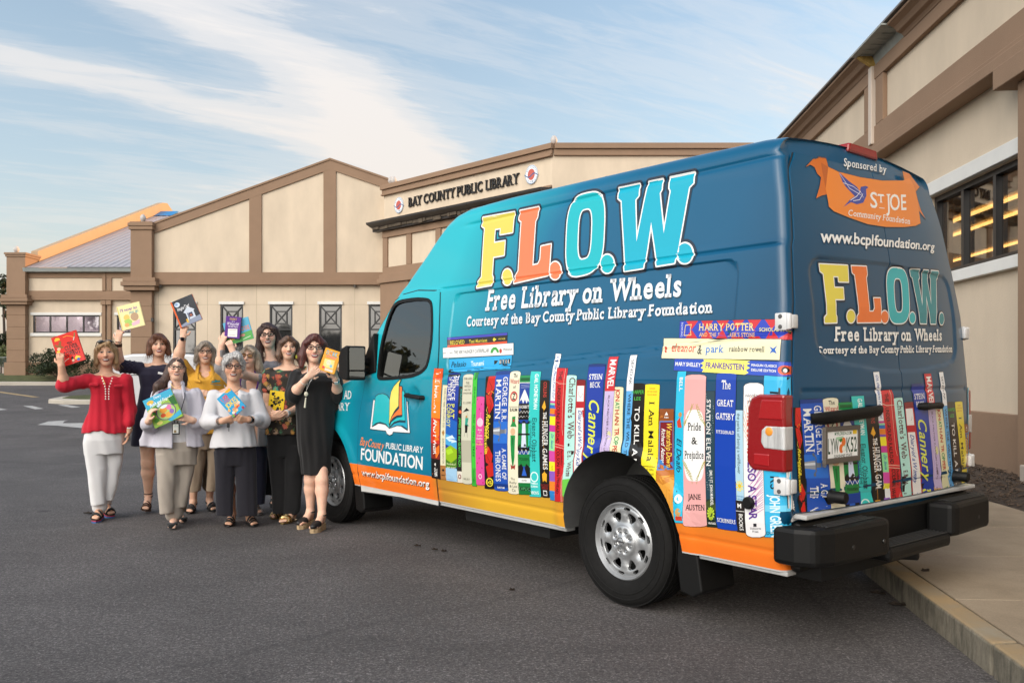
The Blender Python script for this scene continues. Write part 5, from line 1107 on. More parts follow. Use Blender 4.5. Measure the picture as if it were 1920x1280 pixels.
def rear_art():
 Rr = Print(); C, sc = (1420, 240), 2.91
 Hh = lambda *p: SQ(C, sc, *p, rear=True)
 quads = [Hh(*q) for q in (((345, 742), (500, 750), (507, 1058), (375, 1062)), ((520, 752), (665, 758), (682, 1058), (553, 1060)), ((706, 758), (826, 766), (836, 1064), (720, 1066)), ((838, 771), (985, 783), (1003, 1068), (878, 1064)))]
 dots = [dotpoly(C, sc, *d, rear=True) for d in (((518, 1027), 22, 34), ((702, 1030), 20, 33), ((853, 1035), 16, 30), ((1012, 1040), 13, 32))]
 big_flow(Rr, quads, dots, ('#d9c94e', '#e0702c', '#22a7ad', '#157f88'), .030, .012)
 ban = '#e5822c'
 main = [(383, 212), (440, 240), (560, 270), (680, 288), (790, 288), (826, 275), (850, 310), (872, 400), (888, 520), (860, 534), (800, 541), (700, 540), (600, 525), (500, 490), (415, 455), (388, 430), (370, 330)]
 lt = [(262, 213), (300, 172), (335, 158), (372, 165), (384, 214), (360, 205), (352, 232), (366, 300), (378, 362), (345, 370), (318, 385), (338, 320), (345, 270), (325, 250), (310, 215), (285, 200)]
 rt = [(790, 237), (826, 250), (882, 322), (862, 346), (872, 390), (890, 450), (915, 497), (878, 450), (862, 370), (845, 320), (800, 285)]
 for p in (main, lt, rt): Rr.stroke(Hh(*p), .008, '#1d3a4c', .0001, True)
 Rr.poly(Hh(*lt), '#cf6a1f', .0003); Rr.poly(Hh(*rt), '#d6742a', .0003); Rr.poly(Hh(*main), ban, .0005)
 Rr.poly(Hh((345, 190), (384, 214), (370, 330), (352, 240)), '#b85a1a', .0006)
 bird = '#2d3f96'
 Rr.poly(Hh((440, 240), (498, 292), (540, 322), (556, 345), (530, 375), (480, 322), (462, 295)), bird, .0008); Rr.poly(Hh((556, 345), (562, 322), (588, 317), (604, 324), (590, 335), (592, 370), (575, 408), (540, 417), (508, 405), (466, 432), (502, 392), (530, 372)), bird, .0009)
 for pts in (((445, 248), (500, 330), (560, 365)), ((465, 300), (520, 320), (560, 350), (575, 380)), ((505, 395), (540, 372), (560, 345)), ((520, 398), (555, 392), (572, 360))): Rr.stroke(Hh(*pts), .0035, '#e6e4ea', .0012)
 w = '#e9e9e6'
 tx = lambda q, t, st, sh=None: Rr.text(Rr.quadmap(Hh(*q)), t, (0, 0, 1, 1), w, .0012, st, shadow=sh)
 tx(((470, 165), (703, 210), (702, 246), (468, 208)), 'Sponsored by', 'r', (.003, -.004, '#12303f'))
 tx(((612, 350), (650, 354), (652, 437), (614, 432)), 'S', 'r'); tx(((650, 361), (690, 364), (691, 408), (652, 406)), 'T', 'r'); Rr.stroke(Hh((662, 436), (690, 439)), .004, w, .0012); tx(((697, 362), (808, 366), (810, 447), (700, 450)), 'JOE', 'r')
 tx(((495, 446), (832, 494), (830, 525), (492, 478)), 'Community Foundation', 'r')
 tx(((342, 555), (965, 628), (962, 670), (340, 622)), 'www.bcplfoundation.org', 'b', (.003, -.004, '#10283a'))
 tx(((427, 1085), (1013, 1100), (1013, 1158), (427, 1160)), 'Free Library on Wheels', 's', (.003, -.004, '#10283a'))
 tx(((335, 1192), (1070, 1186), (1070, 1221), (335, 1230)), 'Courtesy of the Bay County Public Library Foundation', 's', (.002, -.003, '#10283a'))
 Fz, Gz = ((1480, 690), 4.414), ((1640, 680), 4.414)
 px = lambda z, *p: [(z[0][0] + a / z[1], z[0][1] + b / z[1]) for a, b in p]
 RR = [('reb', px(Fz, (30, 328), (88, 328), (112, 1330), (50, 1330)), 0), ('thro', px(Fz, (82, 262), (268, 252), (308, 1330), (115, 1330)), .010), ('oz', px(Fz, (268, 250), (398, 242), (440, 1310), (308, 1310)), .016), ('hob', px(Fz, (400, 285), (516, 280), (555, 1290), (438, 1300)), .01), ('hung', px(Fz, (618, 315), (716, 312), (757, 1270), (655, 1280)), .01), ('gail', px(Fz, (508, 232), (612, 228), (658, 1280), (553, 1290)), 0), ('oh', px(Fz, (690, 33), (738, 30), (807, 1270), (757, 1270)), 0),
          ('under', px(Gz, (50, 230), (146, 222), (195, 1290), (98, 1300)), 0), ('char', px(Gz, (152, 292), (225, 285), (272, 1270), (193, 1285)), .006), ('wimp', px(Gz, (240, 328), (312, 322), (358, 1260), (270, 1260)), .01), ('cann', px(Gz, (300, 175), (404, 168), (465, 1240), (355, 1250)), .008), ('marv', px(Gz, (403, 92), (461, 88), (525, 1220), (463, 1230)), 0), ('trop', px(Gz, (490, 368), (553, 362), (585, 1215), (522, 1220)), .01), ('send', px(Gz, (527, 78), (561, 75), (617, 1200), (583, 1210)), 0),
          ('kill', px(Gz, (592, 325), (658, 322), (682, 1200), (615, 1210)), .008), ('mala', px(Gz, (659, 322), (720, 318), (747, 1190), (680, 1200)), .006), ('ship', px(Gz, (734, 508), (786, 502), (797, 1180), (745, 1190)), .02), ('deaf', px(Gz, (764, 207), (794, 205), (826, 1180), (797, 1180)), 0)]
 for n, (art, q, rnd) in enumerate(RR):
  Q = [(-y, z) for y, z in (ray_rear(*p) for p in q)]
  spine(Rr, Q, art, (n % 2) * .0004, True, rnd)
 ca = np.arange(-.96, .97, .06); cb = np.concatenate([np.arange(.70, 2.6, .07), np.arange(1.26, 1.55, .02), np.arange(1.92, 2.04, .012)])
 # clip at the foot of the doors
 Rr.v = [(a, max(b, .703)) for a, b in Rr.v]
 Rr.build('wrap_graphics', drape_rear, DOORS[0], M_PRINT, ca, cb)

def skin_patch(name, poly, base, mat_, parent, holes=(), step=.03, lip=.012, sgn=1):
 """a pressed panel lying over the body side, its rim turned in"""
 mb = bmesh.new(); loops = [[Vector((x, z, 0)) for x, z in poly]] + [[Vector((x, z, 0)) for x, z in h] for h in holes]
 vv = [v for l in loops for v in l]; bv = [mb.verts.new(v) for v in vv]
 for t in tessellate_polygon(loops):
  try: mb.faces.new([bv[i] for i in t])
  except ValueError: pass
 xs = [v.x for v in vv]; zs = [v.y for v in vv]
 for ax, lo, hi in ((0, min(xs), max(xs)), (1, min(zs), max(zs))):
  for c in np.arange(lo + step, hi, step):
   co = [0, 0, 0]; no = [0, 0, 0]; co[ax] = c; no[ax] = 1
   bmesh.ops.bisect_plane(mb, geom=mb.verts[:] + mb.edges[:] + mb.faces[:], dist=1e-6, plane_co=co, plane_no=no)
 bd = [e for e in mb.edges if len(e.link_faces) == 1]
 r = bmesh.ops.extrude_edge_only(mb, edges=bd); low = {v for v in r['geom'] if isinstance(v, bmesh.types.BMVert)}
 for v in mb.verts:
  x, z = v.co.x, v.co.y; y = float(side_y(x, z)) + base - (lip if v in low else 0); v.co = (x, sgn * y, z)
 bmesh.ops.recalc_face_normals(mb, faces=mb.faces)
 me = bpy.data.meshes.new(name); mb.to_mesh(me); mb.free(); me.materials.append(mat_)
 me.polygons.foreach_set('use_smooth', [True] * len(me.polygons)); me.set_sharp_from_angle(angle=radians(50))
 o = bpy.data.objects.new(name, me); COL.objects.link(o); o.parent = parent; return o
def inset(poly, d):
 c = np.mean(np.array(poly), 0); P_ = [Vector(p) for p in poly]; n = len(P_); out = []
 area = sum(P_[i].x * P_[(i + 1) % n].y - P_[(i + 1) % n].x * P_[i].y for i in range(n)); s = 1 if area > 0 else -1
 for i in range(n):
  a = (P_[i] - P_[i - 1]).normalized(); b = (P_[(i + 1) % n] - P_[i]).normalized()
  na, nb = Vector((-a.y, a.x)) * s, Vector((-b.y, b.x)) * s; m = (na + nb); m = m.normalized() / max(.5, m.normalized().dot(na)); out.append(tuple(P_[i] + m * d))
 return out
M_SIDEGL = bpy.data.materials.new('side_window_glass'); M_SIDEGL.use_nodes = True; _clear(M_SIDEGL, (.62, .64, .62), .09)

def van_parts():
 global DOORS
 for sgn in (1, -1):
  d = skin_patch('front_door', inset(DOOR, .004), DOOR_OFF, M_WRAP, VAN, [WIN], sgn=sgn)
  skin_patch('shut_line', inset(DOOR, -.006), .0006, M_SEAM, BODY, [inset(DOOR, .02)], step=.06, lip=.002, sgn=sgn)
  skin_patch('window_seal', inset(WIN, -.012), DOOR_OFF + .004, M_BLACKP, d, [inset(WIN, .016)], step=.08, lip=.02, sgn=sgn)
  skin_patch('side_window', inset(WIN, .010), -.004, M_SIDEGL, d, step=.08, lip=.003, sgn=sgn)
  # pull handle
  hz = MB(); y = float(side_y(2.17, 1.21, False)) + DOOR_OFF
  pts = [(2.29, y - .012, 1.222), (2.27, y + .028, 1.222), (2.2, y + .036, 1.217), (2.10, y + .036, 1.210), (2.065, y + .03, 1.206), (2.05, y - .012, 1.205)]
  hz.tube([(a, sgn * b, c) for a, b, c in pts], [.018, .020, .019, .020, .021, .02], 10, 0, sq=.8); hz.build('handle', M_BLACKP, d, origin=O0)
  q = MB(); q.prism([(2.80, 1.405), (3.03, 1.36), (3.045, 1.45), (2.83, 1.74)], lambda a, z, dd: (a, sgn * dd, z), .96, float(side_y(2.9, 1.5)) + .03); q.build('mirror_sail', M_BLACKP, d, bevel=.008, origin=O0)
  m = MB(); Z = lambda a, z, dd: (a, sgn * dd, z)
  yy = 1.165
  m.prism([(2.86, 1.345), (2.88, 1.335), (2.97, 1.35), (3.01, 1.40), (3.01, 1.54), (2.97, 1.605), (2.88, 1.63), (2.86, 1.62)], Z, 1.095, 1.278)
  mo = m.build('door_mirror', M_BLACKP, VAN, bevel=.018, origin=O0)
  m = MB(); m.tube([(2.93, sgn * .99, 1.49), (2.935, sgn * 1.11, 1.50)], .034, 10); m.tube([(2.93, sgn * .99, 1.41), (2.935, sgn * 1.11, 1.42)], .026, 10); m.build('mirror_arm', M_BLACKP, mo, origin=O0)
  g = mat('mirror_glass', (.55, .55, .52), .015, metal=1.0)
  for z0, z1 in ((1.425, 1.612), (1.352, 1.412)):
   m = MB(); m.prism([(1.118, z0), (1.252, z0), (1.257, z0 + .01), (1.257, z1 - .01), (1.25, z1), (1.12, z1), (1.113, z1 - .01), (1.113, z0 + .01)], lambda b, z, a: (a, sgn * b, z), 2.853, 2.858); m.build('mirror_glass', g, mo, origin=O0)
 # windscreen pane lies on the sloping front
 ws = MB(); vs = []; ks = np.linspace(-1, 1, 13); xs = np.linspace(2.16, 3.06, 10)
 for X in xs:
  he = float(np.interp(X, HX, HZ))
  for k in ks: vs.append((X + .10 * min(1, (X - 1.9) / .6) * (1 - k * k) + .010, .74 * k * (1 + .08 * (X - 2.1)), he + (.045 + .02 * min(1, X - 1.95)) * (1 - k * k) + .012))
 ws.add(vs, [(i * 13 + j, i * 13 + j + 1, (i + 1) * 13 + j + 1, (i + 1) * 13 + j) for i in range(9) for j in range(12)], 0, True); ws.build('windscreen', M_DARKGL, VAN, origin=O0)
 # nose: bumper, grille, lamps
 b = MB(); b.prism([(-.93, 4.55), (-.6, 4.80), (0, 4.85), (.6, 4.80), (.93, 4.55), (.93, 4.3), (-.93, 4.3)], lambda y, x, z: (x, y, z), .36, .64); b.build('front_bumper', M_BLACKP, VAN, bevel=.03, origin=O0)
 g = MB()
 for k in range(4): g.box((4.70, -.52, .70 + .065 * k), (4.79, .52, .735 + .065 * k))
 g.box((4.70, -.10, .68), (4.80, .10, .96)); g.build('grille', mat('chrome', (.6, .6, .6), .12, metal=1.0), VAN, bevel=.008, origin=O0)
 for s in (1, -1): h = MB(); h.box((4.42, s * .62, .72), (4.72, s * .90, .98)); h.build('headlight', mat('headlight_lens', (.7, .72, .74), .08, coat=1.0), VAN, bevel=.03, origin=O0)
 # seats and wheel in the cab
 for s in (.42, -.42):
  c = MB(); c.box((2.08, s - .25, .95), (2.24, s + .25, 1.58)); c.box((2.1, s - .25, .9), (2.6, s + .25, 1.02)); c.tube([(2.16, s - .08, 1.55), (2.16, s - .08, 1.66)], .012); c.tube([(2.16, s + .08, 1.55), (2.16, s + .08, 1.66)], .012); c.box((2.11, s - .13, 1.62), (2.20, s + .13, 1.84)); c.build('seat', mat('seat_cloth', (.12, .12, .125), .9), VAN, bevel=.04, origin=O0)
 c = MB(); M = Matrix.Translation((2.72, .42, 1.36)) @ Matrix.Rotation(radians(-62), 4, 'Y'); c.tube([M @ Vector((.2 * cos(a), .2 * sin(a), 0)) for a in np.linspace(0, 2 * pi, 33)[:-1]], .016, 8, closed=True)
 for a in (.4, 2.7, 4.7): c.tube([M @ Vector((0, 0, 0)), M @ Vector((.2 * cos(a), .2 * sin(a), 0))], .014)
 c.build('steering_wheel', M_BLACKP, VAN, origin=O0)
 c = MB(); c.box((2.78, -.88, .95), (3.0, .88, 1.30)); c.build('dashboard', M_CABIN, VAN, bevel=.03, origin=O0)
 # rear doors
 DOORS = []
 for s in (1, -1):
  bm = bmesh.new(); zz = np.unique(np.round(np.concatenate([np.linspace(.70, 2.55, 60), np.arange(1.27, 1.55, .014), np.arange(1.93, 2.04, .012)]), 4)); tt = np.linspace(0, 1, 64); V = {}
  for i, z in enumerate(zz):
   ye = float(np.interp(z, ZS, YS)) - .055 - .035 * float(smooth01((z - 2.40) / .15)) ** 2 * 1.5
   for j, t_ in enumerate(tt):
    y = .004 + (ye - .004) * t_; V[i, j] = bm.verts.new((float(rear_x(y, z)) + float(rfeat(y, z)) - .008, s * y, z))
  for i in range(len(zz) - 1):
   for j in range(len(tt) - 1): bm.faces.new([V[i, j], V[i, j + 1], V[i + 1, j + 1], V[i + 1, j]])
  bd = [e for e in bm.edges if len(e.link_faces) == 1]; r = bmesh.ops.extrude_edge_only(bm, edges=bd)
  for v in r['geom']:
   if isinstance(v, bmesh.types.BMVert): v.co.x += .03
  bmesh.ops.recalc_face_normals(bm, faces=bm.faces)
  me = bpy.data.meshes.new('rear_door'); bm.to_mesh(me); bm.free(); me.materials.append(M_WRAP)
  me.polygons.foreach_set('use_smooth', [True] * len(me.polygons)); me.set_sharp_from_angle(angle=radians(50))
  o = bpy.data.objects.new('rear_door', me); COL.objects.link(o); o.parent = VAN; DOORS.append(o)
  g = MB(); zz2 = np.linspace(.70, 2.55, 40); g.tube([(float(rear_x(a, z)) + .002, s * a, z) for z in zz2 for a in [float(np.interp(z, ZS, YS)) - .050 - .0525 * float(smooth01((z - 2.40) / .15)) ** 2]], .0045, 6)
  if s > 0: g.tube([(float(rear_x(0, z)) + float(rfeat(0, z)) - .003, 0, z) for z in np.linspace(.70, 2.55, 90)], .0040, 6)
  g.build('shut_line', M_SEAM, o, origin=O0)
  # white hinges wrap the corner
  hm = mat('hinge_white', (.62, .62, .62), .35, coat=.4); hd = mat('hinge_hole', (.08, .08, .08), .5)
  for z in (1.650, .838):
   e = float(np.interp(z, ZS, YS)); xr = float(edge_x(z)); h = MB()
   h.box((xr - .006, s * (e - .02), z - .044), (xr + .062, s * (e + .012), z + .044)); h.box((xr - .030, s * (e - .055), z - .034), (xr - .004, s * (e - .006), z + .034)); h.tube([(xr - .014, s * (e + .002), z - .040), (xr - .014, s * (e + .002), z + .040)], .014, 12)
   ho = h.build('hinge', hm, o, bevel=.006, origin=O0)
   for dz in (-.026, .026):
    q = MB(); q.lathe([(0, .004), (.009, .004), (.012, 0)], Matrix.Translation((xr + .030, s * (e + .0115), z + dz)) @ Matrix.Rotation(-s * pi / 2, 4, 'X'), 14); q.build('screw', hd, ho, origin=O0)
  q = MB(); y0 = .70; z0 = .765; x = float(rear_x(y0, z0)); q.lathe([(0, .085), (.026, .085), (.031, .077), (.031, .02), (.038, 0)], Matrix.Translation((x - .005, s * y0, z0)) @ Matrix.Rotation(-pi / 2, 4, 'Y'), 20); q.build('rubber_stop', M_BLACKP, o, origin=O0)
 dl, dr = DOORS
 # grab bar with the plate lamp, latch handle
 ys = np.linspace(.86, .26, 9); pts = [(float(rear_x(y, 1.165)) - .040 + (.035 if i in (0, 8) else 0), y, 1.165 + .004 * i) for i, y in enumerate(ys)]
 b = MB(); b.tube(pts, [.030] + [.037] * 7 + [.030], 12, sq=.75); b.build('handle', M_BLACKP, dl, origin=O0)
 ys = np.linspace(-.17, -.46, 7); pts = [(float(rear_x(y, 1.21)) - .034 + (.04 if i in (0, 6) else 0), y, 1.205) for i, y in enumerate(ys)]
 b = MB(); b.tube(pts, [.016, .024, .021, .018, .018, .021, .016], 12); b.build('handle', M_BLACKP, dr, origin=O0)
 # number plate
 Q = [ray_rear(*p) for p in ((1531, 806), (1602, 800), (1608, 855), (1535, 865))]
 yc = sum(q[0] for q in Q) / 4; zc = sum(q[1] for q in Q) / 4; xp = float(rear_x(yc, zc)) - .030; W_, H_ = .155, .078
 sl = (float(rear_x(yc, zc + .1)) - float(rear_x(yc, zc - .1))) / .2
 pf = lambda a, b, d: (xp - d + sl * b + .10 * (a + 0) * 0, yc - a, zc + b)
 b = MB(); b.prism([(-W_, -H_), (W_, -H_), (W_, H_), (-W_, H_)], pf, -.02, .004); po = b.build('number_plate', mat('plate_white', (.86, .87, .86), .4), dl, bevel=.004, origin=O0)
 b = MB()
 for p in (((-W_ - .014, -H_ - .016), (W_ + .014, -H_ - .016), (W_ + .014, -H_ + .012), (-W_ - .014, -H_ + .012)), ((-W_ - .014, H_ - .010), (W_ + .014, H_ - .010), (W_ + .014, H_ + .014), (-W_ - .014, H_ + .014)), ((-W_ - .014, -H_ + .0121), (-W_ + .008, -H_ + .0121), (-W_ + .008, H_ - .0101), (-W_ - .014, H_ - .0101)), ((W_ - .008, -H_ + .0121), (W_ + .014, -H_ + .0121), (W_ + .014, H_ - .0101), (W_ - .008, H_ - .0101))): b.prism(list(p), pf, -.01, .010)
 b.build('plate_frame', mat('plate_frame', (.10, .085, .07), .5), po, bevel=.003, origin=O0)
 pr = Print(); M = pr.quadmap([(-W_, H_), (W_, H_), (W_, -H_), (-W_, -H_)])
 pr.text(M, 'MYFLORIDA.COM', (.26, .10, .78, .20), '#2c6a44', 0, 'h'); pr.text(M, 'LYW', (.06, .30, .38, .78), '#16452c', 0, 'h'); pr.text(M, 'K52', (.62, .30, .95, .78), '#16452c', 0, 'h'); pr.text(M, 'SUNSHINE STATE', (.24, .83, .80, .93), '#16301f', 0, 'h')
 pr.poly([M(*p) for p in ((.30, .26), (.52, .24), (.58, .40), (.60, .72), (.56, .74), (.50, .5), (.44, .36), (.30, .34))], '#a9d0ae', 0)
 pr.poly([M(.53 + .065 * cos(a), .42 + .14 * sin(a)) for a in np.linspace(0, 6.28, 20)[:-1]], '#e3742a', .0003); pr.poly([M(.46 + .065 * cos(a), .64 + .15 * sin(a)) for a in np.linspace(0, 6.28, 20)[:-1]], '#e3742a', .0004); pr.poly([M(.53 + .05 * cos(a), .66 + .10 * sin(a)) for a in np.linspace(0, 6.28, 12)[:-1]], '#eceae2', .0005); pr.poly([M(*p) for p in ((.38, .34), (.47, .30), (.50, .38), (.42, .44))], '#2d7a3a', .0005); pr.poly([M(*p) for p in ((.82, .03), (.95, .03), (.95, .20), (.82, .20))], '#e6c22a', .0002)
 pr.build('plate_lettering', lambda a, b_, h: np.array([pf(x, y, .0045 + k) for x, y, k in zip(a, b_, h)]).reshape(-1, 3), po, M_PAPER)
 # roof-edge brake lamp
 b = MB(); b.prism([(-.17, 0), (.17, 0), (.155, .055), (-.155, .055)], lambda y, z, d: (float(rear_x(0, 2.66)) + .10 - d, y, 2.655 + z), 0, .10); b.build('brake_lamp', mat('lamp_red', (.26, .004, .006), .2, coat=.2, bump=.0008, bscale=160), VAN, bevel=.012, origin=O0)
 # tail lamps round the corner
 for s in (1, -1):
  pl = lambda x0, x1, z0, z1, r: [(x1, z0), (x1, z1), (x0 + r * 1.2, z1), (x0 + r * .35, z1 - r * .35), (x0, z1 - r * 1.2), (x0 - .006, z0 + r * .8), (x0 + r * .25, z0 + r * .2), (x0 + r * .7, z0)]
  xr = float(edge_x(1.1)); P3 = lambda a, z, dd: (-a, s * dd, z)
  o_ = MB(); o_.prism(pl(.945, -xr + .006, .905, 1.290, .055), P3, .93, 1.048); lo = o_.build('tail_lamp', M_LAMPR, VAN, bevel=.014, origin=O0)
  c = MB(); c.prism([(1.045, 1.020), (-xr + .009, 1.016), (-xr + .009, 1.132), (1.055, 1.132), (1.030, 1.110), (1.026, 1.05)], P3, .935, 1.0515); c.build('reversing_lens', M_LAMPC, lo, bevel=.006, origin=O0)
  c = MB(); c.ellipsoid((-1.075, s * 1.052, 1.105), (.022, .004, .022), 12, 8); c.build('indicator_bulb', mat('amber', (.75, .28, .03), .3), lo, origin=O0)
  c = MB(); c.prism([(.985, .935), (1.075, .930), (1.075, .992), (.985, .992)], P3, .93, 1.0525); c.build('inner_lens', mat('lamp_bright_red', (.34, .005, .008), .08, coat=.7, bump=.001, bscale=120), lo, bevel=.005, origin=O0)
  c = MB(); c.prism([(1.01, 1.165), (-xr - .006, 1.165), (-xr - .006, 1.262), (1.03, 1.262)], P3, .93, 1.0525); c.build('upper_lens', MATS['lamp_bright_red'], lo, bevel=.005, origin=O0)
  c = MB(); c.lathe([(0, .055), (.026, .055), (.032, .047), (.032, 0)], Matrix.Translation((-.945, s * 1.0, .735)) @ Matrix.Rotation(-s * pi / 2, 4, 'X'), 18); c.build('rubber_stop', M_BLACKP, VAN, origin=O0)
 # step bumper
 b = MB(); fb = lambda y, x, z: (x, y, z)
 for s in (1, -1):
  o_ = [(1.03 * s, -1.075), (1.03 * s, -1.20), (.985 * s, -1.29), (.88 * s, -1.33), (.42 * s, -1.355), (.36 * s, -1.34), (.345 * s, -1.19), (.92 * s, -1.19), (.94 * s, -1.075)]
  b.prism(o_, fb, .450, .640)
 b.prism([(-.36, -1.18), (.36, -1.18), (.36, -1.34), (-.36, -1.34)], fb, .40, .478)
 b.prism([(-.95, -1.12), (.95, -1.12), (.95, -1.187), (-.95, -1.187)], fb, .40, .655)
 bo = b.build('rear_bumper', M_BLACKP, VAN, bevel=.026, origin=O0)
 q = MB()
 for k in range(6): q.box((-1.325 + .022 * k, -.33, .478), (-1.315 + .022 * k, .33, .483))
 for s in (1, -1):
  for k in range(4): q.box((-1.30 + .022 * k, s * .44, .642), (-1.29 + .022 * k, s * .90, .646))
 q.build('step_tread', mat('tread_rubber', (.03, .03, .03), .6), bo, origin=O0)
 q = MB(); q.box((-1.222, -.955, .672), (-1.12, .955, .696)); q.build('bumper_trim', mat('bare_white_metal', (.42, .42, .41), .45, var=.15, scale=6), bo, bevel=.006, origin=O0)
 for y in (.72, .45, -.72): q = MB(); q.lathe([(0, .004), (.012, .004), (.014, 0)], Matrix.Translation((float(np.interp(abs(y), [.36, .42, .86, .965], [-1.34, -1.355, -1.325, -1.285])) - .001, y, .53)) @ Matrix.Rotation(-pi / 2, 4, 'Y'), 12); q.build('bumper_bolt', mat('bolt_dark', (.05, .05, .05), .3, metal=.8), bo, origin=O0)
 # sill trims, mud flaps, underside
 for s in (1, -1):
  q = MB(); q.box((-1.12, s * .88, .378), (-.52, s * .960, .402)); q.build('sill', mat('sill_grey', (.42, .42, .41), .5, var=.1, scale=4), VAN, bevel=.006, origin=O0); q = MB(); q.box((.50, s * .88, .372), (3.18, s * .962, .402)); q.build('sill', mat('sill_grey', (.42, .42, .41), .5, var=.1, scale=4), VAN, bevel=.006, origin=O0)
  for ax, r in ((-.47, 0), (3.23, .0)):
   q = MB(); q.prism([(ax + .03, .52), (ax - .10, .40), (ax - .135, .20), (ax - .07, .16), (ax + .02, .18), (ax + .045, .35)], lambda x, z, d: (x, s * d, z), .68, .978); q.build('mud_flap', M_BLACKP, VAN, bevel=.01, origin=O0)
 q = MB(); q.box((-1.0, -.45, .25), (3.3, .45, .40)); q.tube([(-.05, -.7, .385), (-.05, .7, .385)], .06, 10); q.tube([(3.711, -.7, .385), (3.711, .7, .385)], .05, 10); q.ellipsoid((0, 0, .385), (.17, .17, .17)); q.tube([(-.9, -.3, .30), (-1.15, -.35, .32)], .035); q.box((.9, .3, .24), (1.9, .75, .40)); q.build('chassis', mat('chassis_black', (.012, .012, .012), .8), VAN, bevel=.01, origin=O0)
M_LAMPR = mat('tail_lamp_red', (.25, .003, .005), .07, coat=1.0, bump=.0012, bscale=60, spec=.4)
M_LAMPC = mat('clear_lamp', (.58, .58, .58), .12, coat=1.0, metal=.15, bump=.008, bscale=60, stretch=(3, 1, .15), var=.5)

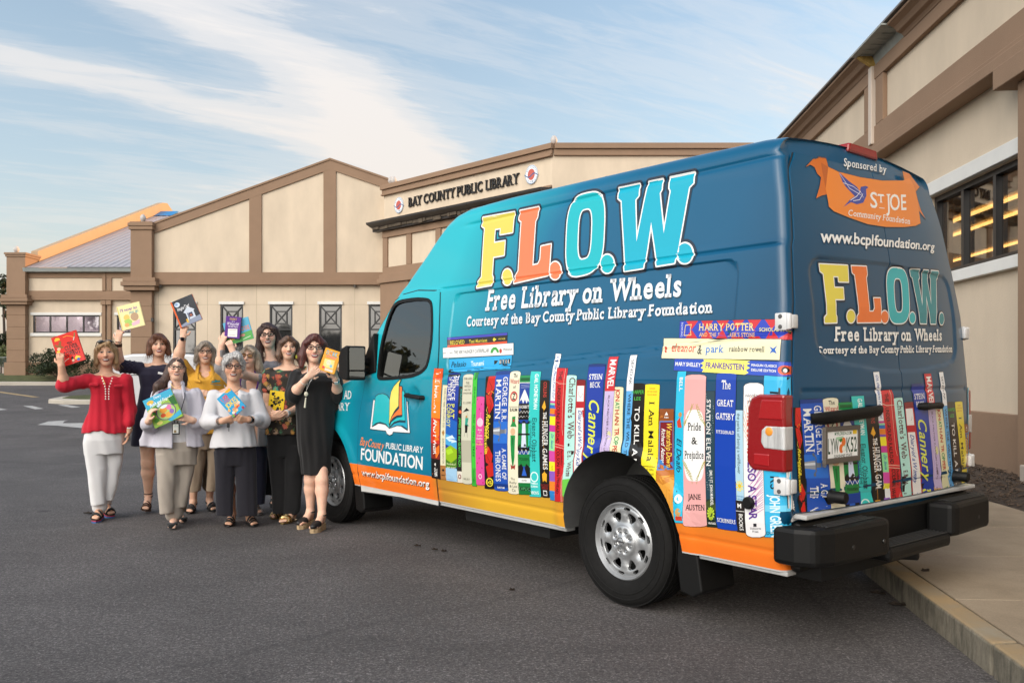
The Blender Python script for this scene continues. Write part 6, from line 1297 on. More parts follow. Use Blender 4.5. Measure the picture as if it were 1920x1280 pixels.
def wheels():
 M_RIM = mat('rim_silver', (.44, .45, .46), .36, metal=.65, rvar=.05, scale=20)
 M_HOLE = mat('brake_dark', (.02, .02, .02), .6)
 tp = [(.228, .092), (.236, .100), (.25, .108), (.29, .121), (.303, .1215), (.306, .1245), (.311, .1245), (.314, .1217), (.33, .122), (.338, .1205), (.341, .1225), (.345, .1220), (.347, .118), (.352, .117), (.368, .108), (.378, .096)]
 for yy in (.085, .05, .017, -.017, -.05, -.085):
  tp += [(.3875 - .003 * (abs(yy) > .06), yy + .013), (.3875 - .003 * (abs(yy) > .06), yy - .011), (.377, yy - .012), (.377, yy - .021)]
 tp = tp[:-2] + [(.378, -.098), (.368, -.108), (.352, -.117), (.33, -.122), (.29, -.121), (.25, -.108), (.228, -.092)]
 def disc_h(r, a):
  """outward height of the steel disc at radius r and angle a"""
  h = np.interp(r, [0, .034, .040, .075, .090, .100, .115, .14, .165, .185, .200, .209, .214, .219, .226, .236], [.113, .113, .107, .105, .100, .088, .083, .080, .083, .087, .085, .076, .080, .092, .104, .094])
  lobe = np.cos(8 * a)
  h = h + .008 * np.exp(-((r - .145) / .024) ** 2) * lobe - .016 * np.exp(-((r - .062) / .014) ** 2) * (.5 - .5 * np.cos(8 * a)) ** 1.0
  return h
 for ax in (0, 3.711):
  for s in (1, -1):
   Mx = Matrix.Translation((ax, s * .866, .3875)) @ Matrix.Rotation(-s * pi / 2, 4, 'X')
   w = bpy.data.objects.new('wheel', None); COL.objects.link(w); w.parent = VAN; w.location = (ax, s * .866, .3875); w.rotation_euler = (-s * pi / 2, 0, 0); w.empty_display_size = .2
   I4 = Matrix.Identity(4)
   t_ = MB(); t_.lathe(tp, I4, 80); ty = t_.build('tyre', M_RUBBER, w, origin=O0, sharp=30)
   # raised marks round the sidewall
   rm = MB(); rs = np.unique(np.round(np.concatenate([np.linspace(.028, .236, 44)]), 4)); na = 160
   def hole(r, a):
    k = (a / (2 * pi / 8)) % 1; da = abs(k - .5) * (2 * pi / 8) * r
    if .122 < r < .172 and da < .008 + .022 * min(1, max(0, (r - .122) / .036)): return True
    k2 = (a / (2 * pi / 10) + .2) % 1; da2 = abs(k2 - .5) * (2 * pi / 10) * r
    return .190 < r < .203 and da2 < .021
   idx = {}; vs = []
   for i, r in enumerate(rs):
    for j in range(na):
     a = 2 * pi * j / na; idx[i, j] = len(vs); vs.append((r * cos(a), r * sin(a), float(disc_h(r, a))))
   fs = []; dark = []
   for i in range(len(rs) - 1):
    for j in range(na):
     r = (rs[i] + rs[i + 1]) / 2; a = 2 * pi * (j + .5) / na; l = (j + 1) % na
     if hole(r, a): continue
     fs.append((idx[i, j], idx[i + 1, j], idx[i + 1, l], idx[i, l]))
   bm = bmesh.new(); bv = [bm.verts.new(p) for p in vs]
   for f in fs: bm.faces.new([bv[i] for i in f])
   bmesh.ops.delete(bm, geom=[v for v in bm.verts if not v.link_faces], context='VERTS')
   bd = [e for e in bm.edges if len(e.link_faces) == 1 and all(.10 < math.hypot(v.co.x, v.co.y) < .212 for v in e.verts)]
   # soften the stepped hole outline, then turn the edge inwards
   hv = {v for e in bd for v in e.verts}
   for _ in range(3): bmesh.ops.smooth_vert(bm, verts=list(hv), factor=.5, use_axis_x=True, use_axis_y=True, use_axis_z=False)
   ex = bmesh.ops.extrude_edge_only(bm, edges=bd)
   for v in ex['geom']:
    if isinstance(v, bmesh.types.BMVert): v.co.z -= .02
   bmesh.ops.recalc_face_normals(bm, faces=bm.faces)
   me = bpy.data.meshes.new('rim'); bm.to_mesh(me); bm.free(); me.materials.append(M_RIM); me.polygons.foreach_set('use_smooth', [True] * len(me.polygons)); me.set_sharp_from_angle(angle=radians(45))
   ro = bpy.data.objects.new('rim', me); COL.objects.link(ro); ro.parent = w
   b = MB(); b.lathe([(0, -.04), (.215, -.04), (.222, -.1)], I4, 40); b.build('brake_drum', M_HOLE, w, origin=O0)
   c = MB(); c.lathe([(0, .119), (.026, .119), (.032, .115), (.035, .104)], I4, 32); c.build('hub_cap', M_RIM, w, origin=O0)
   # emblem: a ring crossed by a bar
   e = MB(); e.tube([(.024 * cos(a), .024 * sin(a), .119) for a in np.linspace(0, 2 * pi, 25)[:-1]], .003, 6, closed=True); e.box((-.031, -.005, .117), (.031, .005, .122)); e.build('emblem', mat('chrome', (.6, .6, .6), .12, metal=1.0), w, origin=O0)
   for k in range(8):
    a = 2 * pi * (k + .5) / 8; n_ = MB(); Mk = Matrix.Translation((.062 * cos(a), .062 * sin(a), .080))
    n_.lathe([(.0, .030), (.006, .029), (.009, .024), (.0095, .0), (.014, -.004)], Mk, 6, smooth=False); n_.build('lug_nut', mat('chrome', (.6, .6, .6), .12, metal=1.0), w, origin=O0)
van_parts()
wheels()
side_art()
rear_art()
def library_sign():
 A = Print()
 M = lambda p, q: np.array((1.71 + 6.34 * p, 8.655 - .37 * q))
 b = MB()
 v, f, w = text_shape('BAY COUNTY PUBLIC LIBRARY', 'r')
 v2, f2 = v, f
 bm = bmesh.new(); bv = [bm.verts.new((1.71 + 6.34 * p[0], 8.285 + .37 * p[1], 0)) for p in v2]
 for q in f2:
  try: bm.faces.new([bv[i] for i in q])
  except ValueError: pass
 r = bmesh.ops.extrude_face_region(bm, geom=bm.faces[:])
 for x in r['geom']:
  if isinstance(x, bmesh.types.BMVert): x.co.z += .06
 for x in bm.verts: x.co = Vector(TFN(x.co.x, .012 + x.co.z, x.co.y)) - parent_origin(LIB)
 bmesh.ops.recalc_face_normals(bm, faces=bm.faces)
 me = bpy.data.meshes.new('sign_lettering'); bm.to_mesh(me); bm.free(); me.materials.append(mat('sign_letter_black', (.012, .010, .009), .5)); o = bpy.data.objects.new('sign_lettering', me); COL.objects.link(o); o.parent = LIB
 for a, z, R in ((1.07, 8.45, .335), (8.65, 8.50, .345)):
  e = MB(); e.prism([(a + R * .86 * cos(t), z + R * sin(t)) for t in np.linspace(0, 2 * pi, 41)[:-1]], lambda p, q, d: TFN(p, d, q), .003, .05); eo = e.build('emblem', mat('emblem_pale', (.62, .66, .70), .5), LIB, bevel=.01)
  pr = Print(); pr.ell((a, z), R * .86 * .97, R * .97, '#6d86a8', -.0002); pr.ell((a, z), R * .86 * .92, R * .92, '#d8dee4', 0); pr.ell((a, z), R * .5, R * .58, '#b9574a', .0004)
  wv = [(a + R * t, z + R * (-.02 + .16 * sin(t * 4.2))) for t in np.linspace(-.98, .98, 20)]; pr.poly(wv + [(x, y - R * (.16 - .08 * abs(x - a) / R)) for x, y in wv[::-1]], '#2f5584', .0008)
  for txt, sg in (('BAY COUNTY', 1), ('FLORIDA', -1)):
   n = len(txt)
   for i, ch in enumerate(txt):
    if ch == ' ': continue
    t = pi / 2 - (i - (n - 1) / 2) * .235 if sg > 0 else -pi / 2 + (i - (n - 1) / 2) * .235
    v, f, w = text_shape(ch, 'h'); h = R * .15; c, s_ = cos(t - pi / 2 * sg), sin(t - pi / 2 * sg); r0 = R * (.70 if sg > 0 else .84)
    pts = [(a + .86 * (r0 * cos(t) + ((p[0] - .5) * h * .7) * c - (p[1] * h) * s_), z + (r0 * sin(t) + ((p[0] - .5) * h * .7) * s_ + (p[1] * h) * c)) for p in v]
    pr.add(pts, f, '#3a4a66', .0006)
  off = parent_origin(eo) if False else parent_origin(LIB)
  pr.build('emblem_print', lambda p, q, h: np.array([tuple(TFN(x, .052 + k, y) - off) for x, y, k in zip(p, q, h)]).reshape(-1, 3), eo, M_PAPER)
library_sign()
# ---------------------------------------------------------------- people: smooth solids grown from a posed skeleton
import openvdb
class Solid:
 def __init__(s, h): s.h = h; s.pr = []; s.fold = None
 def cone(s, a, b, ra, rb, k=.02, sq=None, op='u'):
  s.pr.append(('c', np.array(a, float), np.array(b, float), ra, rb, sq, k, op)); return s
 def chain(s, pts, rs, k=.02, sq=None):
  for i in range(len(pts) - 1): s.cone(pts[i], pts[i + 1], rs[i], rs[i + 1], k, sq)
  return s
 def ell(s, c, r, R=None, k=.02, op='u'):
  s.pr.append(('e', np.array(c, float), np.array(r, float), np.eye(3) if R is None else np.array(R, float), 0, None, k, op)); return s
 def loft(s, rows, ratio=.62, k=.02, op='u', cy=0.0, pw=2.4):
  """rows: (z, cx, half width[, half depth[, cy]])"""
  rows = sorted(rows, key=lambda r: r[0]); s.pr.append(('l', np.array([r[0] for r in rows]), np.array([r[1] for r in rows]), np.array([r[2] for r in rows]), np.array([(r[3] if len(r) > 3 and r[3] else r[2] * ratio) for r in rows]), (np.array([(r[4] if len(r) > 4 else cy) for r in rows]), pw), k, op)); return s
 def box(s, c, r, R=None, k=.005, op='u', rnd=.004):
  s.pr.append(('b', np.array(c, float), np.array(r, float), np.eye(3) if R is None else np.array(R, float), rnd, None, k, op)); return s
 def bounds(s, p):
  t, a, b = p[0], p[1], p[2]
  if t == 'c': m = max(p[3], p[4]); return np.minimum(a, b) - m, np.maximum(a, b) + m
  if t in 'eb': e = np.abs(p[3]).T @ b; return a - e, a + e
  cy, pw = p[5]; return np.array([(b - p[3]).min(), (cy - p[4]).min(), a.min()]), np.array([(b + p[3]).max(), (cy + p[4]).max(), a.max()])
 def dist(s, p, X, Y, Z):
  t = p[0]
  if t == 'c':
   a, b, ra, rb, sq = p[1:6]; ab = b - a; L2 = ab @ ab + 1e-12
   px, py, pz = X - a[0], Y - a[1], Z - a[2]
   tt = np.clip((px * ab[0] + py * ab[1] + pz * ab[2]) / L2, 0, 1)
   dx, dy, dz = px - tt * ab[0], py - tt * ab[1], pz - tt * ab[2]
   if sq is not None:
    w, f = sq; q = dx * w[0] + dy * w[1] + dz * w[2]; q = q * (f - 1); dx, dy, dz = dx + q * w[0], dy + q * w[1], dz + q * w[2]
   return np.sqrt(dx * dx + dy * dy + dz * dz) - (ra + (rb - ra) * tt)
  if t in 'eb':
   c, r, R = p[1:4]; px, py, pz = X - c[0], Y - c[1], Z - c[2]
   q = [px * R[i][0] + py * R[i][1] + pz * R[i][2] for i in range(3)]
   if t == 'e':
    k0 = np.sqrt(sum((q[i] / r[i]) ** 2 for i in range(3))); k1 = np.sqrt(sum((q[i] / r[i] ** 2) ** 2 for i in range(3))); return k0 * (k0 - 1) / (k1 + 1e-9)
   rd = p[4]; d = [np.abs(q[i]) - r[i] + rd for i in range(3)]
   return np.sqrt(sum(np.maximum(x, 0) ** 2 for x in d)) + np.minimum(np.maximum(d[0], np.maximum(d[1], d[2])), 0) - rd
  zs, cx, aa, bb = p[1:5]; cy, pw = p[5]
  z1 = Z.ravel(); C = np.interp(z1, zs, cx).reshape(Z.shape); A = np.interp(z1, zs, aa).reshape(Z.shape); Bq = np.interp(z1, zs, bb).reshape(Z.shape); CY = np.interp(z1, zs, cy).reshape(Z.shape)
  rr = (np.abs((X - C) / A) ** pw + np.abs((Y - CY) / Bq) ** pw) ** (1 / pw)
  d = (rr - 1) * np.minimum(A, Bq) * 1.0
  return np.maximum(d, np.maximum(zs[0] - Z, Z - zs[-1]))
 def mesh(s):
  h = s.h; lo = np.full(3, 1e9); hi = np.full(3, -1e9)
  for p in s.pr:
   if p[7] == 'u': a, b = s.bounds(p); lo = np.minimum(lo, a); hi = np.maximum(hi, b)
  lo -= 5 * h; hi += 5 * h; n = np.ceil((hi - lo) / h).astype(int) + 1
  D = np.full(n, .2, np.float32)
  ax = [lo[i] + h * np.arange(n[i]) for i in range(3)]
  for p in s.pr:
   a, b = s.bounds(p); m = p[6] * 1.5 + 4 * h
   i0 = np.maximum(((a - m - lo) / h).astype(int), 0); i1 = np.minimum(((b + m - lo) / h).astype(int) + 2, n)
   if (i1 <= i0).any(): continue
   sl = tuple(slice(i0[i], i1[i]) for i in range(3))
   X, Y, Z = np.ix_(*[ax[i][i0[i]:i1[i]] for i in range(3)])
   Z = np.broadcast_to(Z, tuple(i1 - i0)) if p[0] == 'l' else Z
   d = s.dist(p, X, Y, Z); o = D[sl]; k = p[6]
   if p[7] == 'u': hh = np.maximum(k - np.abs(d - o), 0) / max(k, 1e-6); D[sl] = np.minimum(d, o) - hh * hh * k * .25
   else: dn = -d; hh = np.maximum(k - np.abs(dn - o), 0) / max(k, 1e-6); D[sl] = np.maximum(dn, o) + hh * hh * k * .25
  if s.fold is not None:
   X, Y, Z = np.ix_(*ax); D += s.fold(X, Y, Z).astype(np.float32)
  g = openvdb.FloatGrid(.2); g.copyFromArray(D); pts, tri, quads = g.convertToPolygons(0.0, 0.0)
  return pts * h + lo, [tuple(q[::-1]) for q in quads] + [tuple(t[::-1]) for t in tri]
 def build(s, name, material, parent, colors=None, refine=None):
  v, f = s.mesh()
  me = bpy.data.meshes.new(name); me.from_pydata(v.tolist(), [], f)
  if refine is not None:
   bm = bmesh.new(); bm.from_mesh(me); bm.verts.ensure_lookup_table(); msk = refine(v)
   es = [e for e in bm.edges if msk[e.verts[0].index] and msk[e.verts[1].index]]
   bmesh.ops.subdivide_edges(bm, edges=es, cuts=1, use_grid_fill=True, smooth=0.0); bmesh.ops.triangulate(bm, faces=[q for q in bm.faces if len(q.verts) > 4]); bm.to_mesh(me); bm.free()
  me.polygons.foreach_set('use_smooth', [True] * len(me.polygons))
  me.materials.append(material)
  if colors is not None:
   n = len(me.vertices); co = np.empty(n * 3); me.vertices.foreach_get('co', co); c = colors(co.reshape(-1, 3))
   a = me.color_attributes.new('print', 'FLOAT_COLOR', 'POINT'); a.data.foreach_set('color', np.concatenate([c, np.ones((n, 1))], 1).astype(np.float32).ravel())
  o = bpy.data.objects.new(name, me); COL.objects.link(o)
  if parent is not None: o.parent = parent
  return o
def folds(seed, amp, fx=22, fz=9, n=5, zfade=None):
 r = np.random.default_rng(seed); K = [(r.uniform(-fx, fx), r.uniform(-fx, fx) * .8, r.uniform(-fz, fz), r.uniform(0, 6.3)) for _ in range(n)]
 K2 = [(r.uniform(-fx, fx) * 2.6, r.uniform(-fx, fx) * 2, r.uniform(-fz, fz) * 2.2, r.uniform(0, 6.3)) for _ in range(n)]
 def f(X, Y, Z):
  a = sum(np.sin(k[0] * X + k[1] * Y + k[2] * Z + k[3]) for k in K) / n; b = sum(np.sin(k[0] * X + k[1] * Y + k[2] * Z + k[3] + 1.5 * a) for k in K2) / n
  return amp * (1.4 * a + .8 * b)
 return f
def cloth(name, color, rough=.85, var=.06, bump=.0012, bs=350, sheen=.15): return mat(name, color, rough, var=var, scale=14, bump=bump, bscale=bs, sheen=sheen, spec=.25)
def skin_mat():
 m = bpy.data.materials.new('skin'); m.use_nodes = True; t = NT(m.node_tree); o = t.a('ShaderNodeOutputMaterial'); p = t.a('ShaderNodeBsdfPrincipled'); t.link(p.outputs[0], o.inputs[0])
 a = t.a('ShaderNodeAttribute', attribute_name='print'); co = t.a('ShaderNodeTexCoord').outputs['Object']
 c = t.mix(1.0, a.outputs['Color'], t.ramp(t.noise(co, 28, 4), [(.3, .93), (.7, 1.06)]), 'MULTIPLY'); t.link(c, p.inputs['Base Color'])
 p.inputs['Roughness'].default_value = .55; p.inputs['Subsurface Weight'].default_value = .12; p.inputs['Subsurface Radius'].default_value = (.012, .005, .003); p.inputs['Subsurface Scale'].default_value = 1.0; p.inputs['Specular IOR Level'].default_value = .28
 return m
M_SKIN = skin_mat()
def hair_mat(name, c0, c1, rough=.45):
 m = bpy.data.materials.new(name); m.use_nodes = True; t = NT(m.node_tree); o = t.a('ShaderNodeOutputMaterial'); p = t.a('ShaderNodeBsdfPrincipled'); t.link(p.outputs[0], o.inputs[0])
 co = t.a('ShaderNodeTexCoord').outputs['Object']; n = t.noise(t.mapping(co, scale=(1, 1, .16)), 95, 4, .65, .4)
 t.link(t.ramp(n, [(.34, c0), (.66, c1)]), p.inputs['Base Color']); p.inputs['Roughness'].default_value = rough
 b = t.a('ShaderNodeBump', i_Strength=.8, i_Distance=.004, i_Height=n); t.link(b.outputs[0], p.inputs['Normal']); return m

class Person:
 def __init__(s, label, base, head, skin, top=.0, roll=0.0, yaw=0.0, smile=1.0, lips=(.42, .10, .09), brow=(.10, .06, .04), iris=(.05, .04, .03)):
  s.Y = base; u = head[0]; s.f = Vector((-(u - UH) / F, -1, 0)).normalized(); s.l = Vector((-s.f.y, s.f.x, 0))
  p0 = at(u, 700, base); s.org = Vector((p0.x, p0.y, 0)); s.D = -s.org.dot(s.f)
  s.root = empty('person', s.org, label, 'person'); s.root.rotation_euler = (0, 0, atan2(s.l.y, s.l.x))
  u, vt, vc = head; t = s.P(u, vt); c = s.P(u, vc); s.hs = (t[2] - c[2]) / .240
  s.hc = (t + c) / 2; s.skin = np.array(skin); s.smile = smile; s.lips, s.brow, s.iris = lips, brow, iris
  cr, sr, cy, sy = cos(roll), sin(roll), cos(yaw), sin(yaw)
  s.R = np.array([[cr, 0, sr], [0, 1, 0], [-sr, 0, cr]]) @ np.array([[cy, -sy, 0], [sy, cy, 0], [0, 0, 1]])
  s.body = Solid(.0056)
 def P(s, u, v, dy=0.0):
  """photo pixel -> person space, on the upright plane dy behind (+) or before (-) the person's axis"""
  r = Vector(((u - UH) / F, 1, (VH - v) / F)); t = (s.D - (-dy) * 1.0) / (-(r.x * s.f.x + r.y * s.f.y)) if False else (s.D + dy) / (-(r.x * s.f.x + r.y * s.f.y))
  q = r * t; d = Vector((q.x, q.y, 0)) - s.org
  return np.array([d.dot(s.l), -(Vector((q.x, q.y, 0)) - s.org).dot(s.f), EYE + q.z])
 def H(s, x, y, z): return s.hc + s.R @ (np.array((x, y, z)) * s.hs)
 def rows(s, R, dy=0.0):
  out = []
  for r in R:
   a, b = s.P(r[1], r[0], dy), s.P(r[2], r[0], dy); out.append((a[2], (a[0] + b[0]) / 2, (b[0] - a[0]) / 2, *(r[3:] if len(r) > 3 else ())))
  return out
 def head(s):
  b, k, h = s.body, s.hs, s.H; R = s.R.T
  b.ell(h(0, .016, .024), np.array((.074, .092, .094)) * k, R, .02); b.ell(h(0, -.022, -.030), np.array((.066, .072, .082)) * k, R, .03)
  b.ell(h(0, -.058, -.094), np.array((.033, .026, .024)) * k, R, .03)
  for x in (1, -1):
   b.ell(h(.040 * x, -.060, -.024), np.array((.029, .028, .028)) * k, R, .02); b.ell(h(.075 * x, .012, -.006), np.array((.010, .019, .032)) * k, R, .008)
   b.ell(h(.031 * x, -.098, .016), np.array((.017, .012, .012)) * k, R, .012, 's'); b.ell(h(.031 * x, -.080, .013), np.array((.015, .012, .011)) * k, R, .006)
  b.cone(h(0, -.090, .016), h(0, -.112, -.022), .008 * k, .0135 * k, .012); b.ell(h(.011, -.101, -.026), np.array((.009,) * 3) * k, R, .006); b.ell(h(-.011, -.101, -.026), np.array((.009,) * 3) * k, R, .006)
  b.ell(h(0, -.086, -.056), np.array((.025, .010, .012)) * k, R, .012)
 def paint(s, co):
  q = ((co - s.hc) @ s.R) / s.hs; x, y, z = q[:, 0], q[:, 1], q[:, 2]; c = np.tile(s.skin, (len(co), 1)); ax = np.abs(x); fr = (y < -.045) & (z > -.125) & (z < .10)
  def put(m, col, w=1.0): m = (np.clip(m, 0, 1) * fr * w)[:, None]; c[:] = c * (1 - m) + np.array(col) * m
  sm = lambda v, w: np.clip(.5 - v / w, 0, 1)
  put(sm(np.hypot((ax - .040) / .024, (z + .026) / .020) - 1, .8), s.skin * np.array([1.12, .80, .76]), .55)
  put(sm(np.hypot((ax - .031) / .020, (z - .014) / .014) - 1, .6), s.skin * np.array([.80, .70, .66]), .5)
  eye = np.hypot((ax - .031) / .0155, (z - .0125) / .0062) - 1
  put(sm(eye, .5), (.42, .38, .35)); put(sm(np.hypot((ax - .031) / .0078, (z - .0125) / .0068) - 1, .5), s.iris)
  put(sm(np.abs(z - .0185 + 6 * (ax - .031) ** 2) / .0036 - 1, .6) * (np.abs(ax - .031) < .018), (.03, .02, .016))
  bz = .034 - 11 * (ax - .034) ** 2; put(sm(np.abs(z - bz) / .0045 - 1, .6) * (np.abs(ax - .034) < .021), s.brow, .85)
  cu = (1.0 + 2.0 * s.smile) * 2.2
  mz = -.060 + cu * x * x * (1 if s.smile > 0 else 0); W_ = .0245 + .0045 * s.smile; th = .0036 + .0060 * s.smile
  u_ = np.clip(1 - (x / W_) ** 2, 0, 1); op = th * np.sqrt(u_)
  put(sm((np.abs(z - mz) - (op + .0075 * u_ ** .5)) / .004, .8) * (ax < W_ * 1.05), s.lips)
  if s.smile > .2: put(sm((np.abs(z - mz - .001) - op * .85) / .003, .8) * (ax < W_ * .92), (.10, .03, .03)); put(sm((np.abs(z - mz - .0018) - op * .50) / .003, .8) * (ax < W_ * .74), (.70, .65, .60))
  put(sm(np.hypot((ax - .008) / .005, (z + .034) / .003) - 1, .7) * (y < -.09), s.skin * .35, .8)
  put(sm(np.abs(ax - (.031 + .25 * (-.03 - z))) / .003 - 1, .8) * (z < -.030) * (z > -.055), s.skin * np.array([.78, .68, .64]), .5)
  return c
 def arm(s, sh, el, wr, r=(.049, .042, .029), k=.03):
  s.body.chain([sh, el], [r[0], r[1]], k); m = el + (wr - el) * .3; s.body.chain([el, m, wr], [r[1] * .96, r[1] * 1.02, r[2]], k)
 def hand(s, wr, to, nrm, curl=.6, side=1, sc=1.0, thumb=.8, spread=1.0):
  """palm and five separate fingers; to = direction of the hand, nrm = way the palm faces, side = where the thumb leaves"""
  d = np.array(to, float); d /= np.linalg.norm(d); n = np.array(nrm, float); n -= d * (n @ d); n /= np.linalg.norm(n); w = np.cross(d, n) * side; b = s.body; q = .92 * sc
  pc = wr + d * .012; kn = wr + d * .085 * q
  b.cone(wr, pc + d * .02, .023 * q, .026 * q, .015, (n, 1.35))
  for o in (-.024, -.008, .008, .024): b.cone(pc + w * o * .6 * q, kn + w * o * q, .017 * q, .0125 * q, .010, (n, 1.12))
  for i, (o, L) in enumerate(((.028, .072), (.0095, .080), (-.0095, .075), (-.027, .060))):
   a = kn + w * o * q; c0 = curl * (1 + .10 * (i - 1)); pts = [a]; ang = 0
   for seg, fr in enumerate((.44, .31, .25)):
    ang += c0 * (.55, .8, .55)[seg]; v = d * cos(ang) + n * sin(ang) + w * (o * 2.2 * spread) * (1 - .5 * seg / 2); v /= np.linalg.norm(v); pts.append(pts[-1] + v * L * fr * q)
   b.chain(pts, [.0092 * q, .0086 * q, .0080 * q, .0072 * q], .004)
  t0 = wr + d * .026 * q + w * .024 * q; t1 = t0 + (w * .72 + d * .55 + n * .35 * thumb) * .040 * q; t2 = t1 + (w * .25 + d * .85 + n * .55 * thumb) * .032 * q
  b.chain([t0 - w * .008, t1, t2], [.0145 * q, .0105 * q, .0082 * q], .008)
 def leg(s, hip, toe, heel=.02, out=.0, side=1, r=(.078, .052, .034), bare=True, kn=None):
  """leg down to a foot whose ball stands at photo pixel toe"""
  u, v = toe; Yg = EYE * F / (v - VH); g = at(u, v, Yg); d = Vector((g.x, g.y, 0)) - s.org; ball = np.array([d.dot(s.l), -d.dot(s.f), 0.0])
  td = np.array([sin(out), -cos(out), 0.0]); back = ball - td * .125; fl = .012 + heel * .45
  an = back + np.array([0, .005, .080 + heel]); knee = (hip + an) / 2 + np.array([0, -.03, .02]) if kn is None else kn
  b = s.body; b.chain([hip, knee], [r[0], r[1]], .04); b.chain([knee, knee + (an - knee) * .30 + np.array([0, .012, 0]), an], [r[1], r[1] * 1.02, r[2] * .92], .03)
  b.chain([an, back + np.array([0, .015, .030 + heel])], [r[2] * .92, .030], .02); b.chain([an + td * .01, back + td * .06 + np.array([0, 0, .044 + heel * .7]), ball + np.array([0, 0, .022 + fl])], [.032, .030, .026], .02, None)
  w = np.array([td[1], -td[0], 0]) * side
  for i, o in enumerate((-.030, -.013, .003, .018, .031)):
   L = (.058, .060, .054, .046, .036)[i]; r0 = (.0125, .0095, .009, .0085, .008)[i]; a = ball + w * o * .8 + np.array([0, 0, .020 + fl]); b.chain([a - td * .02, a + td * L * .6 + np.array([0, 0, -.002]), a + td * L + np.array([0, 0, -.008])], [.016, r0 * 1.05, r0], .008)
  return dict(ball=ball, back=back, td=td, w=w, heel=heel, fl=fl, an=an)
 def trouser(s, q, hip, ft, r=(.098, .080, .074), up=.03):
  an = ft['an'] + np.array([0, 0, up]); kn = (hip + ft['an']) / 2 + np.array([0, -.03, .02]); q.chain([hip, kn, an], list(r), .012)
 def sole(s, ft, mats, straps=(), name='sandal', toe=.072, wide=.043, plat=0.0, wedge=False, closed=False, col2=None):
  mb = MB(); td, w, ball, back = ft['td'], ft['w'], ft['ball'], ft['back']
  P_ = lambda a, o, z: tuple(ball + td * a + w * o + np.array([0, 0, z]))
  out = [(toe, -.012), (toe - .006, .012), (.035, .036), (0, wide), (-.07, .031), (-.145, .030), (-.168, .012), (-.168, -.012), (-.145, -.030), (-.07, -.030), (0, -wide), (.04, -.038)]
  hz = lambda a: ft['fl'] + (ft['heel'] - ft['fl'] + .004) * float(smooth01((-a - .02) / .10))
  top = [P_(a, o, hz(a)) for a, o in out]; thick = plat if plat else .012
  nl = 4 if plat else 1; prev = top
  for q in range(nl):
   bot = [P_(a, o, (0 if wedge or plat else max(0, hz(a) - thick)) if q == nl - 1 else hz(a) * (1 - (q + 1) / nl)) for a, o in out]; n = len(out)
   if q == 0: mb.add(top, [tuple(range(n))], 0)
   mb.add(prev + bot, [(i, (i + 1) % n, n + (i + 1) % n, n + i) for i in range(n)], min(q, len(mats) - 1)); prev = bot
  mb.add(prev, [tuple(range(len(out)))[::-1]], len(mats) - 1)
  if not wedge and not plat and ft['heel'] > .04: mb.prism([(-.165, -.022), (-.165, .022), (-.125, .026), (-.125, -.026)], lambda a, o, z: P_(a, o, z), 0, ft['heel'], len(mats) - 1)
  for a0, zr, rad, m in straps:
   fz = hz(a0); hw = .036 if a0 > -.05 else .034
   mb.tube([P_(a0 + .012 * sin(t * 2) , -(hw + .004) * cos(t), fz + .004 + zr * sin(t)) for t in np.linspace(0, pi, 11)], rad, 6, m, sq=2.0 if rad < .006 else 1.0)
  return mb.build(name, mats, s.root, origin=O0)
 def ankle_strap(s, ft, m, r=.042, dz=.0, name='ankle_strap'):
  mb = MB(); a = ft['an'] + np.array([0, 0, dz]); mb.tube([tuple(a + np.array([r * cos(t), r * 1.1 * sin(t), .006 * sin(t)])) for t in np.linspace(0, 2 * pi, 17)[:-1]], .006, 6, 0, closed=True); return mb.build(name, m, s.root, origin=O0)
 def shoe(s, ft, m, name='shoe'):
  q = Solid(.0055); td, ball, back = ft['td'], ft['ball'], ft['back']; z = lambda v: np.array([0, 0, v])
  q.cone(back + z(.035 + ft['heel']), ball + z(.030 + ft['fl']), .036, .042, .02, (np.array([0, 0, 1.]), 1.25)); q.cone(ball + z(.028 + ft['fl']), ball + td * .050 + z(.022 + ft['fl']), .040, .028, .02, (np.array([0, 0, 1.]), 1.3))
  q.box(ball - td * .03 + z(.30 + .052 + ft['heel'] * .8), (.2, .2, .30), None, .01, 's'); q.box(ball + z(-.30), (.3, .3, .30), None, .003, 's')
  return q.build(name, m, s.root)
 def glasses(s, m=None, w=.0255, hgt=.0175, y=-.108, lens=None, dz=.012, th=.0032):
  mb = MB(); m = m or mat('glasses_dark', (.02, .017, .016), .25)
  for sg in (1, -1):
   mb.tube([s.H(sg * (.0325 + w * np.sign(cos(t)) * abs(cos(t)) ** .6), y + .004 * abs(cos(t)), dz + hgt * np.sign(sin(t)) * abs(sin(t)) ** .7) for t in np.linspace(0, 2 * pi, 21)[:-1]], th * s.hs, 6, 0, closed=True)
   mb.tube([s.H(sg * .058, y + .004, dz + .006), s.H(sg * .075, y + .03, dz + .006), s.H(sg * .079, -.0, dz + .004)], .0022, 6, 0)
  mb.tube([s.H(-.008, y, dz + .004), s.H(0, y - .002, dz + .007), s.H(.008, y, dz + .004)], .0026, 6, 0)
  go = mb.build('glasses', m, s.root, origin=O0)
  if lens:
   for sg in (1, -1):
    lb = MB(); pts = [s.H(sg * (.0325 + w * .95 * np.sign(cos(t)) * abs(cos(t)) ** .6), y + .001, dz + hgt * .95 * np.sign(sin(t)) * abs(sin(t)) ** .7) for t in np.linspace(0, 2 * pi, 21)[:-1]]; lb.add(pts, [tuple(range(20))]); lb.build('lens', lens, go, origin=O0)
  return go
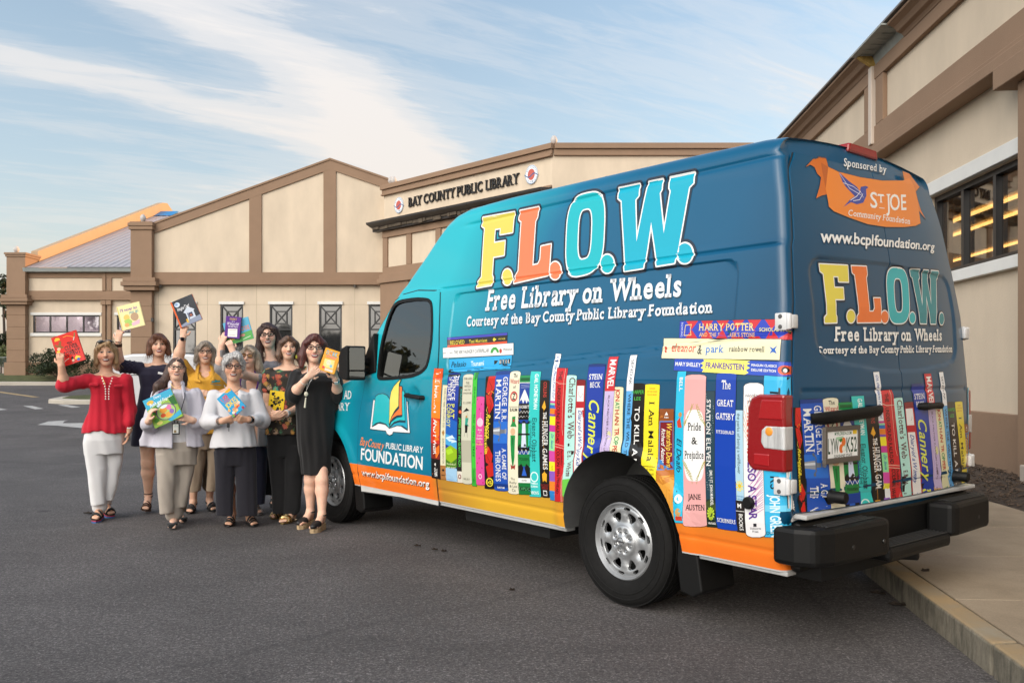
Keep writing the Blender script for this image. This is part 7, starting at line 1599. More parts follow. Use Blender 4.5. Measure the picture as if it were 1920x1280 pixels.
 def hair(s, m, pieces, cap=(.085, .101, .100), face=(.062, .082, .100, -.024), fold=.0020, seed=1, up=.0, part=0.0, capc=(0, .016, .030)):
  q = Solid(.0062); R = s.R.T; k = s.hs
  q.ell(s.H(*capc), np.array(cap) * k, R, .02)
  for p in pieces:
   if p[0] == 'c': q.cone(s.H(*p[1]), s.H(*p[2]), p[3] * k, p[4] * k, p[5] if len(p) > 5 else .022, (R[1], p[6]) if len(p) > 6 else None)
   else: q.ell(s.H(*p[1]), np.array(p[2]) * k, R, p[3] if len(p) > 3 else .02)
  q.ell(s.H(part, -.102, face[3]), np.array(face[:3]) * k, R, .012, 's'); q.ell(s.H(0, -.05, -.125), np.array((.052, .06, .05)) * k, R, .01, 's')
  for p in pieces:
   if p[-1] == 'front': q.cone(s.H(*p[1]), s.H(*p[2]), p[3] * k, p[4] * k, .012)
  c = s.hc.copy(); r = np.random.default_rng(seed); ph = r.uniform(0, 6.3, 8)
  def f(X, Y, Z):
   an = np.arctan2(X - c[0], Y - c[1]); return (fold * (.6 * np.sin(19 * an + ph[0] + 1.2 * np.sin(11 * (Z - c[2]) + ph[2])) + .55 * np.sin(37 * an + ph[1] + 1.5 * np.sin(16 * (Z - c[2]) + ph[4])) + .4 * np.sin(61 * an + ph[3] + 6 * (Z - c[2])))).astype(np.float32)
  q.fold = f; o = q.build('hair', m, s.root)
  # loose strands lying over and off the mass of hair
  me = o.data; n = len(me.vertices); co = np.empty(n * 3); me.vertices.foreach_get('co', co); co = co.reshape(-1, 3); no = np.empty(n * 3); me.vertices.foreach_get('normal', no); no = no.reshape(-1, 3); mb = MB(); ok = np.where((((co - s.hc) @ s.R)[:, 1] / k > -.085) | (((co - s.hc) @ s.R)[:, 2] / k > .06))[0]
  for i in r.choice(ok, 900):
   pt, nn = co[i] + no[i] * .001, no[i]; dn = np.array([r.normal() * .35, r.normal() * .35, -1.0]); dn -= nn * (dn @ nn) * .8; dn /= np.linalg.norm(dn) + 1e-6; w_ = np.cross(dn, nn) * r.uniform(.0010, .0022); pts = []; st = r.uniform(.012, .028); off = r.uniform(.05, .35)
   for q_ in range(5): pts += [pt + w_ * (1 - q_ / 4.5), pt - w_ * (1 - q_ / 4.5)]; pt = pt + dn * st + nn * off * .006 * (1 if q_ < 3 else -1); dn = dn + r.normal(size=3) * .12; dn /= np.linalg.norm(dn)
   mb.add(pts, [(2 * q_, 2 * q_ + 1, 2 * q_ + 3, 2 * q_ + 2) for q_ in range(4)], 0, True)
  me2 = bpy.data.meshes.new('loose_hair'); me2.from_pydata(mb.v, [], mb.f); me2.materials.append(m); o2 = bpy.data.objects.new('loose_hair', me2); COL.objects.link(o2); o2.parent = o; return o
 def finish(s):
  def rf(v): q = ((v - s.hc) @ s.R) / s.hs; return (np.abs(q[:, 0]) < .066) & (q[:, 1] < -.05) & (q[:, 2] > -.115) & (q[:, 2] < .07)
  return s.body.build('body', M_SKIN, s.root, s.paint, rf)
 def torso(s, rows, ratio=.6, k=.03):
  s.body.loft(rows, ratio, k)
 def beads(s, pts, r, m, name):
  mb = MB(); mb.tube(pts, r, 6); return mb.build(name, m, s.root, origin=O0)
 def band(s, c, d, r, wdt, m, name):
  """bracelet or watch strap round a wrist"""
  d = Vector(d).normalized(); M = Matrix.Translation(Vector(c)) @ d.to_track_quat('Z', 'Y').to_matrix().to_4x4(); mb = MB(); mb.lathe([(r, -wdt / 2), (r + .004, -wdt / 2), (r + .004, wdt / 2), (r, wdt / 2)], M, 20, closed=True); return mb.build(name, m, s.root, origin=O0)
 def watch(s, c, d, r, m, mface, name='watch'):
  o = s.band(c, d, r, .020, m, name); mb = MB(); n = Vector((0, -1, 0)); d = Vector(d).normalized(); n = (n - d * n.dot(d)).normalized(); w = d.cross(n)
  M = Matrix((w, d, n)).transposed().to_4x4(); M.translation = Vector(c) + n * (r + .004); mb.box((-.017, -.018, -.004), (.017, .018, .005), 0, M); mb.build('watch_face', mface, o, bevel=.003, origin=O0); return o
SK_FAIR, SK_TAN, SK_MID = (.78, .485, .355), (.66, .38, .255), (.72, .44, .31)
V3 = lambda *a: np.array(a, float)
Z_ = lambda *a: np.array((0, 0, a[0]), float)
M_EAR = mat('gold_metal', (.62, .45, .20), .25, metal=1.0); M_SILV = mat('silver_metal', (.60, .60, .60), .22, metal=1.0); M_PEARL = mat('pearl', (.75, .72, .66), .2, coat=.6)
M_BLKS = mat('black_leather', (.014, .013, .013), .5); M_BRNS = mat('brown_leather', (.055, .025, .014), .5, var=.2); M_ESP = mat('espadrille_rope', (.42, .30, .17), .9, var=.3, scale=60)
def garment(p, seed, amp=.006, h=.0075, fz=8, fx=22):
 q = Solid(h); q.fold = folds(seed, amp * 1.25, fx * 1.5, fz * 1.5, 6); return q
def sleeve(q, pts, rs, k=.026): q.chain(pts, [r * .90 for r in rs], k)
UP = np.array((0, 0, 1.0))

def lady_red():
 p = Person('woman in red blouse and white trousers, sunglasses pushed up, holding up a red book', 8.12, (199, 638.5, 687), SK_TAN, roll=-.05, yaw=-.06, brow=(.22, .14, .08), lips=(.40, .12, .10))
 p.head(); P_ = p.P
 nb = P_(199, 704, .02); rs, ls = P_(166, 713), P_(235, 713)
 p.body.cone(p.H(0, .02, -.06), nb, .052, .056, .03); p.body.cone(nb, rs, .044, .046, .03); p.body.cone(nb, ls, .044, .046, .03)
 re, rw = P_(120, 722, -.10), P_(115, 686, -.16); le, lw = P_(244, 768, .02), P_(242, 806, -.05)
 p.arm(rs, re, rw); p.arm(ls, le, lw)
 p.hand(rw, P_(113, 672, -.17) - rw, V3(.3, .9, 0), .95, 1, 1.0); p.hand(lw, V3(-.15, -.05, -1), V3(-.9, 0, -.1), .45, -1)
 p.torso(p.rows([(703, 188, 211), (712, 175, 225), (735, 178, 221), (770, 176, 221), (800, 172, 224), (815, 170, 226)]), .55)
 hipr, hipl = P_(182, 812, .02), P_(213, 812, .02)
 fr = p.leg(hipr, (181, 978), .045, -.25, 1); fl = p.leg(hipl, (206, 969), .045, .35, -1)
 g = garment(p, 1, .0075, fz=5, fx=26); g.loft(p.rows([(702, 188, 211), (709, 172, 228), (718, 167, 233), (740, 170, 229), (765, 165, 229), (790, 158, 235), (801, 154, 238), (812, 153, 239)]), .62, .03)
 sleeve(g, [rs, re, re + (rw - re) * .28], [.076, .078, .058]); sleeve(g, [ls, le, lw + V3(0, 0, .075)], [.076, .066, .054])
 # curved hem, open neck
 g.box(P_(255, 834) + V3(0, 0, 0), (.20, .4, .035), [[cos(.17), 0, sin(.17)], [0, 1, 0], [-sin(.17), 0, cos(.17)]], .01, 's') if False else None
 g.ell(P_(187, 826), (.14, .30, .105), None, .015, 's'); g.cone(P_(200, 699, -.12), P_(200.5, 736, -.17), .048, .004, .012, None, 's'); g.ell(p.H(0, -.01, -.17), (.058, .085, .055), None, .012, 's')
 red = cloth('red_gauze', (.50, .012, .030), .8, bump=.002, bs=220); g.build('blouse', red, p.root)
 b = Solid(.006)
 for u0, v0 in ((176, 718), (222, 720)): b.box(P_(u0, v0 + 3) + V3(0, -.112, 0), (.040, .012, .014), None, .004)
 b.build('pocket_flap', red, p.root)
 bd = MB()
 for i, (v0, w0) in enumerate(((709, 9.5), (714, 8.0), (719, 6.2), (724, 4.4), (729, 3.2), (733.5, 3.0), (738, 3.0), (743, 3.0), (747.5, 3.0))):
  for sg in (1, -1): c = P_(201 + sg * w0, v0, -.118 - .012 * min(i, 4)); bd.ellipsoid(tuple(c), (.0072, .006, .0072), 10, 6)
 bd.build('studs', M_PEARL, p.root, origin=O0)
 p.beads([tuple(P_(190 + 1.5 * i, 703 + 3.6 * i, -.105 - .010 * i)) for i in range(6)], .0022, M_EAR, 'necklace')
 w = garment(p, 2, .0055, fz=10); w.loft(p.rows([(806, 160, 233), (825, 157, 233), (852, 159, 231, .088)]), .64, .008)
 w.loft(p.rows([(830, 157, 197), (870, 160, 196), (905, 165, 197), (946, 171, 199)]), .95, .010); w.loft(p.rows([(830, 193, 233), (870, 196, 230), (905, 196, 222), (940, 195, 213)]), .95, .010, cy=.05)
 p.trouser(w, hipr, fr, (.096, .078, .070), .0); p.trouser(w, hipl, fl, (.096, .076, .066), .02); w.build('trousers', cloth('white_denim', (.70, .69, .69), .85, .03), p.root)
 rain = [mat('insole_black', (.02, .02, .02), .8), mat('sole_red', (.40, .03, .03), .6), mat('sole_purple', (.12, .03, .20), .6), mat('sole_blue', (.02, .16, .35), .6)]
 for ft in (fr, fl): p.sole(ft, rain, [(.02, .046, .013, 0), (-.05, .055, .013, 0)], plat=.045, name='sandal'); p.ankle_strap(ft, M_BLKS, dz=-.015)
 p.hair(hair_mat('hair_blonde', (.20, .11, .045), (.42, .27, .13)), [('c', (.070, .0, .03), (.083, -.02, -.085), .034, .022), ('c', (-.070, .0, .03), (-.083, -.02, -.085), .034, .022), ('e', (0, .06, -.02), (.082, .062, .10)), ('c', (.03, -.066, .098), (-.060, -.066, .056), .020, .016)], seed=3, cap=(.085, .101, .096))
 sg = MB()
 for s_ in (1, -1): sg.ellipsoid(p.H(s_ * .036, -.055, .108), (.031, .014, .019), 14, 8); sg.tube([p.H(s_ * .068, -.05, .108), p.H(s_ * .085, .0, .07), p.H(s_ * .084, .04, .03)], .004)
 sg.tube([p.H(-.02, -.06, .112), p.H(.02, -.06, .112)], .005); sg.build('sunglasses', mat('sunglasses_black', (.008, .008, .009), .08, coat=1.0), p.root, origin=O0)
 p.watch(lw + V3(0, 0, .02), lw - le, .030, M_SILV, M_PEARL); p.band(rw, rw - re, .012, .004, M_SILV, 'ring') if False else None
 p.finish()

def lady_navy():
 p = Person('woman in a dark navy short-sleeved dress with auburn hair, raising a pale yellow book', 8.49, (297.5, 627, 669), SK_MID, roll=-.03, yaw=.05, lips=(.34, .05, .06), brow=(.09, .05, .03))
 p.head(); P_ = p.P; nb = P_(297, 688, .03); rs, ls = P_(263, 690), P_(331, 690)
 p.body.cone(p.H(0, .02, -.06), nb, .052, .056, .03); p.body.cone(nb, rs, .044, .046, .03); p.body.cone(nb, ls, .044, .046, .03)
 re, rw = P_(222, 686, -.02), P_(222, 641, -.10); le, lw = P_(342, 738, .02), P_(338, 790, -.06)
 p.arm(rs, re, rw, (.050, .044, .028)); p.arm(ls, le, lw); p.hand(rw, P_(224, 620, -.11) - rw, V3(.3, .9, .1), 1.0, 1); p.hand(lw, V3(0, 0, -1), V3(-1, 0, 0), .5, -1)
 p.torso(p.rows([(688, 282, 312), (700, 265, 330), (740, 268, 322), (780, 265, 325), (815, 262, 326)]), .62)
 f1 = p.leg(P_(276, 810, .02), (274, 962), .075, -.15, 1, (.085, .058, .036)); f2 = p.leg(P_(312, 810, .02), (314, 962), .075, .2, -1, (.085, .058, .036))
 g = garment(p, 4, .005, fz=4, fx=20); g.loft(p.rows([(684, 284, 311), (691, 266, 330), (702, 261, 334), (725, 264, 330), (755, 258, 330), (790, 249, 334), (835, 244, 340)]), .64, .03)
 sleeve(g, [rs, rs + (re - rs) * .45], [.066, .060]); sleeve(g, [ls, le * .5 + ls * .5], [.066, .060]); g.ell(p.H(0, -.0, -.165), (.075, .09, .045), None, .012, 's')
 g.build('dress', cloth('navy_crepe', (.013, .011, .028), .75), p.root)
 lace = Solid(.006); a = rs + (re - rs) * .30; d = (re - rs) / np.linalg.norm(re - rs); lace.cone(a, a + d * .11, .063, .066, .01); lace.ell(a + d * .17, (.045, .2, .2), None, .01, 's'); lace.fold = lambda X, Y, Z: (.006 * np.sin(150 * X) * np.sin(150 * Z + 70 * Y)).astype(np.float32)
 lace.build('lace_sleeve', cloth('navy_lace', (.016, .013, .032), .8), p.root)
 b = Solid(.004); b.box(P_(304, 700.5, -.150), (.040, .004, .012), [[cos(.25), 0, -sin(.25)], [0, 1, 0], [sin(.25), 0, cos(.25)]], .002); b.build('name_badge', mat('badge_white', (.72, .72, .72), .5), p.root)
 p.hair(hair_mat('hair_auburn', (.060, .018, .008), (.20, .075, .030)), [('c', (.072, .0, .02), (.092, -.015, -.075), .044, .030), ('c', (-.072, .0, .02), (-.094, -.015, -.070), .046, .030), ('e', (0, .055, .0), (.094, .07, .11)), ('c', (-.035, -.066, .102), (.064, -.074, .050), .026, .020), ('c', (.09, -.01, -.06), (.108, -.02, -.09), .024, .012), ('c', (-.09, -.01, -.06), (-.108, -.02, -.09), .024, .012)], seed=5, cap=(.094, .106, .108), fold=.003)
 e = MB(); e.ellipsoid(p.H(-.078, -.01, -.045), (.007,) * 3, 10, 6); e.ellipsoid(p.H(.078, -.01, -.045), (.007,) * 3, 10, 6); e.build('earrings', M_PEARL, p.root, origin=O0)
 for ft in (f1, f2): p.sole(ft, [M_BRNS, M_BRNS], [(.035, .040, .008, 0), (.0, .052, .007, 0), (-.04, .062, .007, 0)], name='sandal'); p.ankle_strap(ft, M_BRNS, .041); p.ankle_strap(ft, M_BRNS, .043, .03)
 p.band(rw - (rw - re) * .12, rw - re, .030, .030, M_BRNS, 'watch_strap'); p.band(rw + (rw - re) * .03, rw - re, .027, .006, M_SILV, 'bracelet'); p.finish()

def lady_shirt():
 p = Person('woman with dark ponytail in open pale lilac shirt over white tee, holding a large book', 7.70, (331.3, 669, 712.5), SK_FAIR, roll=.03, yaw=.02, brow=(.08, .05, .035), lips=(.42, .16, .14), smile=.7)
 p.head(); P_ = p.P; nb = P_(331, 731, .03); rs, ls = P_(298, 741), P_(365, 741)
 p.body.cone(p.H(0, .02, -.06), nb, .053, .058, .03); p.body.cone(nb, rs, .044, .046, .03); p.body.cone(nb, ls, .044, .046, .03)
 re, rw = P_(281, 797, -.06), P_(278, 789, -.24); le, lw = P_(379, 796, -.06), P_(360, 787, -.22)
 p.arm(rs, re, rw); p.arm(ls, le, lw)
 p.hand(rw, P_(281, 776, -.26) - rw, V3(.9, .2, 0), .8, -1); p.hand(lw, P_(340, 781, -.27) - lw, V3(0, .9, -.2), .75, 1)
 p.torso(p.rows([(729, 318, 345), (740, 304, 360), (780, 306, 359), (815, 304, 360), (840, 302, 362)]), .60)
 f1 = p.leg(P_(313, 835, .02), (323, 992), .012, -.15, 1); f2 = p.leg(P_(350, 835, .02), (342, 981), .012, .3, -1)
 t = garment(p, 6, .004); t.loft(p.rows([(738, 312, 352), (760, 303, 360), (800, 301, 362), (833, 298, 364)]), .72, .03); t.ell(P_(331, 738, -.12), (.055, .10, .062), None, .012, 's'); t.build('tee', cloth('white_tee', (.68, .67, .68), .85, .03), p.root)
 g = garment(p, 7, .008, fz=6, fx=26); g.loft(p.rows([(729, 318, 345), (737, 300, 363), (748, 297, 367), (775, 298, 368), (805, 290, 375), (838, 279, 383)]), .74, .03)
 sleeve(g, [rs, re, rw * .55 + re * .45], [.074, .076, .072]); sleeve(g, [ls, le, lw * .6 + le * .4], [.076, .078, .070])
 # tail of the shirt hanging out to the side
 g.loft(p.rows([(795, 272, 292), (825, 255, 296), (838, 258, 300)], -.02), .30, .03)
 c = P_(336, 790, -.26); g.box((c[0] - .002, c[1], c[2]), (.056, .17, .36), [[1, 0, .0], [0, 1, 0], [0, 0, 1]], .01, 's'); g.ell(p.H(0, .0, -.16), (.062, .09, .05), None, .01, 's')
 lil = cloth('lilac_cotton', (.52, .50, .56), .85, .03); g.build('shirt', lil, p.root)
 c = Solid(.006)
 for sg in (1, -1): c.chain([p.H(sg * .055, .055, -.125), p.H(sg * .062, -.02, -.150), P_(332 + sg * 14, 748, -.135)], [.020, .022, .014], .01, (V3(sg * .6, -.7, .3) / .97, 2.2))
 c.build('collar', lil, p.root)
 w = garment(p, 8, .0055, fz=10); w.loft(p.rows([(828, 293, 368), (845, 291, 369), (872, 293, 367, .082)]), .66, .008); w.loft(p.rows([(850, 291, 331), (900, 294, 331), (935, 297, 326), (962, 300, 325)]), .9, .010, cy=-.02); w.loft(p.rows([(850, 330, 369), (900, 329, 361), (930, 327, 353), (951, 326, 348)]), .9, .010, cy=.04)
 p.trouser(w, P_(313, 835, .02), f1, (.10, .084, .076), .03); p.trouser(w, P_(350, 835, .02), f2, (.10, .082, .074), .04); w.build('trousers', cloth('khaki_stone', (.38, .33, .28), .88, .04), p.root)
 for ft in (f1, f2): p.shoe(ft, cloth('black_canvas', (.012, .012, .013), .9), 'shoe')
 p.hair(hair_mat('hair_dark_brown', (.022, .010, .007), (.085, .040, .025)), [('c', (.05, .08, .0), (.075, .06, -.10), .05, .03), ('c', (-.06, .07, .0), (-.10, .03, -.12), .05, .045), ('c', (-.10, .03, -.12), (-.17, -.01, -.19), .048, .050), ('c', (-.17, -.01, -.19), (-.215, -.03, -.28), .046, .016), ('c', (.075, .06, -.1), (.09, .05, -.16), .035, .02)], seed=8, cap=(.080, .100, .094), face=(.063, .082, .101, -.024), capc=(0, .02, .024))
 p.glasses(); p.beads([tuple(p.H(x, -.05 - .06 * (1 - abs(x) / .06), -.15 - .05 * (1 - (x / .06) ** 2))) for x in np.linspace(-.06, .06, 9)], .0018, M_EAR, 'necklace')
 l = MB()
 for u0 in (321, 346): l.tube([tuple(P_(u0, 726, -.0)), tuple(P_(u0 + .5, 745, -.17)), tuple(P_(329.6 + (u0 - 333) * .15, 796, -.215))], .0035, 6)
 lo = l.build('lanyard', mat('lanyard_black', (.015, .015, .02), .7), p.root, origin=O0)
 b = Solid(.004); b.box(P_(329.7, 803.5, -.225), (.033, .003, .053), None, .002); bo = b.build('badge_holder', mat('badge_black', (.012, .012, .013), .3), lo); b = Solid(.004); b.box(P_(329.7, 803.5, -.230), (.026, .003, .044), None, .002); b.build('badge_card', mat('badge_card', (.62, .62, .58), .4), bo)
 pr = Print(); c0 = P_(329.7, 803.5, -.2345); pr.poly([(-.016, -.012), (.004, -.012), (.004, -.034), (-.016, -.034)], '#8a7a5a'); pr.poly([(-.018, .026), (.018, .026), (.018, .018), (-.018, .018)], '#b8c4c0')
 pr.build('badge_print', lambda a, b_, h: np.stack([c0[0] + a, np.full(len(a), c0[1]) - h, c0[2] + b_], 1), bo, M_PAPER)
 p.finish()

def lady_polo():
 p = Person('woman in yellow polo shirt with grey bob and glasses, raising a dark picture book', 8.52, (385, 640, 682), SK_MID, roll=.04, yaw=.03, brow=(.2, .15, .12), lips=(.40, .16, .13))
 p.head(); P_ = p.P; nb = P_(385, 700, .03); rs, ls = P_(352, 702), P_(419, 706)
 p.body.cone(p.H(0, .02, -.06), nb, .053, .058, .03); p.body.cone(nb, rs, .044, .046, .03); p.body.cone(nb, ls, .044, .046, .03)
 re, rw = P_(334, 672, -.10), P_(343, 634, -.16); le, lw = P_(424, 758, -.02), P_(402, 741, -.22)
 p.arm(rs, re, rw, (.052, .046, .030)); p.arm(ls, le, lw); p.hand(rw, P_(345, 612, -.17) - rw, V3(.3, .9, .1), 1.0, -1); p.hand(lw, P_(380, 736, -.25) - lw, V3(0, .9, -.3), .35, 1)
 p.torso(p.rows([(699, 371, 399), (712, 357, 415), (750, 360, 413), (800, 358, 414)]), .62)
 f1 = p.leg(P_(368, 800, .02), (357, 962), .02, -.2, 1); f2 = p.leg(P_(400, 800, .02), (399, 958), .02, .25, -1)
 g = garment(p, 10, .006, fz=6); g.loft(p.rows([(696, 371, 399), (702, 356, 415), (712, 349, 423), (740, 350, 423), (775, 350, 424), (812, 348, 426)]), .72, .03)
 sleeve(g, [rs, rs + (re - rs) * .62], [.082, .072]); sleeve(g, [ls, ls + (le - ls) * .62], [.082, .076]); g.cone(P_(386, 696, -.09), P_(384.5, 718, -.22), .060, .014, .012, None, 's'); g.ell(p.H(0, .0, -.16), (.062, .09, .05), None, .01, 's')
 ye = cloth('polo_yellow', (.62, .32, .035), .85, bump=.0016, bs=500); g.build('polo_shirt', ye, p.root)
 c = Solid(.006)
 for sg in (1, -1): c.chain([p.H(sg * .06, .06, -.125), p.H(sg * .072, -.01, -.150), P_(385 + sg * 17, 712, -.125), P_(385.5 + sg * 10, 715.5, -.165)], [.021, .022, .020, .010], .01, (V3(sg * .55, -.75, .35), 2.2))
 c.build('collar', ye, p.root)
 pr = Print(); c0 = P_(405, 715, -.235); pr.poly([(-.045, -.012), (-.03, .006), (-.02, .0), (-.005, .016), (.02, .008), (.035, .014), (.04, -.004)], '#2a9fb0'); pr.poly([(-.05, -.022), (.05, -.034), (.05, -.040), (-.05, -.028)], '#5a8a8a'); pr.build('badge_embroidery', lambda a, b_, h: np.stack([c0[0] + a, np.full(len(a), c0[1]) - h + .35 * np.maximum(a, 0) + .0 * b_, c0[2] + b_], 1), p.root, M_PAPER)
 w = garment(p, 11, .006, fz=10); w.loft(p.rows([(800, 350, 424), (842, 352, 422, .088)]), .66, .008); w.loft(p.rows([(820, 350, 388), (870, 352, 386), (921, 354, 377)]), .95, .010); w.loft(p.rows([(820, 386, 424), (870, 388, 418), (920, 386, 408)]), .95, .010); p.trouser(w, P_(368, 800, .02), f1, (.10, .082, .074), .16); p.trouser(w, P_(400, 800, .02), f2, (.10, .082, .074), .16); w.build('trousers', cloth('khaki_tan', (.30, .23, .165), .88, .05), p.root)
 for ft in (f1, f2): p.sole(ft, [M_BLKS, M_BLKS], [(.03, .042, .016, 0), (-.03, .056, .013, 0)], name='sandal'); p.ankle_strap(ft, M_BLKS, dz=-.02)
 p.hair(hair_mat('hair_grey_brown', (.14, .10, .07), (.42, .36, .29)), [('c', (.072, -.01, .03), (.088, -.02, -.085), .036, .028), ('c', (-.072, -.01, .03), (-.088, -.02, -.085), .036, .028), ('e', (0, .055, -.01), (.088, .066, .105)), ('c', (-.01, -.078, .10), (-.046, -.086, .048), .016, .010, .01, 1.0), ('c', (.01, -.078, .10), (.05, -.08, .052), .016, .012)], seed=11, cap=(.088, .103, .100))
 p.glasses(mat('glasses_brown', (.05, .03, .025), .3)); p.watch(rw + (rw - re) * .0, rw - re, .030, M_SILV, mat('watch_black', (.01, .01, .012), .1)); p.finish()

def lady_white():
 p = Person('woman with short silver hair and glasses in white blouse and wide dark trousers', 7.70, (438, 663.5, 715.5), SK_TAN, roll=.02, yaw=.0, brow=(.14, .10, .08), lips=(.40, .13, .11), smile=.8)
 p.head(); P_ = p.P; nb = P_(438, 733, .03); rs, ls = P_(403, 744), P_(476, 742)
 p.body.cone(p.H(0, .02, -.06), nb, .053, .058, .03); p.body.cone(nb, rs, .044, .046, .03); p.body.cone(nb, ls, .044, .046, .03)
 re, rw = P_(390, 790, -.04), P_(417, 789, -.25); le, lw = P_(492, 788, -.04), P_(466, 786, -.25)
 p.arm(rs, re, rw, (.048, .042, .029)); p.arm(ls, le, lw, (.048, .042, .029))
 p.hand(rw, P_(440, 783, -.29) - rw, V3(.1, .8, .5), .7, -1); p.hand(lw, P_(444, 784, -.30) - lw, V3(-.1, .8, .5), .75, 1)
 p.torso(p.rows([(731, 424, 452), (742, 412, 466), (775, 414, 465), (810, 412, 467), (840, 408, 470)]), .62)
 f1 = p.leg(P_(420, 835, .02), (430, 986), .015, -.2, 1); f2 = p.leg(P_(458, 835, .02), (474, 986), .015, .25, -1)
 g = garment(p, 14, .0065, fz=6); g.loft(p.rows([(731, 424, 452), (738, 408, 470), (750, 406, 473), (780, 407, 473), (805, 402, 477), (838, 394, 482)]), .76, .03)
 sleeve(g, [rs, re, rw * .62 + re * .38], [.074, .072, .056]); sleeve(g, [ls, le, lw * .62 + le * .38], [.074, .072, .056])
 g.cone(P_(438, 731, -.10), P_(440, 768, -.25), .070, .008, .015, None, 's'); g.ell(p.H(0, .0, -.165), (.075, .10, .05), None, .012, 's')
 g.build('blouse', cloth('white_jersey', (.60, .59, .61), .85, .03), p.root)
 w = garment(p, 15, .007, fz=3, fx=30); w.loft(p.rows([(830, 398, 478), (872, 402, 477, .080)]), .68, .008); w.loft(p.rows([(845, 398, 440), (900, 402, 438), (966, 405, 437)]), .85, .010); w.loft(p.rows([(845, 437, 479), (900, 443, 480), (966, 446, 482)]), .85, .010); w.build('trousers', cloth('navy_black_linen', (.016, .015, .021), .88, .1), p.root)
 for ft in (f1, f2): p.sole(ft, [M_BLKS, M_BLKS], [(.036, .036, .009, 0), (-.0, .050, .009, 0), (-.05, .062, .009, 0)], name='sandal')
 p.hair(hair_mat('hair_silver', (.16, .15, .145), (.62, .60, .58)), [('c', (.035, -.07, .092), (-.066, -.075, .045), .034, .024), ('c', (.02, -.03, .115), (-.06, -.04, .085), .034, .030), ('c', (.07, .0, .05), (.078, -.03, -.01), .030, .016), ('c', (-.07, .0, .05), (-.080, -.03, -.02), .030, .014), ('c', (.04, -.06, .10), (.078, -.05, .045), .028, .022)], seed=15, cap=(.081, .098, .092), face=(.064, .082, .102, -.014), fold=.003)
 p.glasses(mat('glasses_plum', (.03, .012, .02), .25), th=.0036); p.beads([tuple(p.H(x, -.03 - .09 * (1 - (x / .075) ** 2), -.15 - .062 * (1 - (x / .075) ** 2))) for x in np.linspace(-.075, .075, 11)], .003, M_SILV, 'necklace')
 e = MB(); [e.ellipsoid(p.H(s_ * .079, -.01, -.045), (.006,) * 3, 10, 6) for s_ in (1, -1)]; e.build('earrings', M_SILV, p.root, origin=O0)
 for k in range(3): p.band(rw + (re - rw) * (.06 + .05 * k), rw - re, .029 + .002 * k, .008, M_SILV, 'bracelet')
 p.watch(lw + (le - lw) * .05, lw - le, .030, mat('watch_strap_black', (.012, .012, .013), .5), mat('watch_black', (.01, .01, .012), .1))
 k = MB(); a = P_(428, 797, -.30); k.box(tuple(a - V3(.012, .006, .02)), tuple(a + V3(.012, .006, .02))); k.box(tuple(a - V3(-.002, .003, .055)), tuple(a + V3(.008, .003, -.02))); tag(k.build('car_key', M_BLKS, bevel=.004, origin=O0), 'small black car key hanging from the hands of the silver haired woman', 'key'); o = bpy.data.objects['car_key']; o.location = p.root.location; o.rotation_euler = p.root.rotation_euler
 p.finish()

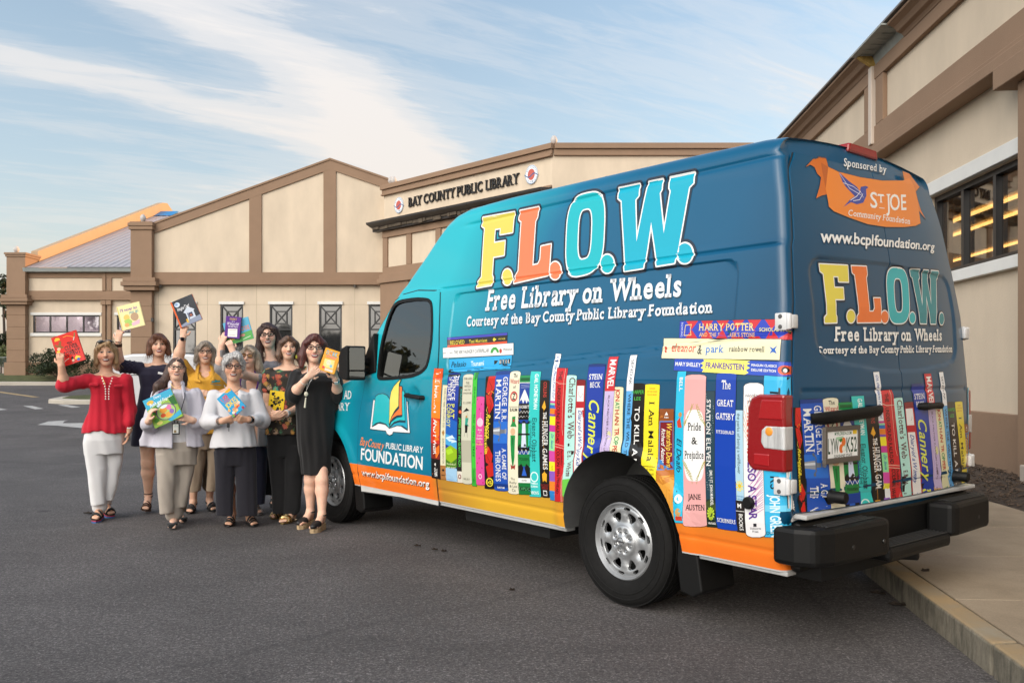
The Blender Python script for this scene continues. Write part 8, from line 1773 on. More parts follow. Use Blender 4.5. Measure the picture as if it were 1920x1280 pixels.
def lady_cardigan():
 p = Person('woman in grey cardigan and yellow tee with purple lanyard, lifting two books', 8.40, (467, 647.5, 691), SK_FAIR, roll=.10, yaw=-.25, brow=(.25, .18, .12), lips=(.44, .20, .17), smile=.25)
 p.head(); P_ = p.P; nb = P_(468, 706, .03); rs, ls = P_(436, 714), P_(499, 715)
 p.body.cone(p.H(0, .02, -.06), nb, .052, .056, .03); p.body.cone(nb, rs, .044, .046, .03); p.body.cone(nb, ls, .044, .046, .03)
 re, rw = P_(412, 690, -.04), P_(416, 646, -.10); le, lw = P_(452, 700, -.26), P_(437, 660, -.22)
 p.arm(rs, re, rw); p.arm(ls, le, lw); p.hand(rw, P_(421, 628, -.12) - rw, V3(.5, .8, 0), .9, 1); p.hand(lw, P_(431, 645, -.22) - lw, V3(-.3, .9, 0), .9, -1)
 p.torso(p.rows([(704, 455, 482), (714, 440, 498), (760, 440, 498), (810, 438, 500), (835, 438, 500)]), .66)
 f1 = p.leg(P_(456, 832, .02), (462, 962), .02, -.2, 1); f2 = p.leg(P_(485, 832, .02), (483, 965), .02, .2, -1)
 t = garment(p, 17, .004); t.loft(p.rows([(706, 452, 486), (716, 446, 494), (770, 446, 494), (830, 444, 496)]), .74, .03); t.ell(p.H(0, -.02, -.165), (.062, .10, .05), None, .012, 's'); t.build('tee', cloth('pale_yellow_tee', (.66, .52, .25), .85, .03), p.root)
 g = garment(p, 18, .006, fz=5); g.loft(p.rows([(703, 455, 482), (711, 440, 498), (722, 434, 506), (760, 434, 505), (800, 432, 505), (836, 430, 506)]), .76, .03); sleeve(g, [rs, re, rw * .75 + re * .25], [.066, .060, .044]); sleeve(g, [ls, le, lw * .6 + le * .4], [.066, .060, .046]); c = P_(466, 770, -.26); g.box(c, (.085, .17, .42), None, .02, 's')
 g.build('cardigan', cloth('grey_knit', (.26, .25, .255), .92, .05, .003, 180), p.root)
 w = garment(p, 19, .005); w.loft(p.rows([(825, 436, 502), (862, 438, 500, .08)]), .66, .008); w.loft(p.rows([(845, 436, 470), (945, 446, 474)]), .9, .010); w.loft(p.rows([(845, 468, 502), (900, 472, 499), (945, 474, 496)]), .9, .010); w.build('trousers', cloth('navy_denim', (.020, .022, .042), .85, .1), p.root)
 sv_ = mat('silver_leather', (.45, .45, .46), .3, metal=.6)
 for ft in (f1, f2): p.sole(ft, [sv_, M_BRNS], [(.03, .040, .010, 0), (-.03, .056, .010, 0)], name='sandal')
 p.hair(hair_mat('hair_ash', (.20, .14, .09), (.46, .38, .29)), [('c', (.075, .0, .03), (.110, .02, -.09), .040, .040), ('c', (.11, .02, -.09), (.150, .02, -.15), .036, .018), ('c', (-.070, -.02, .03), (-.082, -.03, -.07), .030, .016), ('e', (.02, .06, -.03), (.090, .066, .11)), ('c', (-.01, -.07, .10), (.06, -.08, .06), .024, .022)], seed=19, cap=(.085, .101, .098))
 p.glasses(mat('glasses_tortoise', (.06, .03, .02), .3), lens=mat('amber_lens', (.22, .10, .03), .1, coat=1.0))
 pu = mat('lanyard_purple', (.10, .02, .20), .7)
 l = MB()
 for sg in (1, -1): l.tube([tuple(p.H(sg * .062, .03, -.13)), tuple(P_(467 + sg * 17, 718, -.155)), tuple(P_(467 + sg * 8, 752, -.21))], .010, 6, sq=.4)
 l.build('lanyard', pu, p.root, origin=O0); p.finish()

def lady_tall():
 p = Person('tall woman with very long dark hair and black glasses, standing behind the others', 8.75, (502.5, 606.5, 653), SK_FAIR, roll=-.10, yaw=-.08, brow=(.05, .03, .025), lips=(.45, .15, .15))
 p.head(); P_ = p.P; nb = P_(508, 674, .03); rs, ls = P_(476, 690), P_(540, 686)
 p.body.cone(p.H(0, .02, -.06), nb, .053, .058, .03); p.body.cone(nb, rs, .044, .046, .03); p.body.cone(nb, ls, .044, .046, .03)
 re, rw = P_(470, 748, .06), P_(480, 800, 0); le, lw = P_(548, 745, .06), P_(540, 795, .0)
 p.arm(rs, re, rw); p.arm(ls, le, lw); p.hand(rw, V3(0, 0, -1), V3(1, 0, 0), .4, 1); p.hand(lw, V3(0, 0, -1), V3(-1, 0, 0), .4, -1)
 p.torso(p.rows([(676, 494, 520), (690, 480, 536), (740, 482, 534), (800, 480, 536)]), .6)
 f1 = p.leg(P_(496, 800, .02), (514, 950), .05, -.1, 1); f2 = p.leg(P_(522, 800, .02), (541, 950), .05, .2, -1)
 g = garment(p, 21, .005); g.loft(p.rows([(676, 494, 521), (684, 478, 538), (694, 473, 543), (740, 478, 538), (810, 474, 542)]), .62, .03); sleeve(g, [rs, re * .5 + rs * .5], [.068, .058]); sleeve(g, [ls, le * .5 + ls * .5], [.068, .058]); g.cone(P_(507, 672, -.10), P_(503, 700, -.20), .055, .01, .012, None, 's'); g.ell(p.H(0, .0, -.16), (.062, .09, .05), None, .01, 's')
 g.build('top', cloth('heather_grey', (.19, .185, .205), .9, .05), p.root)
 w = garment(p, 22, .006, fz=3, fx=28); w.loft(p.rows([(805, 476, 542), (850, 478, 545), (926, 484, 552)]), .7, .03); w.build('skirt', cloth('black_jersey', (.012, .012, .013), .88), p.root)
 for ft in (f1, f2): p.sole(ft, [M_BLKS, M_ESP], [(.03, .042, .008, 0), (-.02, .055, .008, 0), (-.06, .07, .008, 0)], name='sandal', wedge=True); p.ankle_strap(ft, M_BLKS)
 p.hair(hair_mat('hair_espresso', (.014, .006, .005), (.070, .028, .020)), [('c', (-.066, -.0, .05), (-.092, .0, -.10), .036, .034), ('c', (-.092, .0, -.10), (-.085, -.04, -.26), .036, .030), ('c', (-.085, -.04, -.26), (-.07, -.08, -.36), .030, .014), ('c', (.066, .02, .05), (.098, .03, -.09), .040, .042), ('c', (.098, .03, -.09), (.125, .04, -.22), .042, .030), ('e', (0, .07, -.04), (.095, .06, .14)), ('c', (-.03, -.052, .104), (.066, -.06, .06), .020, .016)], seed=22, cap=(.087, .103, .104), face=(.063, .082, .101, -.024))
 p.glasses(mat('glasses_black', (.008, .008, .008), .2), th=.0046); p.finish()

def lady_floral():
 p = Person('woman in floral top and black trousers with yellow earring, hugging a yellow book', 8.06, (541, 630.5, 674.5), SK_MID, roll=.02, yaw=.05, brow=(.07, .045, .03), lips=(.48, .14, .13))
 p.head(); P_ = p.P; nb = P_(540, 690, .03); rs, ls = P_(506, 702), P_(571, 700)
 p.body.cone(p.H(0, .02, -.06), nb, .053, .058, .03); p.body.cone(nb, rs, .044, .046, .03); p.body.cone(nb, ls, .044, .046, .03)
 re, rw = P_(500, 762, .0), P_(510, 783, -.22); le, lw = P_(566, 764, -.02), P_(536, 775, -.25)
 p.arm(rs, re, rw, (.050, .042, .029)); p.arm(ls, le, lw, (.050, .042, .029)); p.hand(rw, P_(524, 777, -.29) - rw, V3(0, .9, .3), .5, -1); p.hand(lw, P_(520, 776, -.27) - lw, V3(0, .9, .3), .6, 1)
 p.torso(p.rows([(689, 526, 555), (700, 511, 568), (750, 510, 566), (800, 508, 566), (815, 508, 566)]), .7)
 f1 = p.leg(P_(524, 810, .02), (518, 972), .012, -.75, 1); f2 = p.leg(P_(552, 810, .02), (536, 981), .012, -.55, -1)
 g = garment(p, 24, .005); g.loft(p.rows([(689, 526, 555), (697, 508, 570), (708, 502, 576), (740, 505, 572), (780, 500, 570), (814, 497, 570)]), .74, .03); sleeve(g, [rs, rs + (re - rs) * .42], [.076, .072]); sleeve(g, [ls, ls + (le - ls) * .42], [.076, .072]); g.ell(p.H(0, -.02, -.180), (.088, .10, .062), None, .012, 's')
 m = bpy.data.materials.new('floral_print'); m.use_nodes = True; t = NT(m.node_tree); o = t.a('ShaderNodeOutputMaterial'); q = t.a('ShaderNodeBsdfPrincipled'); t.link(q.outputs[0], o.inputs[0]); co = t.a('ShaderNodeTexCoord').outputs['Object']
 wv = t.mix(.06, co, t.noise(co, 14, 3, .5, 0, 1)); v1 = t.a('ShaderNodeTexVoronoi', i_Vector=wv, i_Scale=17.0); c1 = t.a('ShaderNodeSeparateColor', i_0=v1.outputs['Color']).outputs
 fl = t.ramp(c1[0], [(0.0, (.35, .06, .03)), (.2, (.50, .25, .06)), (.4, (.04, .17, .08)), (.55, (.46, .30, .20)), (.7, (.06, .28, .17)), (.85, (.55, .12, .08))], 'CONSTANT')
 rad = t.math('ADD', v1.outputs['Distance'], t.math('MULTIPLY', t.math('SINE', t.math('MULTIPLY', t.noise(wv, 60, 2), 30.0)), .08)); c = t.mix(t.ramp(rad, [(.40, 1.0), (.46, 0.0)]), (.022, .016, .010), fl)
 c = t.mix(t.ramp(rad, [(.10, .8), (.16, 0.0)]), c, (.40, .20, .03)); v2 = t.a('ShaderNodeTexVoronoi', i_Vector=wv, i_Scale=42.0); c2 = t.a('ShaderNodeSeparateColor', i_0=v2.outputs['Color']).outputs
 c = t.mix(t.math('MULTIPLY', t.ramp(v2.outputs['Distance'], [(.30, 1.0), (.38, 0.0)]), t.math('GREATER_THAN', c2[1], .55)), c, t.ramp(c2[0], [(0.0, (.05, .14, .05)), (.5, (.30, .22, .05)), (.8, (.02, .012, .01))], 'CONSTANT'))
 t.link(c, q.inputs['Base Color']); q.inputs['Roughness'].default_value = .75; g.build('top', m, p.root)
 w = garment(p, 25, .005); w.loft(p.rows([(808, 500, 568), (856, 502, 566, .08)]), .68, .008); w.loft(p.rows([(835, 500, 536), (900, 507, 536), (962, 512, 536)]), .9, .010); w.loft(p.rows([(835, 533, 568), (900, 533, 562), (964, 530, 557)]), .9, .010, cy=-.02); p.trouser(w, P_(524, 810, .02), f1, (.10, .082, .068), .03); p.trouser(w, P_(552, 810, .02), f2, (.10, .082, .068), .03); w.build('trousers', cloth('black_crepe', (.013, .013, .014), .85), p.root)
 for ft in (f1, f2): p.sole(ft, [M_EAR, M_BRNS], [(.03, .040, .016, 0), (-.01, .052, .014, 0)], name='sandal')
 p.hair(hair_mat('hair_chestnut', (.040, .017, .009), (.16, .080, .042)), [('c', (-.070, .0, .04), (-.094, -.005, -.08), .036, .036), ('c', (-.094, -.005, -.08), (-.088, -.02, -.125), .034, .020), ('c', (.070, .0, .04), (.096, .0, -.08), .038, .036), ('c', (.096, .0, -.08), (.105, -.01, -.125), .034, .018), ('e', (0, .062, -.03), (.092, .064, .12)), ('c', (-.01, -.058, .105), (.068, -.055, .05), .018, .018), ('c', (-.01, -.058, .105), (-.068, -.055, .05), .018, .018)], seed=25, cap=(.087, .102, .100), face=(.063, .082, .101, -.024))
 e = MB(); e.ellipsoid(p.H(.082, -.03, -.085), (.014, .008, .022), 12, 8); e.tube([p.H(.08, -.02, -.045), p.H(.082, -.03, -.07)], .002); e.build('earring', mat('earring_lime', (.62, .60, .04), .4), p.root, origin=O0)
 p.watch(lw + (le - lw) * .02, lw - le, .030, mat('watch_white', (.7, .7, .68), .4), mat('watch_face_grey', (.5, .5, .5), .2)); p.finish()

def lady_black():
 p = Person('woman in loose black dress with dark red hair, standing beside the van mirror', 7.75, (589.5, 628, 680.5), SK_FAIR, roll=.0, yaw=.04, brow=(.08, .04, .03), lips=(.48, .10, .12))
 p.head(); P_ = p.P; nb = P_(590, 697, .03); rs, ls = P_(557, 707), P_(623, 707)
 p.body.cone(p.H(0, .02, -.06), nb, .053, .058, .03); p.body.cone(nb, rs, .044, .046, .03); p.body.cone(nb, ls, .044, .046, .03)
 re, rw = P_(549, 740, -.08), P_(576, 708, -.26); le, lw = P_(633, 738, -.04), P_(629, 710, -.20)
 p.arm(rs, re, rw, (.050, .042, .027)); p.arm(ls, le, lw, (.050, .042, .028)); p.hand(rw, P_(592, 694, -.30) - rw, V3(.2, .9, .2), .5, -1); p.hand(lw, P_(622, 688, -.25) - lw, V3(-.3, .9, 0), .75, 1)
 p.torso(p.rows([(696, 575, 604), (706, 560, 620), (760, 562, 618), (820, 562, 618), (860, 564, 616)]), .7)
 f1 = p.leg(P_(583, 845, .02), (567, 990), .055, -.6, 1, (.068, .054, .036)); f2 = p.leg(P_(603, 845, .02), (592, 997), .055, -.45, -1, (.068, .054, .036))
 g = garment(p, 27, .0075, fz=3.5, fx=24); g.loft(p.rows([(696, 576, 603), (704, 558, 621), (714, 551, 629), (760, 552, 628), (820, 556, 624), (860, 563, 622), (888, 565, 621)]), .78, .03)
 sleeve(g, [rs, re, re + (rw - re) * .10], [.078, .074, .066]); sleeve(g, [ls, le, le + (lw - le) * .06], [.078, .080, .072]); g.loft(p.rows([(712, 612, 640), (745, 616, 646), (768, 622, 644)]), .45, .04); g.ell(p.H(0, -.01, -.170), (.068, .09, .05), None, .012, 's')
 g.build('dress', cloth('black_viscose', (.011, .0105, .011), .82), p.root)
 for ft in (f1, f2):
  p.sole(ft, [M_ESP, M_ESP, M_ESP], [], name='sandal', wedge=True); p.ankle_strap(ft, M_BLKS, .040)
  q = Solid(.0055); td, ball = ft['td'], ft['ball']; q.cone(ball - td * .02 + Z_(.030 + ft['fl']), ball + td * .050 + Z_(.020 + ft['fl']), .044, .030, .02, (UP, 1.3)); q.box(ball + Z_(ft['fl'] - .30), (.3, .3, .30), None, .003, 's'); q.box(ball - td * .115 + Z_(.1), (.2, .075, .2), [list(np.cross(td, UP)), list(td), [0, 0, 1]], .004, 's'); q.build('shoe_upper', M_BLKS, p.root)
 p.hair(hair_mat('hair_dark_red', (.028, .006, .006), (.13, .030, .022)), [('c', (-.070, .0, .04), (-.098, .0, -.06), .036, .038), ('c', (-.098, .0, -.06), (-.108, -.02, -.145), .038, .022), ('c', (.070, .0, .04), (.095, .0, -.06), .038, .036), ('c', (.095, .0, -.06), (.094, -.01, -.14), .036, .022), ('e', (0, .062, -.02), (.094, .066, .12)), ('c', (.0, -.056, .108), (-.070, -.060, .05), .022, .018), ('c', (.02, -.056, .108), (.070, -.056, .05), .020, .018)], seed=27, cap=(.089, .104, .106), face=(.063, .082, .101, -.024))
 p.glasses(mat('glasses_black2', (.010, .008, .010), .2), th=.0036)
 n = [tuple(P_(574 + 4.0 * 0 + a, b, d)) for a, b, d in ((-2, 700, -.05), (1, 725, -.2), (0, 737, -.225), (4, 725, -.2), (22, 700, -.06))]; n = [tuple(p.H(-.06, .0, -.15)), tuple(P_(577, 716, -.19)), tuple(P_(574, 733, -.215)), tuple(P_(581, 716, -.19)), tuple(p.H(.06, .0, -.15))]
 p.beads(n, .004, M_PEARL, 'necklace'); b = MB(); b.ellipsoid(tuple(P_(574, 738.5, -.225)), (.017, .006, .022), 16, 8); b.tube([tuple(P_(573.5, 745, -.225)), tuple(P_(571.5, 764, -.225))], [.006, .009], 8); b.build('pendant', mat('pendant_pearl', (.55, .52, .40), .3, coat=.6), p.root, origin=O0)
 p.band(rw + (re - rw) * .22, rw - re, .031, .006, M_PEARL, 'bracelet'); p.watch(lw + (le - lw) * .10, lw - le, .030, M_SILV, M_PEARL); p.finish()

for fn_ in (lady_red, lady_navy, lady_shirt, lady_polo, lady_white, lady_cardigan, lady_tall, lady_floral, lady_black): fn_()

# ---------------------------------------------------------------- the books they hold
def book(label, Q, Y, dy, th, color, ops, tilt=.05, name='picture_book', spine_c=None):
 """a slab of pages between two covers; Q = four corners as they show, Y = distance"""
 P4 = [at(u, v, Y + dy) for u, v in Q]; c = sum(P4, Vector()) / 4
 ex = ((P4[1] - P4[0]) + (P4[2] - P4[3])).normalized(); ey = ((P4[0] - P4[3]) + (P4[1] - P4[2])); n = ex.cross(ey).normalized()
 w, h = ((P4[1] - P4[0]).length + (P4[2] - P4[3]).length) / 2, ey.length / 2; ey = n.cross(ex).normalized()
 if n.y > 0: n = -n
 r = empty(name, c, label, 'book'); B_ = lambda a, b, d: c + ex * a + ey * b + n * d
 m = MB()
 for d0, d1 in ((0, -.0035), (-th, -th - .0035)): m.prism([(-w / 2, -h / 2), (w / 2, -h / 2), (w / 2, h / 2), (-w / 2, h / 2)], B_, d0, d1)
 m.prism([(-w / 2, -h / 2), (-w / 2 + .004, -h / 2), (-w / 2 + .004, h / 2), (-w / 2, h / 2)], B_, -.0036, -th + .0001)
 m.build('cover', mat('book_board_' + ''.join(f'{int(x)}' for x in (color[1:3] and [int(color[i:i + 2], 16) for i in (1, 3, 5)])), lin(spine_c or color), .4, coat=.3), r)
 m = MB(); m.prism([(-w / 2 + .0045, -h / 2 + .004), (w / 2 - .004, -h / 2 + .004), (w / 2 - .004, h / 2 - .004), (-w / 2 + .0045, h / 2 - .004)], B_, -.0037, -th + .0002); m.build('pages', mat('paper_edges', (.62, .58, .50), .9), r)
 pr = Print(); M = pr.quadmap([(-w / 2, h / 2), (w / 2, h / 2), (w / 2, -h / 2), (-w / 2, -h / 2)])
 pr.poly([M(*p) for p in ((0, 0), (1, 0), (1, 1), (0, 1))], color)
 for i, o in enumerate(ops):
  l = .0002 + i * .00006
  if o[0] == 'p': pr.poly([M(*p) for p in o[1]], o[2], l)
  elif o[0] == 'e': (p, q), rp, rq, cc = o[1:]; pr.poly([M(p + rp * cos(a), q + rq * sin(a)) for a in np.linspace(0, 2 * pi, 25)[:-1]], cc, l)
  elif o[0] == 'l': pr.stroke([M(*p) for p in o[1]], o[2] * w, o[3], l)
  else: pr.text(M, o[1], o[2], o[3], l + .0001, o[5], o[4])
 pr.build('cover_print', lambda a, b, hh: np.array([tuple(B_(x, y, .0006 + k) - c) for x, y, k in zip(a, b, hh)]).reshape(-1, 3), r, M_PAPER)
def TH(t, p0, q0, p1, q1, c, st='b'): return ('t', t, (p0, q0, p1, q1), c, 'h', st)
book('red picture book with black title, held up by the woman in the red blouse', [(94, 635), (140.6, 618), (161.5, 674), (115, 687.7)], 8.12, -.24, .012, '#d4281f',
     [TH('THE', .52, .30, .72, .37, '#1d1512', 's'), TH('CLEVER', .38, .40, .90, .53, '#1d1512', 's'), TH('COWBOY', .28, .57, .93, .73, '#1d1512', 's'), P('#e8b92e', (.10, .10), (.18, .05), (.30, .08), (.32, .15), (.10, .16)), P('#8a5a2a', (.06, .24), (.18, .30), (.27, .18), (.34, .20), (.28, .34), (.36, .40), (.32, .44), (.05, .32)), E_(.16, .42, .07, .05, '#e6b79a'), P('#e9c63a', (.04, .48), (.18, .46), (.16, .56), (.05, .57)), LN(.02, '#e8a02e', (.45, .10), (.62, .09), (.78, .16), (.84, .22)), LN(.02, '#f0e6d0', (.10, .96), (.18, .88), (.32, .82), (.42, .80)), P('#151515', (.50, .80), (.58, .76), (.60, .94), (.50, .96)), E_(.55, .90, .05, .04, '#e6b79a'), P('#e9c63a', (.64, .84), (.72, .78), (.82, .82), (.88, .88), (.64, .90)), E_(.76, .92, .06, .05, '#3a5fa8'), LN(.03, '#3c8a4a', (.92, .08), (.86, .2)), LN(.03, '#c9c9c9', (.86, .2), (.80, .28))])
book('pale yellow picture book with two cuddling animals, held up above the woman in navy', [(218.5, 575.6), (263.7, 564), (268.8, 610), (228.8, 620)], 8.49, -.20, .012, '#efe2a8',
     [TH("I'll never let", .12, .14, .86, .26, '#8a5aa0'), TH('you go', .46, .28, .88, .40, '#5aa0a8'), E_(.32, .52, .13, .12, '#e8c46a'), E_(.66, .56, .17, .17, '#b99a7a'), P('#a8cc6a', (.18, .62), (.40, .58), (.52, .70), (.48, .88), (.22, .90)), P('#e6b8c8', (.45, .80), (.85, .70), (.80, .88), (.50, .92)), E_(.26, .82, .10, .08, '#e0a86a'), LN(.03, '#d4c26a', (.03, .03), (.03, .97))])
book('dark night-sky picture book with a white house, held up by the woman in yellow', [(315, 571), (355, 552), (383.5, 597), (342.7, 611.6)], 8.52, -.24, .014, '#2b3038',
     [B(0, 0, .07, 1, '#d8602a'), P('#c8d0dc', (.36, .52), (.62, .36), (.86, .54), (.80, .58), (.80, .86), (.44, .86), (.44, .58)), E_(.24, .17, .12, .09, '#c9d6e6'), E_(.21, .15, .07, .05, '#8aa6cc'), TH('Imagine That!', .16, .28, .72, .40, '#e6e6ea', 'i'), P('#8a93a8', (.07, 1), (.07, .92), (.5, .84), (1, .80), (1, 1)), B(.54, .60, .72, .76, '#2a3a5a'), E_(.63, .70, .06, .05, '#9a5a44'), B(.50, .58, .53, .86, '#2a3a5a'), P('#e0b23a', (.36, .78), (.44, .78), (.44, .92), (.36, .92))], spine_c='#c9562a')
book('large picture book with sky-blue title band, held by the woman in the lilac shirt', [(264.5, 746), (319.5, 734.5), (341.5, 773), (295, 808)], 7.70, -.27, .016, '#8fb84a',
     [P('#3fa8cc', (0, 0), (1, 0), (1, .22), (.5, .26), (0, .36)), E_(.20, .16, .12, .07, '#e0b44a'), TH('Disney', .36, .03, .62, .11, '#eef4f6', 'i'), TH('Pooh and Friends', .14, .19, .93, .31, '#f2f6f6', 'i'), P('#3a7a3c', (.0, .40), (.4, .30), (.5, .42), (.2, .62)), P('#bcd4e0', (.34, .34), (.5, .30), (.54, .42), (.40, .46)), P('#2f6a34', (.78, .26), (1, .24), (1, .56), (.84, .52)), P('#c23a3a', (.16, .46), (.26, .44), (.24, .54)), E_(.56, .64, .34, .27, '#6a3a80'), E_(.56, .64, .31, .245, '#a8cc7a'), E_(.50, .56, .13, .10, '#d8963c'), E_(.70, .54, .09, .09, '#d87aa8'), E_(.60, .76, .14, .09, '#e0a44a'), E_(.42, .72, .09, .07, '#c8502a'), E_(.74, .70, .08, .08, '#8a6ab0'), E_(.56, .46, .12, .05, '#d6e8ee'), P('#3fa8cc', (.5, .93), (1, .76), (1, .92), (.6, 1)), E_(.16, .78, .09, .08, '#5a9a3c'), E_(.22, .90, .10, .06, '#d8d070')])
book('purple booklet with white lettering tucked behind the large picture book', [(297, 735), (318, 726.5), (323, 738), (300, 745)], 7.70, -.245, .006, '#53286a', [TH('Early Moments', .12, .30, .90, .52, '#e6dcea')], name='booklet')
book('small blue and yellow joke book full of faces, held by the silver-haired woman', [(405.5, 750.5), (427, 728), (464, 760.6), (438, 780)], 7.70, -.285, .014, '#2a9fd0',
     [P('#e9b92e', (0, 0), (.18, 0), (.5, .35), (.1, .30)) if False else P('#e9a82e', (.55, 0), (1, 0), (1, .12), (.7, .10)), TH('1001', .14, .10, .58, .24, '#d8342a'), TH('COOL', .18, .26, .60, .38, '#d8342a'), TH('JOKES', .10, .40, .92, .60, '#f0cc3a'), *[E_(.10 + .80 * ((i * 5) % 7) / 6.5, .68 + .09 * (i % 4), .085, .060, c) for i, c in enumerate(('#e6a86a', '#d8784a', '#e9c8a0', '#8a4a8a', '#f0d0b0', '#c8503a', '#e0b060', '#7a9a3a', '#e8bc98', '#d88a5a', '#f0d8c0', '#a83a4a', '#e9b45a', '#d0a080'))]])
book('purple hardback with a white note panel, held up in front of the other book', [(424, 592.7), (453, 594), (448, 635.6), (420.5, 632)], 8.40, -.185, .022, '#5a2a86',
     [TH('DIARY', .26, .07, .74, .17, '#d8b45a', 's'), TH('of a', .40, .19, .60, .26, '#e6e0ee', 'n'), TH('Wimpy Kid', .12, .27, .90, .40, '#e6e0ee', 'i'), TH('THE UGLY TRUTH', .18, .44, .84, .50, '#e6e0ee'), P('#e6e3e0', (.20, .57), (.82, .55), (.84, .93), (.22, .95)), LN(.012, '#3a3634', (.3, .86), (.5, .84), (.72, .86)), LN(.012, '#3a3634', (.30, .63), (.74, .61))], name='hardback_book')
book('green and sky-blue picture book with pink letters, held up behind the purple hardback', [(414, 606), (465.5, 594.5), (475, 633), (432, 647)], 8.40, -.145, .012, '#5fb0d0',
     [P('#5aa85a', (0, .62), (.5, .66), (1, .60), (1, 1), (0, 1)), TH('DUCK', .50, .20, .92, .36, '#d87a6a', 's') if False else P('#f0e08a', (.60, .10), (.70, .06), (.74, .16), (.66, .22), (.68, .14)), TH('GOOSE', .30, .36, .96, .54, '#d8826a', 's'), E_(.62, .74, .10, .06, '#d89a8a'), P('#e0c84a', (.10, .66), (.30, .62), (.28, .84), (.12, .84)), LN(.02, '#d9ecd0', (.6, .92), (.9, .86))])
book('yellow book with a black ink splat, hugged by the woman in the floral top', [(507, 730.5), (535.5, 735), (530.5, 775), (501, 772)], 8.21, -.285, .022, '#ecc926',
     [P('#14130f', *[(.50 + (.24 + .07 * sin(5 * a + 1)) * cos(a), .46 + (.18 + .05 * sin(4 * a)) * sin(a)) for a in np.linspace(0, 2 * pi, 40)[:-1]]), *[E_(p, q, r, r * .75, '#14130f') for p, q, r in ((.22, .16, .10), (.36, .24, .035), (.86, .38, .07), (.24, .70, .10), (.80, .78, .05), (.16, .46, .05), (.72, .62, .04), (.30, .10, .04))], LN(.04, '#14130f', (.24, .18), (.42, .36)), LN(.04, '#14130f', (.84, .39), (.6, .44)), LN(.05, '#14130f', (.26, .68), (.42, .54)), TH('BOOK', .32, .38, .70, .46, '#ecc926', 's'), TH('OF', .42, .49, .60, .55, '#ecc926', 's')], name='hardback_book')
book('yellow-orange hardback with pale blue letters, held up by the woman in the black dress', [(611, 651), (640, 661), (626.5, 702), (597, 692)], 7.75, -.27, .026, '#eba52a',
     [TH('DORK', .14, .08, .84, .26, '#7cc4dc', 's'), TH('DIARIES', .18, .29, .82, .38, '#d8729a', 'i'), E_(.42, .17, .10, .075, '#d98a3a'), P('#eede8a', (.16, .46), (.78, .42), (.84, .80), (.20, .82)), E_(.46, .58, .14, .12, '#f0e2c0'), LN(.02, '#5a4a3a', (.40, .56), (.42, .58)), LN(.02, '#5a4a3a', (.52, .56), (.54, .58)), E_(.24, .84, .08, .06, '#d84a4a'), B(.36, .84, .86, .95, '#e6d8c8'), E_(.66, .70, .08, .07, '#8ac0d8')], name='hardback_book')
# ---------------------------------------------------------------- planting, fence, parked van
def leaf_mat(name, c0, c1):
 m = bpy.data.materials.new(name); m.use_nodes = True; t = NT(m.node_tree); o = t.a('ShaderNodeOutputMaterial'); p = t.a('ShaderNodeBsdfPrincipled'); t.link(p.outputs[0], o.inputs[0])
 co = t.a('ShaderNodeTexCoord').outputs['Object']; g = t.a('ShaderNodeNewGeometry').outputs['Random Per Island']
 t.link(t.mix(1.0, t.ramp(g, [(0, c0), (1, c1)]), t.ramp(t.noise(co, 1.4, 3), [(.3, .7), (.7, 1.3)]), 'MULTIPLY'), p.inputs['Base Color']); p.inputs['Roughness'].default_value = .55; p.inputs['Specular IOR Level'].default_value = .3; return m
M_BARK = mat('bark', (.07, .052, .04), .95, var=.4, scale=6, bump=.02, bscale=12)
def crown(name, blobs, n, size, m, parent, seed, per=None):
 """leaf-sized faces spread through the volume of several clumps"""
 r = np.random.default_rng(seed); vs = []; fs = []
 wts = np.array([b[1][0] * b[1][1] * b[1][2] for b in blobs]) ** .8; wts /= wts.sum()
 for i in r.choice(len(blobs), n, p=wts):
  c, rad = blobs[i]; d = r.normal(size=3); d /= np.linalg.norm(d); q = np.array(c) + d * np.array(rad) * (r.uniform(.35, 1.0) ** .5) * (1 + .18 * r.normal())
  a = r.normal(size=3); a /= np.linalg.norm(a); b = np.cross(a, r.normal(size=3)); b /= np.linalg.norm(b); L = size * r.uniform(.6, 1.5)
  o = len(vs); vs += [q - a * L, q - b * L * .45 + a * L * .1, q + a * L, q + b * L * .45 + a * L * .1]; fs.append((o, o + 1, o + 2, o + 3))
 mb = MB(); mb.add(vs, fs); me = bpy.data.meshes.new(name); me.from_pydata([tuple(v) for v in mb.v], [], mb.f); me.materials.append(m)
 o = bpy.data.objects.new(name, me); COL.objects.link(o); o.parent = parent; return o
def tree(label, loc, h, w, seed, m, group=None, n=5000, size=.16, pine=False):
 r = np.random.default_rng(seed); t = empty('tree', loc, label, 'tree', group); tr = MB(); blobs = []
 bend = r.uniform(-.05, .05, 2) * h; top = Vector((bend[0], bend[1], h * (.92 if pine else .62))); tr.tube([(0, 0, -.3), (bend[0] * .3, bend[1] * .3, h * .25), tuple(top)], [.035 * h * .55, .026 * h * .55, .010 * h], 8)
 for k in range(13):
  a = r.uniform(0, 6.3); f = r.uniform(.62, .98) if pine else r.uniform(.35, .95); b0 = Vector((bend[0] * f, bend[1] * f, h * f * (.92 if pine else .62))); L = w * r.uniform(.5, 1.0) * (1.25 - f if pine else 1); e = b0 + Vector((cos(a) * L, sin(a) * L, r.uniform(.05, .30) * h * (.4 if pine else 1)))
  tr.tube([b0, (b0 + e) / 2 + Vector((0, 0, .04 * h)), e], [.010 * h, .006 * h, .003 * h], 5); q = r.uniform(.22, .42) * w; blobs.append((tuple(e), (q, q, q * r.uniform(.55, .85))))
 tr.build('trunk', M_BARK, t, origin=O0); crown('crown', blobs, n, size, m, t, seed); return t
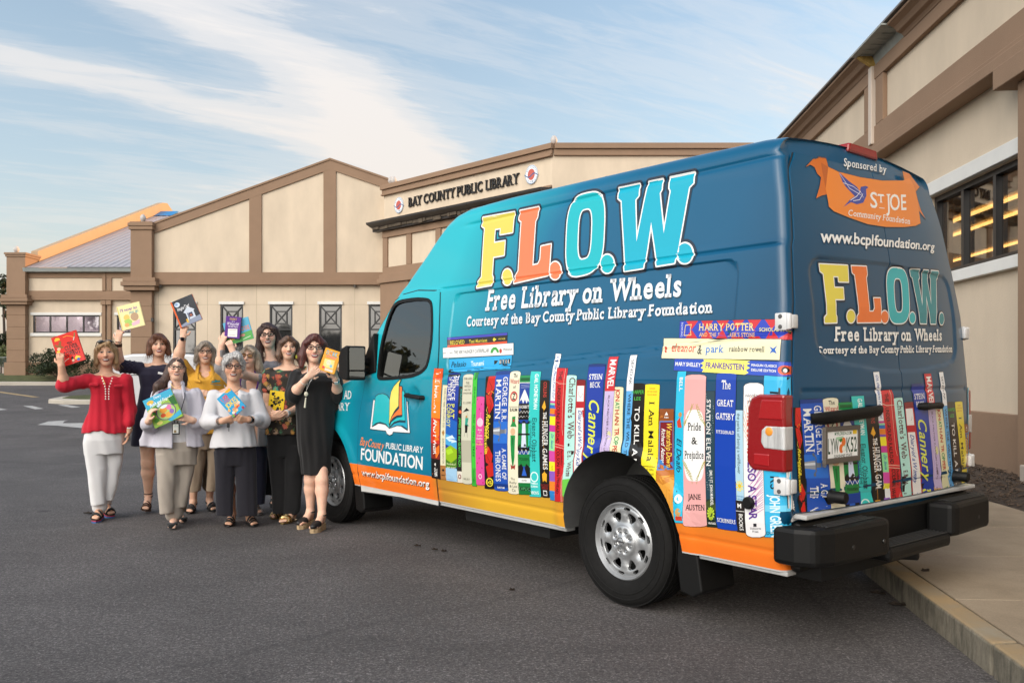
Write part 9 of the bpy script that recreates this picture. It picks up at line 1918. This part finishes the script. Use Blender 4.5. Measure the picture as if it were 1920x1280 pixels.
L_DARK, L_MID, L_LITE = leaf_mat('leaf_dark', (.014, .024, .010), (.040, .055, .020)), leaf_mat('leaf_mid', (.030, .045, .014), (.070, .085, .030)), leaf_mat('leaf_light', (.09, .12, .035), (.17, .19, .07))
def planting():
 # the shrub under the strip window
 r = np.random.default_rng(5); c = at(116, 700, 44.9); t = empty('shrub', (c.x, c.y, 1.15), 'dark green spreading shrub under the strip window, behind the woman in red', 'shrub'); blobs = []; st = MB()
 for k in range(30):
  a = r.uniform(0, 6.3); L = r.uniform(.2, 1.65); hh = r.uniform(.25, 1.55) * (1.15 - .42 * L / 1.7); e = Vector((cos(a) * L, sin(a) * L * .6, hh)); st.tube([(0, 0, -.1), tuple(e * .5 + Vector((0, 0, .1))), tuple(e)], [.02, .014, .006], 5); q = r.uniform(.22, .45); blobs.append((tuple(e), (q, q, q * .8)))
 st.build('stems', M_BARK, t, origin=O0); crown('foliage', blobs, 6500, .055, L_DARK, t, 9)
 tree('dark bushy tree beyond the fence at the left edge', (-45.5, 76, 1.2), 5.2, 2.6, 31, L_DARK, n=4000, size=.15)
 tree('tall thin pine with a sparse top beyond the fence', (-43.9, 74, 1.2), 8.6, 1.0, 32, L_DARK, n=900, size=.13, pine=True)
 tree('pale yellow-green low tree beyond the fence at the left edge', (-42.6, 69, 1.2), 2.7, 1.9, 33, L_LITE, n=3000, size=.11)
 # trees across the lot, seen mirrored in the van's side window
 base = tree('broad dark tree across the car park, mirrored in the van window', (-52, 8, 0), 11, 5.5, 41, L_DARK, 'trees across the car park', n=5200, size=.34)
 for x, y, sc, rz in ((-55, 17, .9, 1.0), (-50, 26, 1.05, 2.2), (-58, 36, 1.15, 3.1), (-54, -2, 1.0, 4.0), (-50, -13, .85, 5.2), (-60, 46, 1.0, .4), (-44, -62, .9, 1.3), (-34, -66, 1.0, 2.0), (-24, -60, .85, 3.3), (-13, -65, .95, 4.4), (-3, -61, .9, 5.6), (8, -64, 1.0, .9), (19, -60, .9, 2.7)):
  q = base.copy(); COL.objects.link(q); q.location = (x, y, 0); q.scale = (sc, sc, sc); q.rotation_euler = (0, 0, rz)
  for ch in base.children: k = ch.copy(); COL.objects.link(k); k.parent = q
 # chain-link fence
 f = empty('chain_link_fence', (-38, 60, 1.3), 'grey chain-link fence beyond the corner of the library', 'fence')
 for k in range(8): b = MB(); x = -47 + k * 2.6; b.tube([(x, 60, 1.2), (x, 60, 2.6)], .035, 6); b.build('post', M_GALV, f)
 b = MB(); b.tube([(-47, 60, 2.56), (-28.8, 60, 2.56)], .025, 6); b.build('rail', M_GALV, f); b = MB()
 for k in range(150): x = -47 + k * .13; b.tube([(x, 60.03, 1.3), (x + 1.2, 60.03, 2.55)], .006, 3, cap=False); b.tube([(x + 1.2, 60.04, 1.3), (x, 60.04, 2.55)], .006, 3, cap=False)
 b.build('wire_mesh', M_GALV, f)
planting()
def parked_van():
 O = Vector((-8.35, 17.4, 0)); r = empty('parked_van', O, 'white parked panel van half hidden behind the group of women', 'van'); wm = mat('van_white', (.50, .50, .51), .28, coat=.5); yb = lambda x, z, d: O + Vector((x, d, z))
 prof = [(0.03, .38), (0, .75), (.02, 1.15), (.10, 1.58), (.24, 1.74), (.6, 1.80), (1.4, 1.815), (2.1, 1.78), (2.42, 1.70), (2.62, 1.60), (3.30, 1.22), (4.15, 1.08), (4.55, .92), (4.64, .62), (4.60, .34), (3.95, .30), (3.9, .5), (3.7, .66), (3.45, .70), (3.2, .62), (3.05, .40), (3.02, .30), (1.42, .30), (1.38, .5), (1.2, .66), (.95, .70), (.7, .62), (.55, .4), (.52, .32)]
 b = MB(); b.prism(prof, yb, 0, 1.78); b.build('body', wm, r, bevel=.05)
 g = MB(); g.prism([(2.05, 1.20), (2.95, 1.20), (2.56, 1.56), (2.08, 1.62)], yb, -.006, .02); g.build('side_window', M_DARKGL, r)
 g = MB(); g.prism([(2.66, 1.60), (3.28, 1.25), (3.30, 1.235), (2.68, 1.585)], yb, .15, 1.63); g.build('windscreen', M_DARKGL, r)
 g = MB(); g.box(O + Vector((2.0, -.10, 1.16)), O + Vector((2.10, -.0, 1.26))) if False else g.prism([(2.84, 1.22), (3.0, 1.22), (2.98, 1.38), (2.86, 1.38)], yb, -.19, -.02); g.build('door_mirror', M_BLACKP, r, bevel=.02)
 for x in (1.06, 2.02):
  g = MB(); g.tube([yb(x, 1.06, -.002), yb(x + .03, 1.07, -.045), yb(x + .17, 1.07, -.045), yb(x + .20, 1.06, -.002)], .014, 6); g.build('handle', M_BLACKP, r)
 g = MB(); g.box(O + Vector((.05, -.006, 1.36)), O + Vector((1.9, -.001, 1.375))); g.box(O + Vector((.05, -.006, .62)), O + Vector((.48, -.001, .64))); g.build('door_rail', M_BLACKP, r)
 g = MB(); g.tube([yb(.40 + .17 * cos(a), 1.12 + .19 * sin(a), -.004) for a in np.linspace(.4, 5.4, 20)], .026, 6); g.build('emblem', M_BLACKP, r)
 for x in (.97, 3.47):
  for d in (.11, 1.67): w = MB(); M = Matrix.Translation(O + Vector((x, d, .33))) @ Matrix.Rotation(pi / 2, 4, 'X'); w.lathe([(.0, .09), (.19, .10), (.21, .11), (.30, .11), (.33, .07), (.33, -.07), (.30, -.1), (0, -.1)], M, 28); w.build('wheel', M_RUBBER, r)
parked_van()
bpy.data.objects.remove(_FO)
